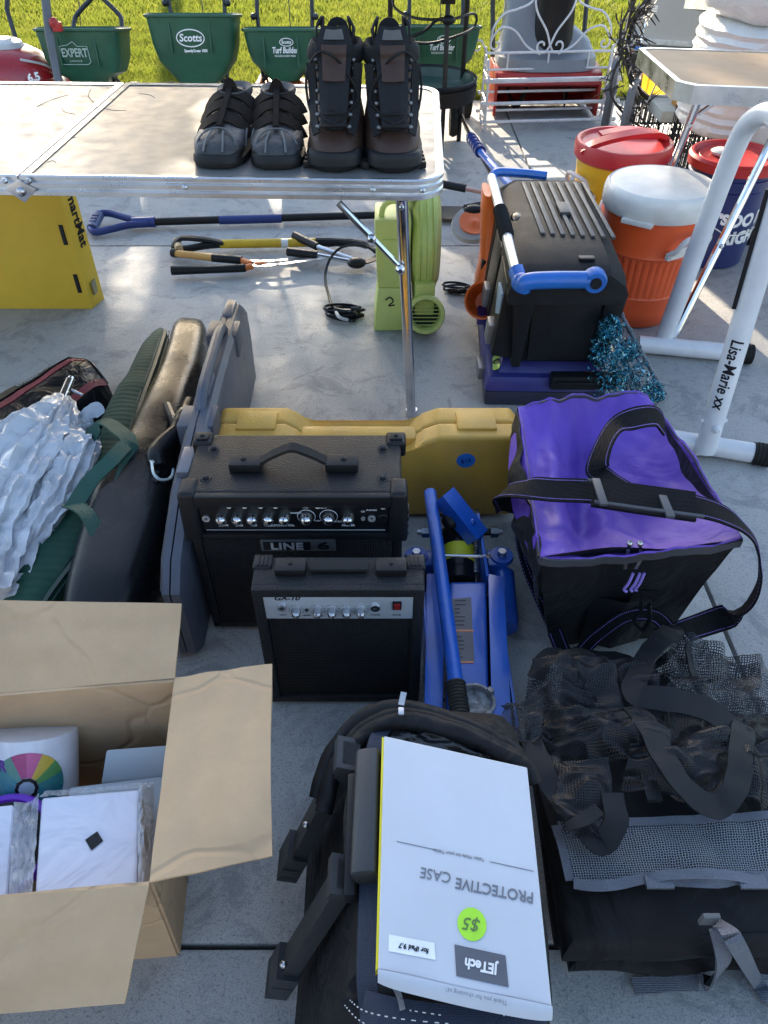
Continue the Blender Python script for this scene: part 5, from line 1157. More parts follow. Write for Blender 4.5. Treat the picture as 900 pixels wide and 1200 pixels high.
mb = MB(); mb.prism([(x, y) for x, y in rrect(.018, .05, .008)], 0, .002, 'XY', M=Matrix.Translation(W(177, 468, 0.150)) @ Matrix.Rotation(R(-28), 4, 'Z') @ Matrix.Rotation(R(-50), 4, 'Y')); build(mb, 'price_dot', mat('neon_dot', (.55, .85, .05), .5), t, True)

# grey hard case standing on edge
grc = mat('case_grey', (.075, .083, .108), .42, bump=(120, .15), dust=.12, var=(4, .12))
t = thing('grey_long_case', 'grey hard long case standing on its edge beside the larger amplifier', 'hard case', (-.43, 1.42, 0))
# outline seen from the side: y along, z up
pf_ = [(.90, .02), (.90, .20), (.95, .24), (1.10, .285), (1.30, .30), (1.50, .30), (1.62, .295), (1.78, .29), (1.88, .28), (1.94, .24), (1.95, .16), (1.94, .02)]
GX = lambda y: -.400 - (y - 1) * .02
def half_case(x0, x1, x2, name):
    mb = MB(); rings = []; cx = 1.42
    for x, k in ((x0, 1.0), (x1, 1.0), (x2, .965)):
        rings.append([V((x + GX(y), cx + (y - cx) * k, .01 + (z - .01) * (k if k == 1 else .96))) for y, z in pf_])
    mb.loft(rings); return build(mb, name, grc, t, True, ang=40)
half_case(.001, .018, .030, 'right_shell'); half_case(-.002, -.014, -.024, 'left_shell')
for y, z in ((1.34, .300), (1.74, .292)):
    mb = MB(); x = GX(y); mb.box(x - .044, x + .036, y - .045, y + .035, z - .07, z - .004, .006); build(mb, 'rib', grc, t, True)
for y, z in ((1.18, .29), (1.45, .30), (1.84, .284)):
    mb = MB(); x = GX(y); mb.box(x - .014, x + .012, y - .045, y + .04, z - .01, z + .010, .005); build(mb, 'latch', mat('case_latch', (.15, .155, .19), .35), t, True)
mb = MB(); mb.tube(cr([(GX(1.36), 1.36, .29), (GX(1.4), 1.40, .316), (GX(1.55), 1.55, .320), (GX(1.7), 1.68, .314), (GX(1.72), 1.72, .285)], 5), .013, 10); build(mb, 'handle', grc, t, True)

# ============================================================ YELLOW TOOL CASE
ycs = mat('case_yellow', (.68, .37, .06), .5, bump=(220, .25), dust=.5, var=(4, .12))
t = thing('yellow_tool_case', 'faded yellow hard tool case standing on edge behind the amplifiers with a blue sticker', 'tool case', (-.02, 1.38, 0))
x0, x1, fy = -.40, .325, 1.315
def ycase(yA, yB, name, ins):
    o_ = [(x0 + ins, .012), (x1 - .02, .012), (x1, .035), (x1 - .005, .215), (x1 - .03, .25), (x1 - .20, .25), (x1 - .235, .235), (x1 - .27, .20), (-.17, .20), (-.20, .235), (-.225, .25), (x0 + .03, .25), (x0, .225), (x0, .04)]
    mb = MB(); mb.prism(o_, yA, yB, 'XZ', .010, 3); return build(mb, name, ycs, t, True)
fs_ = ycase(fy, fy + .058, 'front_shell', 0); ycase(fy + .060, fy + .12, 'back_shell', 0)
mb = MB(); mb.box(-.2, x1 - .25, fy + .035, fy + .085, .195, .222, .01); build(mb, 'handle', ycs, t, True)
mb = MB()
for xx in (-.29, .21): mb = MB(); mb.box(xx - .045, xx + .045, fy + .025, fy + .095, .235, .257, .006); build(mb, 'latch', ycs, t, True)
mb = MB(); mb.prism([(.187 + .0215 * math.cos(a * PI / 16), .185 + .020 * math.sin(a * PI / 16)) for a in range(32)], fy - .0015, fy, 'XZ'); sk = build(mb, 'sticker', mat('sticker_blue', (.02, .16, .55), .5), fs_, True)
lettering('$15', .016, mat('ink_dark_blue', (.01, .02, .15), .5), sk, (.187, fy - .002, .185), (1, 0, .2), (0, 0, 1), True)

# ============================================================ AMPLIFIERS
tolex = mat('tolex', (.012, .0135, .017), .36, bump=(330, .55), dust=.05, var=(4, .1)); tolex2 = mat('tolex_grey', (.020, .022, .026), .5, bump=(300, .6), dust=.08)
grille = mat('grille_cloth', (.012, .012, .015), .7, bump=(210, 1.0, 'weave')); panelb = mat('panel_black', (.012, .013, .016), .3)
wprint = mat('print_white', (.75, .77, .8), .5)
AX0, AX1, AY0, AY1, AZ = -.362, .038, .972, 1.148, .385
t = thing('guitar_amplifier', 'larger black guitar amplifier with strap handle and a row of silver knobs', 'amplifier', (-.16, 1.05, 0))
mb = MB(); mb.box(AX0 + .006, AX1 - .006, AY0 + .006, AY1, .012, AZ, .006, 3)
cab = build(mb, 'cabinet', tolex, t, True)
mb = MB(); mb.box(AX0 + .022, AX1 - .022, AY0 + .001, AY0 + .012, .03, .283, .002); build(mb, 'grille', grille, t, True)
mb = MB()
mb.box(AX0 + .004, AX0 + .022, AY0, AY0 + .02, .014, .27, .005); mb.box(AX1 - .022, AX1 - .004, AY0, AY0 + .02, .014, .27, .005); mb.box(AX0 + .004, AX1 - .004, AY0, AY0 + .02, .012, .03, .005); build(mb, 'front_frame', tolex, t, True)
mb = MB(); mb.box(AX0 + .025, AX1 - .025, AY0 - .006, AY0 + .01, .358, AZ - .001, .004); mb.box(AX0 + .025, AX1 - .025, AY0 - .008, AY0 + .01, .281, .294, .005); build(mb, 'panel_surround', blk, t, True)
for s, xx in ((1, AX0), (-1, AX1)):
    mb = MB(); a_, b_ = sorted((xx - s * .006, xx + s * .030)); mb.hexa([(a_, AY0 - .012, .276), (b_, AY0 - .012, .276), (b_, AY0 + .045, .276), (a_, AY0 + .045, .276), (a_ + .002, AY0 - .004, AZ + .004), (b_ - .002, AY0 - .004, AZ + .004), (b_ - .002, AY0 + .045, AZ + .004), (a_ + .002, AY0 + .045, AZ + .004)], .009, 3); build(mb, 'front_corner', blk, t, True)
    mb = MB(); a_, b_ = sorted((xx - s * .004, xx + s * .034)); mb.box(a_, b_, AY1 - .034, AY1 + .004, AZ - .03, AZ + .005, .007, 3); mb.box(a_ + .007, b_ - .007, AY1 - .026, AY1 - .006, AZ + .004, AZ + .009, .004); bolt(mb, ((a_ + b_) / 2, AY1 - .016, AZ + .008), (0, 0, 1), .005); build(mb, 'rear_corner', blk, t, True)
for x in (AX0 + .04, AX1 - .04):
    for y in (AY0 + .045, AY1 - .045): mb = MB(); bolt(mb, (x, y, AZ - .0005), (0, 0, 1), .0075); mb.lathe([(.001, .001), (.010, .0015), (.011, 0)], (x, y, AZ), 14); build(mb, 'screw', blk2, cab, True)
mb = MB(); hx = [AX0 + .11, AX1 - .115]; hy = (AY0 + AY1) / 2 - .012
mb.strap([(hx[0], hy, AZ + .012), (hx[0] + .028, hy, AZ + .016), (hx[0] + .05, hy - .002, AZ + .031), (hx[0] + .072, hy - .003, AZ + .043), (sum(hx) / 2, hy - .004, AZ + .049), (hx[1] - .072, hy - .003, AZ + .043), (hx[1] - .05, hy - .002, AZ + .031), (hx[1] - .028, hy, AZ + .016), (hx[1], hy, AZ + .012)], .022, .006, (0, 0, 1), 6); hd = build(mb, 'handle', rubber, t, True)
mb = MB()
for s, x in ((-1, hx[0]), (1, hx[1])): mb = MB(); mb.box(x - .030, x + .030, hy - .017, hy + .017, AZ + .0, AZ + .019, .005); bolt(mb, (x + .004 * s, hy, AZ + .018), (0, 0, 1), .006); build(mb, 'handle_end', blk, t, True)
mb = MB(); mb.box(AX0 + .03, AX1 - .03, AY0 - .001, AY0 + .01, .294, .377, .001); pn = build(mb, 'control_panel', panelb, t, True)
PW = AX1 - AX0 - .06; px0 = AX0 + .03; PZ = .377; PH = .082; yf = AY0 - .0012
def ap(u, v): return V((px0 + PW * u, yf, PZ - PH * v))
def knob(c, r, d_, m1, par, ind=True):
    mb = MB(); mb.lathe([(r * 1.12, 0), (r * 1.05, -d_ * .5), (r, -d_ * .9), (r * .92, -d_ * 1.05), (r * .7, -d_ * 1.22), (r * .35, -d_ * 1.32), (.0005, -d_ * 1.35)], c, 20, 'Y', M=None)
    for k in range(12): a = k * PI / 6; mb.tube([c + V((r * 1.06 * math.cos(a), -.001, r * 1.06 * math.sin(a))), c + V((r * 1.0 * math.cos(a), -d_ * .85, r * 1.0 * math.sin(a)))], r * .12, 4)
    k_ = build(mb, 'knob', m1, par, True)
    if ind: mb = MB(); a = random.uniform(.5, 2.6); mb.box(-.0007, .0007, -d_ * 1.3, -d_ * .9, r * .5, r * .98, M=Matrix.Translation(c) @ Matrix.Rotation(a - PI / 2, 4, 'Y')); build(mb, 'pointer', blk2, k_, True)
    return k_
# lathe on Y axis grows towards +Y for positive z, negative values face the camera
for u, nm in ((.115, 'DRIVE'), (.199, 'BASS'), (.278, 'MID'), (.363, 'TREBLE'), (.447, 'CHAN VOL'), (.564, ''), (.682, ''), (.785, 'MASTER')):
    knob(ap(u, .53), .0095, .014, chrome, t)
    if nm: lettering(nm, .0066, wprint, pn, ap(u, .80), (1, 0, 0), (0, 0, 1), True, bold=.0001, depth=.0002)
for u, nm in ((.163, 'CLEAN'), (.246, 'CRUNCH'), (.329, 'METAL'), (.408, 'INSANE'), (.628, 'TAP')):
    mb = MB(); mb.lathe([(.0055, 0), (.005, -.003), (.0005, -.0035)], ap(u, .2), 14, 'Y'); build(mb, 'button', mat('button_white', (.8, .8, .78), .3), t, True)
    if u < .6: lettering(nm, .0045, wprint, pn, ap(u - .04, .12), (1, 0, 0), (0, 0, 1), True, depth=.0002)
lettering('AMP MODELS', .0058, wprint, pn, ap(.285, .05), (1, 0, 0), (0, 0, 1), True, bold=.0001, depth=.0002); lettering('EFFECTS SMART CONTROL', .0046, wprint, pn, ap(.585, .07), (1, 0, 0), (0, 0, 1), True, depth=.0002)
for u, v, nm in ((.562, .26, 'MOD'), (.51, .42, 'CHORUS'), (.62, .66, 'TREM'), (.655, .27, 'DELAY'), (.73, .68, 'REVERB'), (.865, .38, 'CD'), (.911, .34, 'PHONES'), (.972, .3, 'FBV'), (.03, .22, 'GUITAR'), (.93, .08, 'POWER')): lettering(nm, .005, wprint, pn, ap(u, v), (1, 0, 0), (0, 0, 1), True, depth=.0002)
lettering('SPIDER IV 15', .0088, mat('print_grey', (.3, .34, .4), .5), pn, ap(.80, .2), (1, 0, 0), (0, 0, 1), True, bold=.0004, depth=.0002)
for u in (.564, .682):
    mb = MB(); c0 = ap(u, .53); mb.tube([c0 + V((.016 * math.cos(a), 0, .016 * math.sin(a))) for a in [R(-40 + 260 * k / 20) for k in range(21)]], .0005, 4); build(mb, 'print_arc', wprint, pn, True)
mb = MB(); mb.box(px0 + .006, px0 + PW - .006, yf - .0005, yf + .0002, PZ - .004, PZ - .0035); mb.box(px0 + .006, px0 + PW - .006, yf - .0005, yf + .0002, PZ - PH + .0045, PZ - PH + .005); build(mb, 'print_lines', wprint, pn, True)
for u, r_ in ((.03, .007), (.911, .007), (.865, .0038)):
    mb = MB(); mb.lathe([(r_ * .45, .002), (r_ * .5, -.003), (r_, -.003), (r_, 0)], ap(u, .58), 18, 'Y'); build(mb, 'jack_socket', mat('jack_ring', (.7, .7, .7), .3, .7), t, True)
mb = MB(); c0 = ap(.972, .6); mb.lathe([(.0005, -.001), (.009, -.001), (.010, 0)], c0, 18, 'Y'); c0 = ap(.935, .2); mb.lathe([(.0005, -.001), (.006, -.001), (.007, 0)], c0, 18, 'Y'); build(mb, 'port', blk2, t, True)
mb = MB(); mb.prism([(x, z) for x, z in rrect(.140, .0285, .003, 3, -.160, .264)], AY0 - .007, AY0 + .001, 'XZ', .0015); lg = build(mb, 'logo_plate', mat('plate_grey', (.16, .17, .18), .3, .6), t, True)
mb = MB(); mb.prism([(x, z) for x, z in rrect(.088, .021, .001, 2, -.181, .264)], AY0 - .0085, AY0 - .006, 'XZ', .0005); build(mb, 'logo_field', panelb, lg, True)
lettering('LINE', .0235, mat('logo_silver', (.55, .57, .6), .3, .6), lg, (-.181, AY0 - .0087, .264), (1, 0, 0), (0, 0, 1), True, sx=1.25, bold=.0007, sp=1.05); lettering('6', .025, panelb, lg, (-.113, AY0 - .0073, .264), (1, 0, 0), (0, 0, 1), True, sx=1.9, bold=.0008)
for x in (AX0 + .03, AX1 - .03):
    for y in (AY0 + .03, AY1 - .03): mb = MB(); mb.cyl((x, y, 0), (x, y, .014), .012, 14); build(mb, 'foot', rubber, t, True)
mb = MB()
for k in range(4): mb.box(AX1 + .004, AX1 + .007, AY0 + .0, AY0 + .02, .285 + k * .018, .293 + k * .018, .001)
build(mb, 'corner_slots', blk2, t, True)

BX0, BX1, BY0, BY1, BZ = -.218, .067, .792, .868, .338
t = thing('guitar_amplifier', 'smaller black practice amplifier with a silver control panel and red switch, in front', 'amplifier', (-.075, .83, 0))
mb = MB(); mb.box(BX0, BX1, BY0 + .01, BY1, .008, BZ, .006, 3); cab = build(mb, 'cabinet', tolex2, t, True)
mb = MB()
mb.box(BX0, BX0 + .02, BY0, BY0 + .02, .008, BZ - .001, .006); mb.box(BX1 - .02, BX1, BY0, BY0 + .02, .008, BZ - .001, .006); mb.box(BX0 + .01, BX1 - .01, BY0 + .0005, BY0 + .02, BZ - .021, BZ - .001, .005); mb.box(BX0 + .01, BX1 - .01, BY0 + .0005, BY0 + .02, .009, .028, .005); build(mb, 'front_frame', tolex2, t, True)
mb = MB(); mb.box(BX0 + .019, BX1 - .019, BY0 + .006, BY0 + .012, .027, .262, .001); build(mb, 'grille', grille, t, True)
mb = MB(); mb.box(BX0 + .0185, BX1 - .0185, BY0 + .002, BY0 + .013, .262, .318, .001); pn = build(mb, 'control_panel', mat('panel_silver', (.55, .58, .62), .35, .45, var=(3, .05)), t, True)
yf = BY0 + .0018
def bp(u, v): return V((BX0 + .0185 + (BX1 - BX0 - .037) * u, yf, .318 - .056 * v))
for u, nm in ((.212, 'GAIN'), (.355, 'VOLUME'), (.452, 'TREBLE'), (.551, 'MIDDLE'), (.649, 'BASS')):
    knob(bp(u, .60), .0068, .012, steel, t); lettering(nm, .0042, blk2, pn, bp(u, .86), (1, 0, 0), (0, 0, 1), True, depth=.0002)
    mb = MB(); c0 = bp(u, .58)
    for k in range(11): a = R(-30 + 24 * k); d_ = V((math.cos(a), 0, math.sin(a))); mb.tube([c0 + d_ * .0105, c0 + d_ * .0135], .0004, 4)
    build(mb, 'tick_marks', blk2, pn, True)
for u, nm in ((.118, 'INPUT'), (.746, 'PHONES')):
    mb = MB(); mb.lathe([(.004, .002), (.0042, -.004), (.0078, -.004), (.0082, 0)], bp(u, .45), 18, 'Y'); build(mb, 'jack_socket', chrome, t, True); lettering(nm, .0042, blk2, pn, bp(u, .82), (1, 0, 0), (0, 0, 1), True, depth=.0002)
    mb = MB(); mb.lathe([(.0001, -.001), (.0041, -.001)], bp(u, .45), 12, 'Y'); build(mb, 'jack_hole', panelb, t, True)
mb = MB(); mb.sph(bp(.282, .58), .0035); build(mb, 'boost_button', blk2, t, True); lettering('BOOST', .0042, blk2, pn, bp(.282, .84), (1, 0, 0), (0, 0, 1), True, depth=.0002)
lettering('GA-10', .0135, blk2, pn, bp(.155, .06), (1, 0, 0), (0, 0, 1), True, shear=.25, bold=.0003, depth=.0002, sx=1.15)
mb = MB(); c0 = bp(.892, .36); mb.box(c0.x - .0075, c0.x + .0075, c0.y - .003, c0.y + .001, c0.z - .010, c0.z + .010, .001); sw = build(mb, 'power_switch', blk2, t, True)
mb = MB(); mb.hexa([(c0.x - .005, c0.y - .0045, c0.z - .0075), (c0.x + .005, c0.y - .0045, c0.z - .0075), (c0.x + .005, c0.y, c0.z - .0075), (c0.x - .005, c0.y, c0.z - .0075), (c0.x - .005, c0.y - .007, c0.z + .0075), (c0.x + .005, c0.y - .007, c0.z + .0075), (c0.x + .005, c0.y, c0.z + .0075), (c0.x - .005, c0.y, c0.z + .0075)], .0008); build(mb, 'rocker', mat('switch_red', (.25, .01, .012), .3), sw, True)
lettering('POWER', .0042, blk2, pn, bp(.892, .82), (1, 0, 0), (0, 0, 1), True, depth=.0002)
for s, x in ((1, BX0), (-1, BX1)):
    mb = MB(); a_, b_ = sorted((x - s * .003, x + s * .031)); mb.box(a_, b_, BY1 - .03, BY1 + .003, BZ - .022, BZ + .004, .006, 3)
    for k in range(3): xx = lerp(a_, b_, .3 + k * .2); mb.box(xx - .002, xx + .002, BY1 - .026, BY1 - .004, BZ + .003, BZ + .006, .001)
    build(mb, 'corner', blk, t, True)
mb = MB(); hy = BY0 + .045
mb.box(-.17 + .046, .02 - .046, hy - .010, hy + .010, BZ + .004, BZ + .011, .002); build(mb, 'handle', rubber, t, True)
mb = MB()
for x in (-.155, .012): mb = MB(); mb.box(x - .026, x + .026, hy - .016, hy + .016, BZ - .001, BZ + .015, .005); bolt(mb, (x, hy, BZ + .0145), (0, 0, 1), .004); build(mb, 'handle_end', blk, t, True)
for x in (BX0 + .02, BX1 - .02):
    for y in (BY0 + .02, BY1 - .015): mb = MB(); mb.cyl((x, y, 0), (x, y, .01), .009, 12); build(mb, 'foot', rubber, t, True)
# ============================================================ FLOOR JACK
jb = mat('jack_blue', (.010, .085, .42), .3, coat=.25, dust=.35, var=(5, .1), bump=(60, .08))
t = thing('floor_jack', 'bright blue hydraulic floor jack with its handle folded along the body', 'floor jack', (.17, 1.0, 0))
def chan(xa, ya, xb, yb, z0, z1, wt_, name, flange=.014):
    mb = MB(); mb.hexa([(xa, ya, z0), (xa + wt_, ya, z0), (xb + wt_, yb, z0), (xb, yb, z0), (xa, ya, z1), (xa + wt_, ya, z1), (xb + wt_, yb, z1 * .95), (xb, yb, z1 * .95)], .002); return mb
zt = .135
# side rails: tall plates with a top flange
for s, pts in ((0, [(497, 850), (500, 672), (520, 672), (519, 850)]), (1, [(572, 672), (577, 850), (600, 850), (590, 676)])):
    q = [W(x, y, zt) for x, y in pts]; xs_ = sorted(p.x for p in q)
    mb = MB(); mb.prism([(p.x, p.y) for p in q], zt - .006, zt, 'XY', .0015)
    lx = (q[0] + q[1]) / 2 if s == 0 else (q[2] + q[3]) / 2
    ya_, yb_ = min(p.y for p in q), max(p.y for p in q)
    xx = (q[0].x + q[1].x) / 2 if s == 0 else (q[2].x + q[3].x) / 2 - .005
    xi = (q[2].x + q[3].x) / 2 - .005 if s == 0 else (q[0].x + q[1].x) / 2
    mb.box(xx, xx + .005, ya_, yb_, .03, zt - .005, .001)
    fr_ = W(515 if s == 0 else 560, 640, .16)
    # forward plate reaching to the pivot block
    p0_, p1_ = W(520 if s == 0 else 572, 675, zt), W(513 if s == 0 else 560, 603, .17)
    mb.hexa([(p0_.x - .003, p0_.y, .03), (p0_.x + .003, p0_.y, .03), (p1_.x + .003, p1_.y, .05), (p1_.x - .003, p1_.y, .05), (p0_.x - .003, p0_.y, zt), (p0_.x + .003, p0_.y, zt), (p1_.x + .003, p1_.y, .175), (p1_.x - .003, p1_.y, .175)], .001)
    build(mb, 'side_rail', jb, t, True)
mb = MB(); q = [W(x, y, .12) for x, y in ((522, 855), (527, 682), (570, 682), (574, 855))]; mb.prism([(p.x, p.y) for p in q], .105, .12, 'XY', .006, 3); c0 = (q[1] + q[2]) / 2; mb.box(q[1].x + .002, q[2].x - .002, q[1].y - .01, q[1].y + .002, .04, .118, .004); cov = build(mb, 'centre_plate', jb, t, True)
lm = mat('decal_grey', (.10, .10, .11), .5); lo = mat('decal_orange', (.55, .20, .10), .5)
q = [W(x, y, .1205) for x, y in ((533, 778), (530, 702), (552, 700), (556, 776))]; mb = MB(); mb.prism([(p.x, p.y) for p in q], .1202, .1208, 'XY'); dc = build(mb, 'decal', lm, cov, True)
mb = MB()
for y in (739, 776): a_, b_ = W(533, y, .121), W(555, y, .121); mb.box(a_.x, b_.x, a_.y - .0022, a_.y + .0022, .1209, .1213)
build(mb, 'decal_band', lo, dc, True)
rnd = random.Random(2); mb = MB()
for k in range(15):
    y = 704 + k * 4.7
    if 734 < y < 744: continue
    a_ = W(533, y, .121); mb.box(a_.x, a_.x + .022 * rnd.uniform(.4, 1), a_.y - .0009, a_.y + .0009, .1209, .1212)
build(mb, 'decal_text_lines', mat('decal_black', (.01, .01, .01), .5), dc, True)
# saddle
c0 = W(556, 826, .125)
mb = MB(); mb.lathe([(.001, 0), (.028, 0), (.034, .004), (.036, .020), (.031, .021), (.028, .010), (.001, .009)], (c0.x, c0.y, .118), 32)
for k in range(4): a = k * PI / 2 + .6; mb.box(-.006, .006, .030, .039, .012, .026, .002, M=Matrix.Translation((c0.x, c0.y, .118)) @ Matrix.Rotation(a, 4, 'Z'))
build(mb, 'saddle', mat('cast_iron', (.10, .105, .11), .6, .4, bump=(160, 1.0), var=(70, .7, (.45, .47, .5)), dust=.2), t, True)
# handle and foam grip
h0, h1, h2 = W(504, 577, .20), W(534, 800, .165), W(541, 852, .158)
mb = MB(); mb.tube([h0, h1], .0135, 16); hn = build(mb, 'handle_tube', jb, t, True)
mb = MB(); n = 26; mb.tube([lerp(h1, h2, k / n) for k in range(n + 1)], [.0175 if k % 2 else .0160 for k in range(n + 1)], 16); build(mb, 'handle_grip', rubber, hn, True)
# handle socket (square channel)
a_, b_ = W(520, 580, .215), W(560, 630, .15)
d_ = (b_ - a_).normalized(); sd2 = d_.cross(V((0, 0, 1))).normalized() * .019; up2 = sd2.cross(d_).normalized() * .019
mb = MB(); rings = []
for p in (a_, b_): rings.append([p + sd2 + up2, p - sd2 + up2, p - sd2 - up2, p + sd2 - up2])
for (s_, e_) in ((0, 1), (1, 2), (3, 0)):
    o1 = [rings[0][s_], rings[0][e_], rings[1][e_], rings[1][s_]]; cc = (rings[0][0] + rings[0][2]) / 2; cd2 = (rings[1][0] + rings[1][2]) / 2
    inn = [cc + (rings[0][s_] - cc) * .8, cc + (rings[0][e_] - cc) * .8, cd2 + (rings[1][e_] - cd2) * .8, cd2 + (rings[1][s_] - cd2) * .8]
    mb.hexa(o1 + inn)
bolt(mb, a_ * .3 + b_ * .7 + up2, up2, .006); build(mb, 'handle_socket', jb, t, True)
mb = MB(); c0 = W(540, 612, .13); mb.box(c0.x - .035, c0.x + .04, c0.y - .02, c0.y + .02, .05, .155, .008); mb.cyl((c0.x - .075, c0.y, .10), (c0.x + .075, c0.y, .10), .008, 10); mb.sph(W(528, 610, .17), .02, (1, 1, .8)); build(mb, 'pivot_block', blkm, t, True)
mb = MB()
for s in (-1, 1): mb.tube([(c0.x + s * .068, c0.y, .10), (c0.x + s * .085, c0.y, .10)], .013, 6); mb.tube([(c0.x + s * .085, c0.y, .10), (c0.x + s * .094, c0.y, .10)], .007, 8)
build(mb, 'pivot_nuts', steel, t, True)
# hydraulic ram with yellow label
r0, r1 = W(537, 622, .12), W(538, 682, .085)
mb = MB(); mb.tube([r0, r1], .034, 24); mb.tube([r0, r0 + (r0 - r1) * .15], .026, 20); rm = build(mb, 'ram', blk2, t, True)
mb = MB(); q0, q1 = lerp(r0, r1, .35), lerp(r0, r1, .66); mb.tube([q0, q1], .0346, 28); build(mb, 'yellow_label', mat('label_yellow', (.65, .62, .03), .5), rm, True)
ctr = lerp(q0, q1, .5)
mb = MB(); s0, s1 = W(558, 620, .12), W(557, 672, .095); n = 90
mb.tube([lerp(s0, s1, k / n) + V((.010 * math.cos(k * 1.1), 0, .010 * math.sin(k * 1.1))) for k in range(n)], .0022, 5); mb.tube([s0, s1], .008, 10); build(mb, 'return_spring', steel, t, True)
mb = MB(); mb.tube([W(517, 651, .145), W(575, 652, .145)], .0035, 8); build(mb, 'cross_rod', chrome, t, True)
# front axle arms, casters
for s, (ax_, cyl_) in enumerate((((488, 650), (488, 668)), ((588, 650), (588, 715)))):
    c0 = W(*ax_, .10); mb = MB(); e0 = W(516 if s == 0 else 572, 655, .10)
    mb.hexa([(min(c0.x, e0.x) - (.012 if s == 0 else 0), c0.y - .026, .03), (max(c0.x, e0.x) + (.012 if s else 0), c0.y - .026, .03), (max(c0.x, e0.x) + (.012 if s else 0), c0.y + .02, .03), (min(c0.x, e0.x) - (.012 if s == 0 else 0), c0.y + .02, .03)] + [(min(c0.x, e0.x) - (.012 if s == 0 else 0), c0.y - .026, .095), (max(c0.x, e0.x) + (.012 if s else 0), c0.y - .026, .095), (max(c0.x, e0.x) + (.012 if s else 0), c0.y + .02, .095), (min(c0.x, e0.x) - (.012 if s == 0 else 0), c0.y + .02, .095)], .004)
    mb.lathe([(.001, 0), (.024, 0), (.026, .004), (.024, .012), (.001, .012)], (c0.x, c0.y, .088), 24); ar = build(mb, 'axle_arm', jb, t, True)
    mb = MB(); bolt(mb, (c0.x, c0.y, .1), (0, 0, 1), .010); mb.tube([(c0.x, c0.y, .1), (c0.x, c0.y, .112)], .009, 6); build(mb, 'nut', steel, ar, True)
    mb = MB(); e1 = W(*cyl_, .05); mb.tube([(c0.x + (.003 if s else 0), c0.y - .02, .06), (e1.x + .006, e1.y - .03, .045), (e1.x + .006, e1.y - .045, .045)], [.026, .026, .022], 20); build(mb, 'caster_roller', jb if s else rubber, t, True)
mb = MB(); mb.tube([W(515, 690, .08), W(513, 850, .08)], .004, 6); mb.tube([W(509, 820, .12), W(522, 820, .12)], .003, 6); mb.tube([W(571, 700, .08), W(573, 850, .08)], .005, 6); build(mb, 'linkage', blkm, t, True)
for s in (0, 1):
    c0 = W(500 if s == 0 else 598, 845, .03); mb = MB(); mb.lathe([(.01, -.012), (.028, -.012), (.03, 0), (.028, .012), (.01, .012)], (c0.x, c0.y - .05, .03), 24, 'X'); build(mb, 'rear_wheel', blkm, t, True)

# ============================================================ PURPLE BAG
pur = mat('purple_nylon', (.115, .048, .40), .55, bump=(7, .6, 'cloth'), sheen=.03, var=(4, .12)); bkn = mat('bag_black', (.010, .010, .013), .5, bump=(8, .7, 'cloth'), sheen=.02, dust=.03)
stitch = mat('purple_stitch', (.28, .20, .62), .6)
t = thing('purple_tote_bag', 'purple topped black carry bag with wide stitched shoulder straps', 'bag', (.48, 1.1, 0))
FLc, FRc, BRc, BLc = W(634, 652, .33), W(869, 632, .33), W(757, 463, .33), W(608, 479, .33)
bFL, bFR, bBR, bBL = V((.352, .935, 0)), V((.585, .955, 0)), V((.60, 1.40, 0)), V((.33, 1.32, 0))
def edge_loop(z):
    f = z / .33; c = [lerp(b_, V((t_.x, t_.y, 0)), f ** .8) for b_, t_ in zip((bFL, bFR, bBR, bBL), (FLc, FRc, BRc, BLc))]; out = []
    for i in range(4):
        for k in range(12):
            u = k / 12; p = lerp(c[i], c[(i + 1) % 4], u); ctr_ = (c[0] + c[2]) / 2; inw = (ctr_ - p).normalized()
            p = p + inw * (.022 * math.sin(PI * u) * math.sin(PI * min(1, f * 1.0)) + .010 * nz(V((p.x * 9, p.y * 9, f * 4)), 1)); p.z = z + .01 * nz(V((p.x * 6, p.y * 6, 5)), 1) * f; out.append(p)
    return out
mb = MB(); mb.loft([edge_loop(.004 + .326 * k / 14) for k in range(15)], False); body = build(mb, 'body', bkn, t, True, ang=70)
L_ = edge_loop(.33)
def topz(u, v):
    # u left->right, v front->back
    p = lerp(lerp(FLc, FRc, u), lerp(BLc, BRc, u), v)
    inside = (math.sin(PI * min(max(u, 0), 1)) * math.sin(PI * min(max(v, 0), 1)))
    p = p.copy(); p.z += -.085 * inside ** .7 - .045 * math.exp(-((u - .25 - .25 * v) / .09) ** 2) * math.sin(PI * v) + .03 * math.exp(-((u - .12 - .1 * v) / .06) ** 2) * math.sin(PI * v) - .02 * math.exp(-((u - .7 + .3 * v) / .08) ** 2) * math.sin(PI * v) + .05 * math.exp(-((v - 1) / .14) ** 2) * math.sin(PI * u * .9 + .2) * .4 + .014 * nz(V((u * 4, v * 4, 7))) + .007 * nz(V((u * 11 + v * 3, v * 8, 2))) + .006 * (.3 - abs(nz(V((u * 6 - v * 4, v * 7 + u * 2, 11)))))
    p.y += -.012 * math.sin(PI * u) * (1 - v); p.x += .012 * math.sin(PI * v) * u
    return p
mb = MB(); mb.grid(60, 64, topz, .004); lidp = build(mb, 'top', pur, t, True, ang=70)
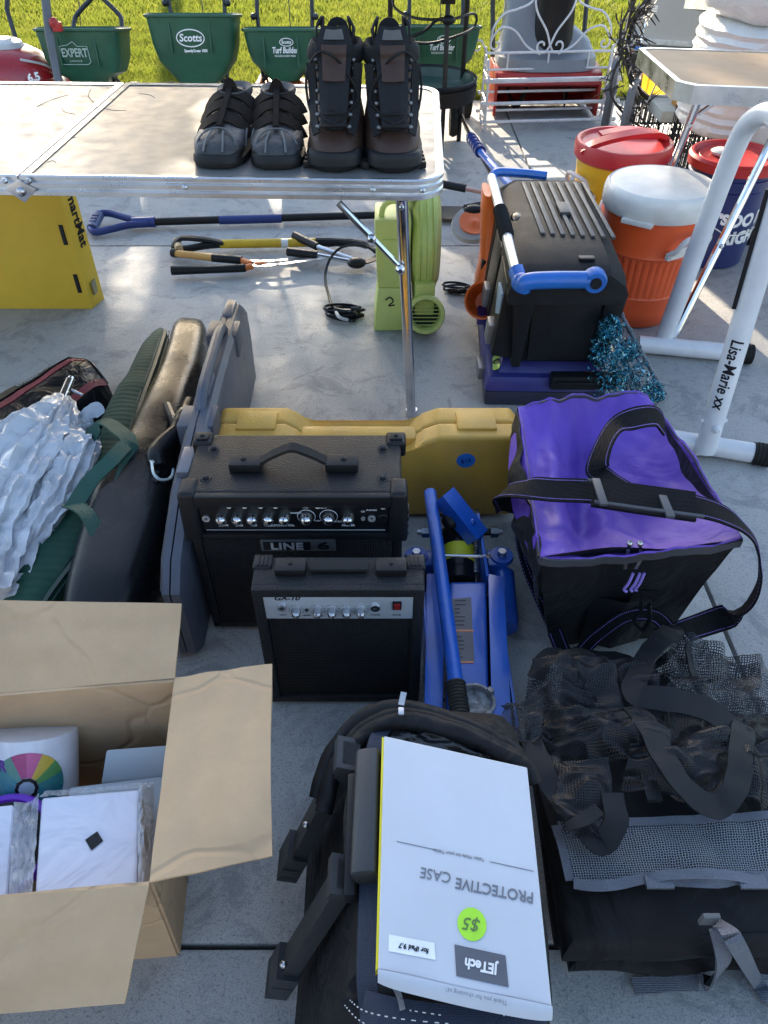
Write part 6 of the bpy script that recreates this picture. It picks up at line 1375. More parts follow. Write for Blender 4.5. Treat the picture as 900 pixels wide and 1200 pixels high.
# dark piping and purple rims
mb = MB(); rim = [topz(u / 20, 0) for u in range(21)] + [topz(1, v / 20) for v in range(1, 21)] + [topz(u / 20, 1) for u in range(19, -1, -1)] + [topz(0, v / 20) for v in range(19, 0, -1)]
mb.strap([p + V((0, -.002, -.010)) for p in rim] + [rim[0] + V((0, -.002, -.01))], .005, .016, (0, 0, 1), 1); build(mb, 'piping', mat('grey_piping', (.05, .05, .06), .5), t, True)
mb = MB()
mb.grid(8, 30, lambda u, v: lerp(topz(0, v), topz(0, v) + V((.02, 0, -.13)), u) + V((-.03 * math.sin(PI * u) * math.sin(PI * v) - .004, 0, 0)) + V((.02 * nz(V((u * 3, v * 6, 3))), 0, 0)), .003); build(mb, 'left_flap', bkn, t, True, ang=70)
mb = MB(); mb.grid(4, 20, lambda u, v: lerp(topz(0, .1 + .9 * v), topz(0, .1 + .9 * v) + V((-.004 - .025 * math.sin(PI * v), -.006, -.045)), u), .003); build(mb, 'left_flap_trim', pur, t, True, ang=70)
def stitched(name, pts, w_=.05, up=(0, 0, 1), par=None, nsm=7, th=.0035):
    mb = MB(); mb.strap(pts, w_, th, up, nsm); o_ = build(mb, name, nylonband, par or t, True, ang=50)
    P_ = cr(pts, nsm * 5); n = len(P_); mb = MB(); ups = [V(up)] * n if not isinstance(up, list) else cr(up, nsm * 5)
    for i in range(0, n - 2, 2):
        T_ = (P_[i + 1] - P_[i]); 
        if T_.length < 1e-5: continue
        T_.normalize(); u_ = (ups[i] - T_ * ups[i].dot(T_)).normalized(); b_ = T_.cross(u_)
        for s in (-1, 1):
            for q in (-1, 1):
                if q == -1 and i % 4: continue
                c_ = P_[i] + b_ * s * (w_ / 2 - .005) + u_ * q * (th / 2 + .0004); mb.strap([c_, c_ + T_ * min(.005, (P_[i + 1] - P_[i]).length * 1.1)], .0013, .0005, u_, 1)
    build(mb, 'stitching', stitch, o_, True); return o_
S1 = [W(640, 600, .20), W(600, 600, .24), W(588, 578, .30), W(615, 572, .36), W(650, 574, .375), W(695, 576, .38), W(750, 584, .385), W(810, 592, .385), W(850, 604, .375), W(878, 625, .345), W(890, 655, .28), W(888, 690, .22), W(868, 715, .14), W(835, 728, .10), W(800, 740, .10)]
U1 = [V((0, .1, 1)), V((-.6, 0, 1)), V((-.5, .1, 1)), V((0, -.3, 1)), V((0, -.3, 1)), V((0, -.3, 1)), V((0, -.3, 1)), V((.1, -.2, 1)), V((.4, -.1, 1)), V((1, 0, .6)), V((1, -.3, .2)), V((1, -.4, .2)), V((.6, -.6, .5)), V((0, -.3, 1)), V((0, 0, 1))]
stitched('shoulder_strap', S1, .050, U1)
pad = MB(); pad.strap([W(695, 577, .392), W(750, 585, .397), W(815, 594, .396)], .058, .007, (0, -.3, 1), 6); pd = build(pad, 'shoulder_pad', nylonband, t, True)
for x0, x1 in (((703, 576), (703, 578)), ((780, 590), (780, 590))):
    mb = MB(); c0 = W(x0[0], x0[1], .402); mb.box(c0.x - .007, c0.x + .007, c0.y - .034, c0.y + .034, c0.z - .004, c0.z + .002, .0015, M=None); build(mb, 'slider', mat('slider_grey', (.06, .062, .07), .45), pd, True)
mb = MB()
for yo in (-.0285, .0285): mb.strap([p + V((0, yo, .004)) for p in (W(692, 577, .392), W(750, 585, .397), W(818, 594, .396))], .005, .005, (0, -.3, 1), 6)
build(mb, 'pad_edging', MC['slider_grey'], pd, True)
stitched('grab_handle', [W(735, 575, .34), W(712, 560, .35), W(700, 548, .36), W(708, 520, .385), W(722, 500, .40), W(745, 490, .405), W(768, 488, .39), W(778, 500, .36)], .046, [V((0, 0, 1)), V((0, 0, 1)), V((-.6, 0, 1)), V((-1, -.2, .7)), V((-.8, -.3, .8)), V((0, -.6, 1)), V((.3, -.5, .9)), V((.6, -.3, .6))])
stitched('side_strap', [W(606, 508, .28), W(612, 545, .23), W(606, 590, .18), W(612, 650, .12), W(640, 720, .06), W(668, 770, .03)], .03, (-1, 0, .3))
stitched('base_strap', [W(650, 740, .08), W(668, 772, .05), W(700, 745, .10), W(735, 722, .13), W(768, 722, .12), W(790, 745, .07)], .03, (0, -1, .4))
mb = MB(); 
for x in (738, 750): p = W(x, 637, .332); q = p + V((0, -.014, -.05)); mb.strap([p, lerp(p, q, .5) + V((.004 if x > 740 else -.003, -.004, 0)), q], .006, .002, (0, -1, 0), 4); mb.sph(p, .006, seg=8, rings=6)
build(mb, 'zip_pull', steel, t, True)
mb = MB(); 
for dx in (-.008, .004, .012): p = W(744, 662, .28) + V((dx, -.02, 0)); mb.tube(cr([p, p + V((-.004, -.004, -.022)), p + V((-.008, -.003, -.04)), p + V((-.002, -.004, -.045))], 4), .0028, 6)
build(mb, 'zip_cord', stitch, t, True)
mb = MB(); c0 = W(748, 690, .22) + V((0, -.02, 0)); mb.tube(cr([c0, c0 + V((.006, -.005, -.03)), c0 + V((.0, -.006, -.06)), c0 + V((.02, -.008, -.085)), c0 + V((.028, -.006, -.06)), c0 + V((.02, 0, -.02))], 5), .004, 6); mb.box(c0.x - .02, c0.x + .028, c0.y - .004, c0.y + .004, c0.z - .01, c0.z + .018, .003); build(mb, 'clip', blk2, t, True)
mb = MB(); mb.grid(10, 10, lambda u, v: V((lerp(.40, .52, u), .915 + .02 * abs(u - .5) * 2 - .01 * v * (1 - v) * 4, lerp(.02, .16, v))), .003); build(mb, 'front_pocket', bkn, t, True, ang=70)

# ============================================================ ORGANISER + MESH BAG
orgb = mat('organiser_black', (.008, .008, .010), .7, bump=(9, .7, 'cloth'), dust=.05); gweb = mat('grey_webbing', (.13, .14, .17), .7, bump=(350, .5, 'weave'))
t = thing('folded_organiser', 'flattened black trunk organiser with a grey mesh pocket and grey straps', 'organiser', (.55, .5, 0))
O0 = V((.262, .345, 0)); 
def olayer(z0, z1, dx, dy, ins=0, bulge=.011):
    x0, x1, y0, y1 = .255 + dx + ins, .76, .345 + dy + ins, .68; mb = MB(); rings = []
    for z, e in ((z0, -.006), (lerp(z0, z1, .3), bulge), (lerp(z0, z1, .7), bulge), (z1, -.004)):
        ring = []
        for (ax_, ay_), (bx_, by_) in (((x0 - e, y0 - e), (x1, y0 - e)), ((x1, y0 - e), (x1, y1)), ((x1, y1), (x0 - e, y1)), ((x0 - e, y1), (x0 - e, y0 - e))):
            for k in range(14): u = k / 14; ring.append(V((lerp(ax_, bx_, u), lerp(ay_, by_, u), z + .018 * nz(V((lerp(ax_, bx_, u) * 6, lerp(ay_, by_, u) * 7, z0 * 30)), 1))) + V((0, .012 * nz(V((lerp(ax_, bx_, u) * 9, z * 30, 4)), 1), 0)))
        rings.append(ring)
    mb.loft(rings); return mb
for z0, z1, dx, dy, i_ in ((.004, .042, .025, -.004, 0), (.042, .078, .0, .016, .006), (.078, .112, .018, -.002, .0), (.112, .165, -.004, -.014, 0)): build(olayer(z0, z1, dx, dy, i_), 'folded_panel', orgb, t, True, ang=50)
def otop(u, v): p = lerp(lerp(W(668, 1036, .18), W(975, 1030, .18), u), lerp(W(632, 915, .18), W(955, 905, .18), u), v); p.z = .168 + .006 * nz(p, 9); return p
mb = MB(); mb.grid(24, 20, otop, .003); build(mb, 'top_panel', orgb, t, True)
gnet = net_mat('grey_net', (.24, .26, .29), 230, .14)
def onet(u, v): p = lerp(lerp(W(672, 1030, .19), W(968, 1024, .19), u), lerp(W(655, 965, .19), W(955, 952, .19), u), v); p.z = .180 + .010 * abs(nz(p, 15)) + .006 * math.sin(u * 14 + v * 3) * math.sin(PI * v); return p
mb = MB(); mb.grid(60, 16, onet, 0, (.42, .11)); build(mb, 'mesh_pocket', gnet, t, True, ang=80)
mb = MB(); mb.strap([onet(0, v / 8) + V((-.004, 0, .002)) for v in range(9)], .012, .003, (0, 0, 1), 1); mb.strap([onet(u / 30, 0) + V((0, -.004 - .004 * math.sin(u * .5), .004)) for u in range(31)], .014, .003, (0, -.2, 1), 1); mb.strap([onet(u / 30, 1) + V((0, 0, .002)) for u in range(31)], .012, .003, (0, 0, 1), 1); build(mb, 'binding', gweb, t, True)
mb = MB(); mb.strap([W(760, 1034, .19), W(775, 1026, .197), W(820, 1024, .20), W(860, 1026, .199), W(890, 1034, .19)], .013, .002, (0, -.3, 1)); mb.box(W(755, 1030, .19).x, W(787, 1030, .19).x, W(770, 1042, .19).y, W(770, 1026, .19).y, .188, .194, .001); mb.box(W(864, 1030, .19).x, W(897, 1030, .19).x, W(770, 1042, .19).y, W(770, 1026, .19).y, .188, .194, .001); build(mb, 'handle', gweb, t, True)
mb = MB(); c0 = WY(830, 1074, .318); mb.box(c0.x - .010, c0.x + .010, .312, .318, c0.z - .012, c0.z + .012, .001); build(mb, 'tag', mat('hook_patch', (.12, .125, .13), .8), t, True)
mb = MB(); mb.strap([WY(836, 1085, .325), WY(852, 1090, .300), WY(866, 1112, .285), W(884, 1145, .03), W(900, 1168, .008), W(940, 1190, .006)], .021, .003, [V((0, -.3, 1)), V((0, -1, .3)), V((.3, -1, .3)), V((.3, -.6, .6)), V((0, 0, 1)), V((0, 0, 1))]); build(mb, 'strap', gweb, t, True)
mb = MB(); mb.strap([W(742, 1156, .010), W(790, 1152, .010), W(832, 1150, .014), WY(848, 1128, .290), WY(842, 1088, .310)], .022, .003, [V((0, 0, 1)), V((0, 0, 1)), V((0, -.2, 1)), V((.4, -1, .2)), V((0, -1, .2))]); build(mb, 'strap', gweb, t, True)
mb = MB(); mb.strap([W(866, 1142, .02), W(900, 1138, .012), W(940, 1150, .01)], .021, .003, (0, -.3, 1)); build(mb, 'strap', gweb, t, True)

t = thing('mesh_bag', 'black mesh net bag with broad nylon bands heaped over the organiser', 'mesh bag', (.5, .75, 0))
bnet = net_mat('black_net', (.006, .0065, .010), 270, .20)
def sheet(name, pts, du, dv, seed, amp=.018, nu=60, nv=60, m=None, sc_=9, bow=.02):
    "bilinear patch of 4 corner points with folds"
    a_, b_, c_, d_ = pts
    def f(u, v):
        p = lerp(lerp(a_, b_, u), lerp(d_, c_, u), v)
        n1 = nz(V((u * du * 9 + v, v * dv * 11, seed)), 1); n2 = nz(V((u * du * 22 + v * 2, v * dv * 9 - u, seed + 5)), 1)
        p = p + V((.014 * n2, .012 * n1, amp * n1 * 1.6 + amp * .5 * n2 + amp * .9 * (.25 - abs(nz(V((u * du * 16 + v * 3, v * dv * 26 - u * 2, seed + 8)), 1))) + bow * math.sin(PI * u) * math.sin(PI * v))); p.z = max(p.z, .012); return p
    mb = MB(); mb.grid(nu, nv, f, 0, (du, dv)); return build(mb, name, m or bnet, t, True, ang=80)
sheet('net', (W(620, 835, .20), W(770, 870, .21), W(760, 770, .20), W(625, 768, .17)), .26, .2, 1, .03)
sheet('net', (W(622, 890, .20), W(780, 900, .21), W(770, 800, .23), W(618, 800, .19)), .28, .2, 11, .03)
sheet('net', (W(745, 915, .21), W(930, 950, .20), W(905, 790, .16), W(760, 735, .17)), .30, .3, 2, .03)
sheet('net', (W(770, 880, .24), W(920, 900, .22), W(880, 780, .10), W(780, 745, .13)), .28, .3, 22, .03)
sheet('net', (W(665, 985, .215), W(722, 985, .215), W(715, 890, .23), W(625, 880, .21)), .12, .16, 3, .015)
sheet('net', (W(590, 862, .24), W(630, 872, .22), W(650, 800, .19), W(585, 828, .26)), .12, .12, 4, .02)
sheet('net', (W(730, 930, .21), W(860, 945, .215), W(855, 860, .24), W(740, 870, .24)), .2, .16, 5, .02)
def band(pts, w_=.036, up=(0, 0, 1)):
    mb = MB(); P_ = cr(pts, 7); ups = up if isinstance(up, list) else None; mb.strap(pts, w_, .003, up, 7); mb.jitter(.003, 40); return build(mb, 'band', nylon, t, True, ang=60)
band([W(778, 735, .14), W(790, 738, .17), W(772, 752, .20), W(752, 780, .23), W(745, 812, .24), W(790, 820, .25), W(830, 832, .25), W(862, 856, .24)], .038, [V((0, 0, 1)), V((0, 0, 1)), V((-.3, 0, 1)), V((-.6, 0, 1)), V((-.3, -.6, 1)), V((0, -.3, 1)), V((0, -.2, 1)), V((0, 0, 1))])
band([W(742, 830, .23), W(760, 852, .25), W(780, 890, .255), W(805, 925, .25), W(838, 945, .24), W(862, 925, .245), W(868, 880, .25), W(872, 850, .24)], .036, (.1, -.2, 1))
band([W(622, 868, .22), W(636, 900, .225), W(655, 935, .22), W(680, 965, .22), W(705, 988, .215), W(722, 962, .23), W(716, 930, .235)], .034, (.1, -.2, 1))
band([W(655, 775, .18), W(680, 770, .2), W(700, 785, .21)], .04); band([W(628, 795, .18), W(640, 770, .18), W(660, 768, .17)], .03)
band([W(805, 750, .16), W(812, 790, .19), W(826, 825, .21)], .022, (1, 0, 1))
band([W(664, 970, .235), W(685, 960, .24), W(702, 948, .24)], .016)
band([W(790, 762, .17), W(745, 800, .20), W(700, 845, .19), W(640, 862, .20)], .012)
mb = MB(); mb.loft([selip(lerp(W(690, 800, .10), W(800, 900, .11), u), V((.10 * math.sin(PI * (.15 + .7 * u)), 0, 0)), V((0, .07, .04)), 2.5, 24) for u in [k / 8 for k in range(9)]]); mb.jitter(.03, 12); build(mb, 'bundled_cloth', mat('dark_mesh_bulk', (.012, .012, .014), .85, bump=(30, .8)), t, True)
mb = MB(); c0 = W(760, 912, .22); mb.box(c0.x - .012, c0.x + .012, c0.y - .035, c0.y + .02, c0.z - .006, c0.z + .004, .003); build(mb, 'buckle', blk, t, True)

# ============================================================ WHEELED TOTE
ton = mat('tote_black', (.008, .008, .011), .6, bump=(10, .9, 'cloth'), dust=.06); tbl = mat('tote_blue', (.010, .018, .045), .6, bump=(500, .3, 'weave')); tgr = mat('tote_grey', (.028, .030, .034), .45, bump=(100, .15), dust=.05)
t = thing('wheeled_bag', 'black wheeled bag with grey pull handle and blue trim, under the white box', 'wheeled bag', (.06, .42, 0))
def tring(f, e=0):
    z = .33 * f; xl = lerp(-.130, -.035, f ** .9); xr = lerp(.175, .190, f); yf_ = lerp(.185, .20, f); yb_ = lerp(.62, .58, f); out = []
    cs = [(xl, yf_), (xr, yf_), (xr, yb_), (xl, yb_)]
    for p in selip(((xl + xr) / 2, (yf_ + yb_) / 2, z), ((xr - xl) / 2 + e, 0, 0), (0, (yb_ - yf_) / 2 + e, 0), 9, 72): out.append(p + V((nz(p, 9), nz(p, 9, 5), nz(p, 7, 9))) * .012 + V((nz(p, 30), nz(p, 30, 5), 0)) * .003)
    return out
mb = MB(); mb.loft([tring(.01)] + [tring(k / 10) for k in range(1, 10)] + [tring(.99, -.006), tring(1.03, -.03), tring(1.06, -.09)]); build(mb, 'body', ton, t, True, ang=65)
zt_ = .335
# zipped crown at the far end
mb = MB(); pts = [W(372, 935, .28), W(385, 890, .30), W(415, 850, .33), W(445, 832, .35), W(490, 832, .36), W(550, 852, .36), W(600, 880, .35), W(612, 900, .34)]
for o_, r_ in ((V((0, 0, 0)), .012), (V((.006, -.012, .004)), .009), (V((.01, -.024, .006)), .012)): mb.tube([p + o_ for p in cr(pts, 6)], r_, 10)
mb.jitter(.003, 30); zp = build(mb, 'zip_track', ton, t, True, ang=70)
mb = MB(); p = W(470, 828, .38); mb.box(p.x - .004, p.x + .004, p.y - .014, p.y - .002, p.z - .003, p.z + .003, .002); mb.strap([p + V((.0, .0, .003)), p + V((.004, .018, .006))], .008, .003, (0, 0, 1), 2); build(mb, 'zip_pull', steel, zp, True)
mb = MB(); mb.grid(20, 12, lambda u, v: lerp(lerp(W(455, 880, .345), W(600, 905, .34), u), lerp(W(462, 842, .352), W(590, 878, .345), u), v) + V((0, 0, .012 * nz(V((u * 6, v * 4, 2))))), .003); build(mb, 'clear_pocket', mat('vinyl_window', (.03, .03, .033), .12, coat=.6, bump=(12, .8, 'cloth')), t, True, ang=70)
mb = MB(); mb.strap([W(452, 850, .350), W(441, 870, .352), W(436, 910, .348), W(432, 1050, .345), W(430, 1140, .34), W(434, 1190, .33)], .022, .004, (-.2, 0, 1)); build(mb, 'blue_trim', tbl, t, True)
mb = MB(); mb.grid(16, 14, lambda u, v: lerp(lerp(W(372, 1230, .28), W(640, 1240, .30), u), lerp(W(420, 1135, .33), W(600, 1180, .335), u), v) + V((0, 0, .02 * math.sin(PI * v) + .008 * nz(V((u * 5, v * 5, 1))))), .003); fp = build(mb, 'front_pocket', ton, t, True, ang=70)
mb = MB(); mb.strap([W(425, 1180, .345), W(480, 1192, .35), W(560, 1200, .35), W(640, 1196, .34)], .03, .004, (0, 0, 1)); ws = build(mb, 'strap', tbl, t, True)
wst = mat('white_stitch', (.7, .7, .68), .6)
mb = MB()
for path in ([W(410, 1172, .352), W(428, 1185, .353), W(470, 1194, .356), W(530, 1200, .356)], [W(404, 1178, .35), W(420, 1195, .35), W(445, 1208, .35)], [W(480, 1184, .357), W(520, 1190, .357)], [W(590, 1190, .352), W(615, 1184, .35), W(640, 1186, .345)]):
    P_ = cr(path, 10)
    for i in range(0, len(P_) - 1, 2): mb.tube([P_[i], lerp(P_[i], P_[i + 1], .8)], .0006, 4)
build(mb, 'stitching', wst, t, True)
mb = MB(); mb.strap([W(462, 1155, .35), W(468, 1168, .35), W(472, 1184, .352)], .006, .002, (0, 0, 1)); build(mb, 'zip_pull', steel, t, True)
# pull handle grip
g0, g1 = W(433, 884, .362), W(428, 1030, .362)
mb = MB(); rings = []
d_ = (g1 - g0).normalized()
for k, s_ in ((0, .8), (.01, .97), (.03, 1), (.97, 1), (.99, .97), (1, .8)):
    rings.append(selip(lerp(g0, g1, k), V((.0155, 0, .004)) * s_, V((-.004, 0, .019)) * s_, 4, 20))
mb.loft(rings); build(mb, 'pull_handle', tgr, t, True)
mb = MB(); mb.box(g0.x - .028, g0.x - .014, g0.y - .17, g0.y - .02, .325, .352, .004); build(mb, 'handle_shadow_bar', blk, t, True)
# two slanted luggage rails with end blocks
for (a_, b_) in ((W(418, 898, .345), W(340, 1032, .04)), (W(412, 1035, .345), W(326, 1145, .045))):
    pass
for ya_, yb_ in ((.515, .475), (.360, .318)):
    a_ = V((-.045, ya_ - .015, .345)); b_ = V((-.150, yb_ - .004, .045)); d_ = (b_ - a_).normalized(); n_ = V((-.9, 0, .35)).normalized(); s_ = V((0, .0165, 0)); mb = MB()
    for p0_, p1_, hw, hh in ((0, 1, 1, .010),): mb.loft([[lerp(a_, b_, k) + s_ + n_ * hh, lerp(a_, b_, k) - s_ + n_ * hh, lerp(a_, b_, k) - s_ - n_ * .012, lerp(a_, b_, k) + s_ - n_ * .012] for k in (0, 1)])
    for k in (0, .84, .92, 1):
        L0_ = lerp(a_, b_, max(0, k - .05)); L1_ = lerp(a_, b_, min(1, k + .05)); mb.loft([[q_ + s_ * 1.4 + n_ * .018, q_ - s_ * 1.4 + n_ * .018, q_ - s_ * 1.4 - n_ * .014, q_ + s_ * 1.4 - n_ * .014] for q_ in (L0_, L1_)])
    build(mb, 'rail', tgr, t, True)
mb = MB(); mb.tube(cr([W(428, 905, .35), W(418, 920, .34), W(412, 960, .33), W(414, 1010, .335)], 5), .011, 8); build(mb, 'side_grip', ton, t, True)
for p in ((-.09, .49, .22), (-.11, .33, .17)):
    mb = MB(); mb.sph(V(p) + V((-.02, -.03, 0)), .005); build(mb, 'rivet', steel, t, True)

# white printed box
wbx = mat('white_card', (.53, .55, .60), .42, var=(5, .04), bump=(12, .12)); grp = mat('text_grey', (.16, .17, .20), .5); lbl = mat('label_dark', (.10, .105, .13), .5)
zc = .372
c = [W(443, 1136, zc + .012), W(647, 1180, zc + .012), W(618, 899, zc + .012), W(450, 862, zc + .012)]     # near-left, near-right, far-right, far-left
t = thing('tablet_case_box', 'slim white tablet case box with a yellow spine on the wheeled bag', 'box', ((c[0] + c[2]) / 2) * 1.0)
def dn(p, d): return V((p.x, p.y, p.z - d))
mb = MB(); mb.hexa([dn(p, .020) for p in c] + c, .0022, 3); bxo = build(mb, 'carton', wbx, t, True)
mb = MB(); e = V((-.0026, -.0006, 0)); mb.hexa([dn(c[0], .019) + e, dn(c[0], .019) + V((.001, .002, 0)), dn(c[3], .019) + V((.001, -.002, 0)), dn(c[3], .019) + e, dn(c[0], .002) + e, dn(c[0], .002) + V((.001, .002, 0)), dn(c[3], .002) + V((.001, -.002, 0)), dn(c[3], .002) + e], .0004); build(mb, 'yellow_spine', mat('spine_yellow', (.75, .62, .01), .45), bxo, True)
# torn near flap
nl, nr = c[0], c[1]; out = ((c[0] - c[3]).normalized() + (c[1] - c[2]).normalized()).normalized()
mb = MB(); mb.grid(30, 5, lambda u, v: lerp(nl, nr, u * 1.0) + out * (.014 * v * (1 - .3 * (abs(u - .5) * 2) ** 6) + .0) + V((0, 0, .0015 - .010 * v * v + .0015 * math.sin(u * 9))), .0012); build(mb, 'end_flap', wbx, bxo, True, ang=60)
xr_ = -((c[1] - c[0]).normalized()); yr_ = -((c[3] - c[0]) + (c[2] - c[1])).normalized()
zt = c[0].z + .0005
def bx(u, v): p = lerp(lerp(c[0], c[1], u), lerp(c[3], c[2], u), v); return V((p.x, p.y, zt))
lettering('PROTECTIVE', .0165, grp, bxo, bx(.715, .39), xr_, yr_, True, depth=.0002, bold=.0002, sx=.92); lettering('CASE', .0165, grp, bxo, bx(.35, .40), xr_, yr_, True, depth=.0002, sx=.92)
lettering('Tailor Made for your Tablet', .0052, grp, bxo, bx(.5, .505), xr_, yr_, True, depth=.0002)
mb = MB()
for u0, u1 in ((.10, .36), (.70, .97)): mb.strap([bx(u0, .505), bx(u1, .505)], .0007, .0003, (0, 0, 1), 1)
build(mb, 'rule', grp, bxo, True)
mb = MB(); c0 = bx(.565, .235); mb.prism([(c0.x + .0155 * math.cos(a * PI / 20), c0.y + .0165 * math.sin(a * PI / 20)) for a in range(40)], zt, zt + .0004, 'XY'); sk = build(mb, 'price_sticker', mat('neon_green', (.42, .85, .04), .5), bxo, True)
lettering('$5', .018, mat('pencil_grey', (.12, .2, .06), .6), sk, c0 + V((0, 0, .0006)), xr_, yr_, True, depth=.0002, shear=.2)
mb = MB(); q = [bx(.46, .035), bx(.76, .035), bx(.755, .145), bx(.455, .145)]; mb.prism([(p.x, p.y) for p in q], zt, zt + .0004, 'XY'); lb = build(mb, 'brand_block', lbl, bxo, True)
lettering('JETech', .0135, whitep, lb, bx(.605, .088) + V((0, 0, .0007)), xr_, yr_, True, depth=.0002, bold=.0005, sx=.9)
mb = MB(); q = [bx(.06, .07), bx(.34, .075), bx(.335, .135), bx(.06, .13)]; mb.prism([(p.x, p.y) for p in q], zt, zt + .0003, 'XY'); lb = build(mb, 'model_sticker', mat('label_white', (.82, .84, .86), .35), bxo, True)
lettering('for iPad 9.7', .0068, blk2, lb, bx(.21, .1) + V((0, 0, .0005)), xr_, yr_, True, depth=.0002, bold=.0002)
lettering('Thank you for choosing us!', .0056, grp, bxo, lerp(nl, nr, .57) + out * .006 + V((0, 0, .003)), xr_, yr_, True, depth=.0002)

# ============================================================ CARDBOARD BOX
card = mat('cardboard', (.50, .335, .195), .8, bump=(5, .55, 'crease'), var=(5, .08)); cardi = mat('cardboard_inner', (.46, .31, .18), .85, var=(5, .08))
t = thing('open_cardboard_box', 'large open cardboard box with its flaps folded out, lower left', 'cardboard box', (-.5, .48, 0))
zt = .33
BRt, FRt = W(204, 796, zt), W(175, 1033, zt); BLt = W(-240, 832, zt); FLt = W(-240, 1070, zt)
FRb, BRb = V((-.312, .362, 0)), V((-.335, .625, 0)); BLb, FLb = V((-.80, .60, 0)), V((-.80, .33, 0))
th = .004
def wall(a_, b_, c_, d_, name, n_=(0, 0, 1), m=card, amp=.002):
    "a,b bottom; c,d top (c above b)"
    mb = MB(); mb.grid(16, 12, lambda u, v: lerp(lerp(a_, b_, u), lerp(d_, c_, u), v) + V(n_) * amp * nz(V((u * 3, v * 3, a_.x * 9)), 1), th); return build(mb, name, m, t, True, ang=50)
wall(FLb, FRb, FRt, FLt, 'front_wall', (0, 1, 0)); wall(BLb, BRb, BRt, BLt, 'back_wall', (0, 1, 0)); rwall = wall(BRb, FRb, FRt, BRt, 'right_wall', (1, 0, 0)); wall(BLb, FLb, FLt, BLt, 'left_wall', (1, 0, 0))
mb = MB(); mb.hexa([FLb + V((0, .005, .002)), FRb + V((-.005, .005, .002)), BRb + V((-.005, -.005, .002)), BLb + V((0, -.005, .002)), FLb + V((0, .005, .008)), FRb + V((-.005, .005, .008)), BRb + V((-.005, -.005, .008)), BLb + V((0, -.005, .008))]); build(mb, 'bottom', cardi, t, True)
def flap(a_, b_, c_, d_, seed, bend=.01):
    "a,b hinge; c,d outer edge"
    def f(u, v):
        p = lerp(lerp(a_, b_, u), lerp(d_, c_, u), v); n_ = (b_ - a_).cross(d_ - a_).normalized()
        return p + n_ * (bend * math.sin(PI * v * .5) * math.sin(PI * u) + .004 * nz(V((u * 4, v * 4, seed)), 1) + .0035 * abs(((u * 1.3 + v * .8 + seed) % .9) - .45))
    mb = MB(); mb.grid(26, 20, f, th); return build(mb, 'flap', card, t, True, ang=50)
flap(W(-240, 832, zt + .001), W(205, 795, zt + .001), W(213, 708, .37), W(-240, 705, .38), 1.3)
flap(W(205, 794, zt + .001), W(175, 1034, zt + .001), W(319, 1003, .335), W(319, 778, .345), 2.2)
flap(W(175, 1036, zt + .001), W(-240, 1072, zt + .001), W(-240, 1200, .27), W(146, 1176, .27), 3.1)
tape = mat('packing_tape', (.42, .30, .17), .15, coat=.7, bump=(14, .5, 'cloth'))
mb = MB(); mb.grid(8, 12, lambda u, v: lerp(lerp(BRb, FRb, .12 + .5 * u), lerp(BRt, FRt, .12 + .5 * u), v * .85) + V((.0055 + .0015 * nz(V((u * 5, v * 9, 1))), 0, 0)), .0004); build(mb, 'tape', tape, rwall, True, ang=60)
mb = MB(); a_ = lerp(BRb, FRb, .4); b_ = lerp(BRt, FRt, .4); mb.grid(3, 3, lambda u, v: lerp(lerp(BRb, FRb, .3 + .25 * u), lerp(BRt, FRt, .3 + .25 * u), .55 + .3 * v) + V((.0075, 0, 0)), .0004); build(mb, 'torn_label', mat('paper_label', (.6, .6, .58), .6), rwall, True)
# contents (resting on each other inside)
t = thing('disc_spindle', 'white cake box of blank discs standing in the cardboard box', 'disc spindle', W(8, 905, .12))
cb = W(8, 905, .12); rz_ = .064
cb = V((-.535, .505, .135)); SP = Matrix.Translation(cb) @ Matrix.Rotation(R(-42), 4, 'X')
mb = MB(); mb.lathe([(.001, 0), (rz_, 0), (rz_, .14), (.001, .142)], (0, 0, 0), 64, M=SP); bd = build(mb, 'sleeve', mat('sleeve_white', (.72, .71, .75), .3, coat=.3), t, True)
Mi = ROOTM[t.name].inverted()
def cyl_(x, y, z, zc_, a0): a = a0 + x / rz_; return Mi @ (SP @ V(((rz_ + z) * math.sin(a), -(rz_ + z) * math.cos(a), zc_ - .10 + y)))
def disc_sector(r0, r1, a0, a1, m, zc_=.172, ac=.30, off=.0008, name='disc_print'):
    me = []; mb = MB(); n = 10; rows = []
    for i in range(n + 1):
        a = lerp(a0, a1, i / n); rows.append([mb.bm.verts.new(cyl_(r * math.cos(a), r * math.sin(a), off, zc_, ac)) for r in [lerp(r0, r1, q / 5) for q in range(6)]])
    for i in range(n):
        for k in range(5): mb.bm.faces.new([rows[i][k], rows[i][k + 1], rows[i + 1][k + 1], rows[i + 1][k]])
    return build(mb, name, m, bd)
dcols = [(.05, .20, .24), (.06, .22, .24), (.10, .25, .2), (.40, .05, .16), (.55, .10, .25), (.60, .40, .05), (.10, .28, .08), (.03, .2, .2)]
for k in range(8):
    disc_sector(.016, .052, lerp(PI + .1, -.1, k / 8), lerp(PI + .1, -.1, (k + 1) / 8), mat('disc_hue_%s' % 'abcdefgh'[k], dcols[k], .25))
disc_sector(.016, .052, PI + .1, 2 * PI - .1, mat('disc_teal', (.02, .16, .2), .25)); disc_sector(.011, .016, 0, 2 * PI, blk2, off=.001); disc_sector(.0, .011, 0, 2 * PI, mat('disc_hub', (.3, .36, .42), .3), off=.001)
lettering('CD-R', .022, mat('purple_print', (.12, .02, .25), .5), bd, 0, 0, 0, fn=lambda x, y, z: cyl_(x, y, z, .205, -.55), bold=.0006)
t = thing('purple_rimmed_dish', 'black round dish with a bright purple rim in front of the disc spindle', 'dish', W(5, 945, .2))
c0 = V((-.525, .425, .225)); Mo = Matrix.Translation(c0) @ Matrix.Rotation(R(5), 4, 'X')
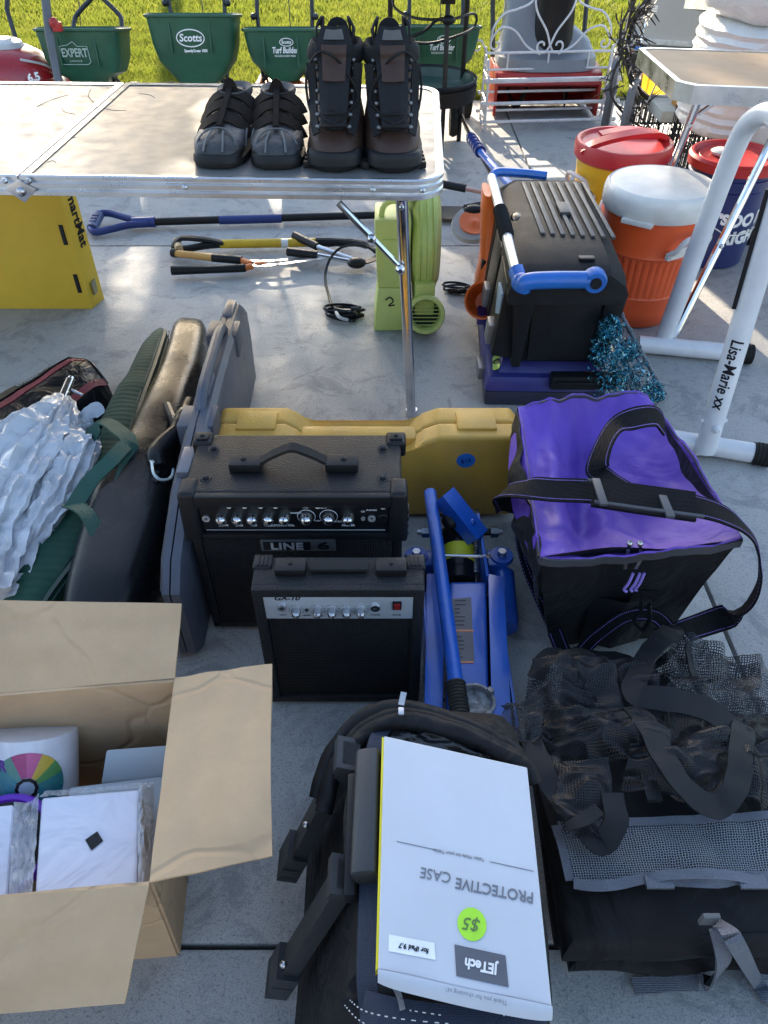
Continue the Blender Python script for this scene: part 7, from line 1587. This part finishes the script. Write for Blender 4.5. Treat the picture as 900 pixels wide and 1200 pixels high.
mb = MB(); mb.lathe([(.001, 0), (.062, 0), (.064, .003), (.066, .004), (.001, .004)], (0, 0, 0), 48, M=Mo); build(mb, 'disc', blk2, t, True)
mb = MB(); mb.lathe([(.062, -.004), (.072, -.004), (.074, .004), (.070, .010), (.064, .008), (.062, .004)], (0, 0, 0), 48, M=Mo); build(mb, 'rim', mat('rim_purple', (.16, .02, .5), .35, coat=.3), t, True)
gbx = mat('grey_plastic_box', (.42, .45, .47), .45, var=(4, .06))
def tiltbox(name, label, cat, q, d_, z, m, grp=None, bev=.004, mod=None):
    "box with the four top corners q (world, own heights), thickness d_ downwards"
    t = thing(name, label, cat, V((q[0].x, q[0].y, q[0].z - d_)), group=grp); mb = MB(); mb.hexa([dn(p, d_) for p in q] + q, bev, 3)
    return t, build(mb, 'case', m, t, True)
tiltbox('plastic_case', 'pale grey flat plastic case, the rear one leaning in the cardboard box', 'case', [W(118, 918, .20), W(196, 912, .20), W(204, 872, .24), W(124, 878, .24)], .10, 0, gbx)
tiltbox('plastic_case', 'pale grey flat plastic case in front, beside the white envelopes', 'case', [W(74, 1040, .20), W(184, 1035, .20), W(200, 908, .21), W(81, 922, .22)], .10, 0, gbx)
env = mat('white_paper', (.60, .62, .72), .55, bump=(10, .5, 'cloth'), var=(4, .03))
t, bxx = tiltbox('envelope_pack', 'pack of white envelopes in clear film with a black diamond mark', 'envelopes', [W(40, 1050, .262), W(160, 1040, .262), W(164, 924, .262), W(48, 934, .262)], .05, 0, env, bev=.006)
mb = MB(); c0 = W(110, 985, .2635); mb.prism([(c0.x, c0.y - .0125), (c0.x + .012, c0.y), (c0.x + .001, c0.y + .0125), (c0.x - .012, c0.y + .001)], .262, .2635, 'XY'); build(mb, 'black_mark', blk2, bxx, True)
film = mat('clear_film', (.70, .72, .76), .08, coat=.8, bump=(22, .9, 'cloth'), alpha=.38)
mb = MB(); mb.grid(12, 30, lambda u, v: lerp(W(162, 925 + 118 * v, .262), W(180, 920 + 116 * v, .235), u) + V((0, 0, .012 * math.sin(PI * u) + .006 * nz(V((u * 5, v * 12, 2))))), .0006); mb.grid(30, 8, lambda u, v: lerp(W(46, 934, .262), W(176, 922, .262), u) + V((0, .014 * v, -.012 * v + .006 * nz(V((u * 14, v * 4, 4)))))); build(mb, 'film', film, t, True, ang=80)
t, bxx = tiltbox('envelope_pack', 'bundle of white envelopes at the left edge under creased clear film', 'envelopes', [W(-70, 1060, .25), W(8, 1052, .25), W(16, 942, .27), W(-60, 950, .27)], .05, 0, env, bev=.005)
mb = MB(); mb.grid(20, 30, lambda u, v: lerp(lerp(W(10, 1052, .255), W(38, 1050, .262), u), lerp(W(16, 940, .27), W(46, 930, .262), u), v) + V((0, 0, -.012 * math.sin(PI * u) + .006 * nz(V((u * 7, v * 9, 8))))), .0006); build(mb, 'film', film, t, True, ang=80)
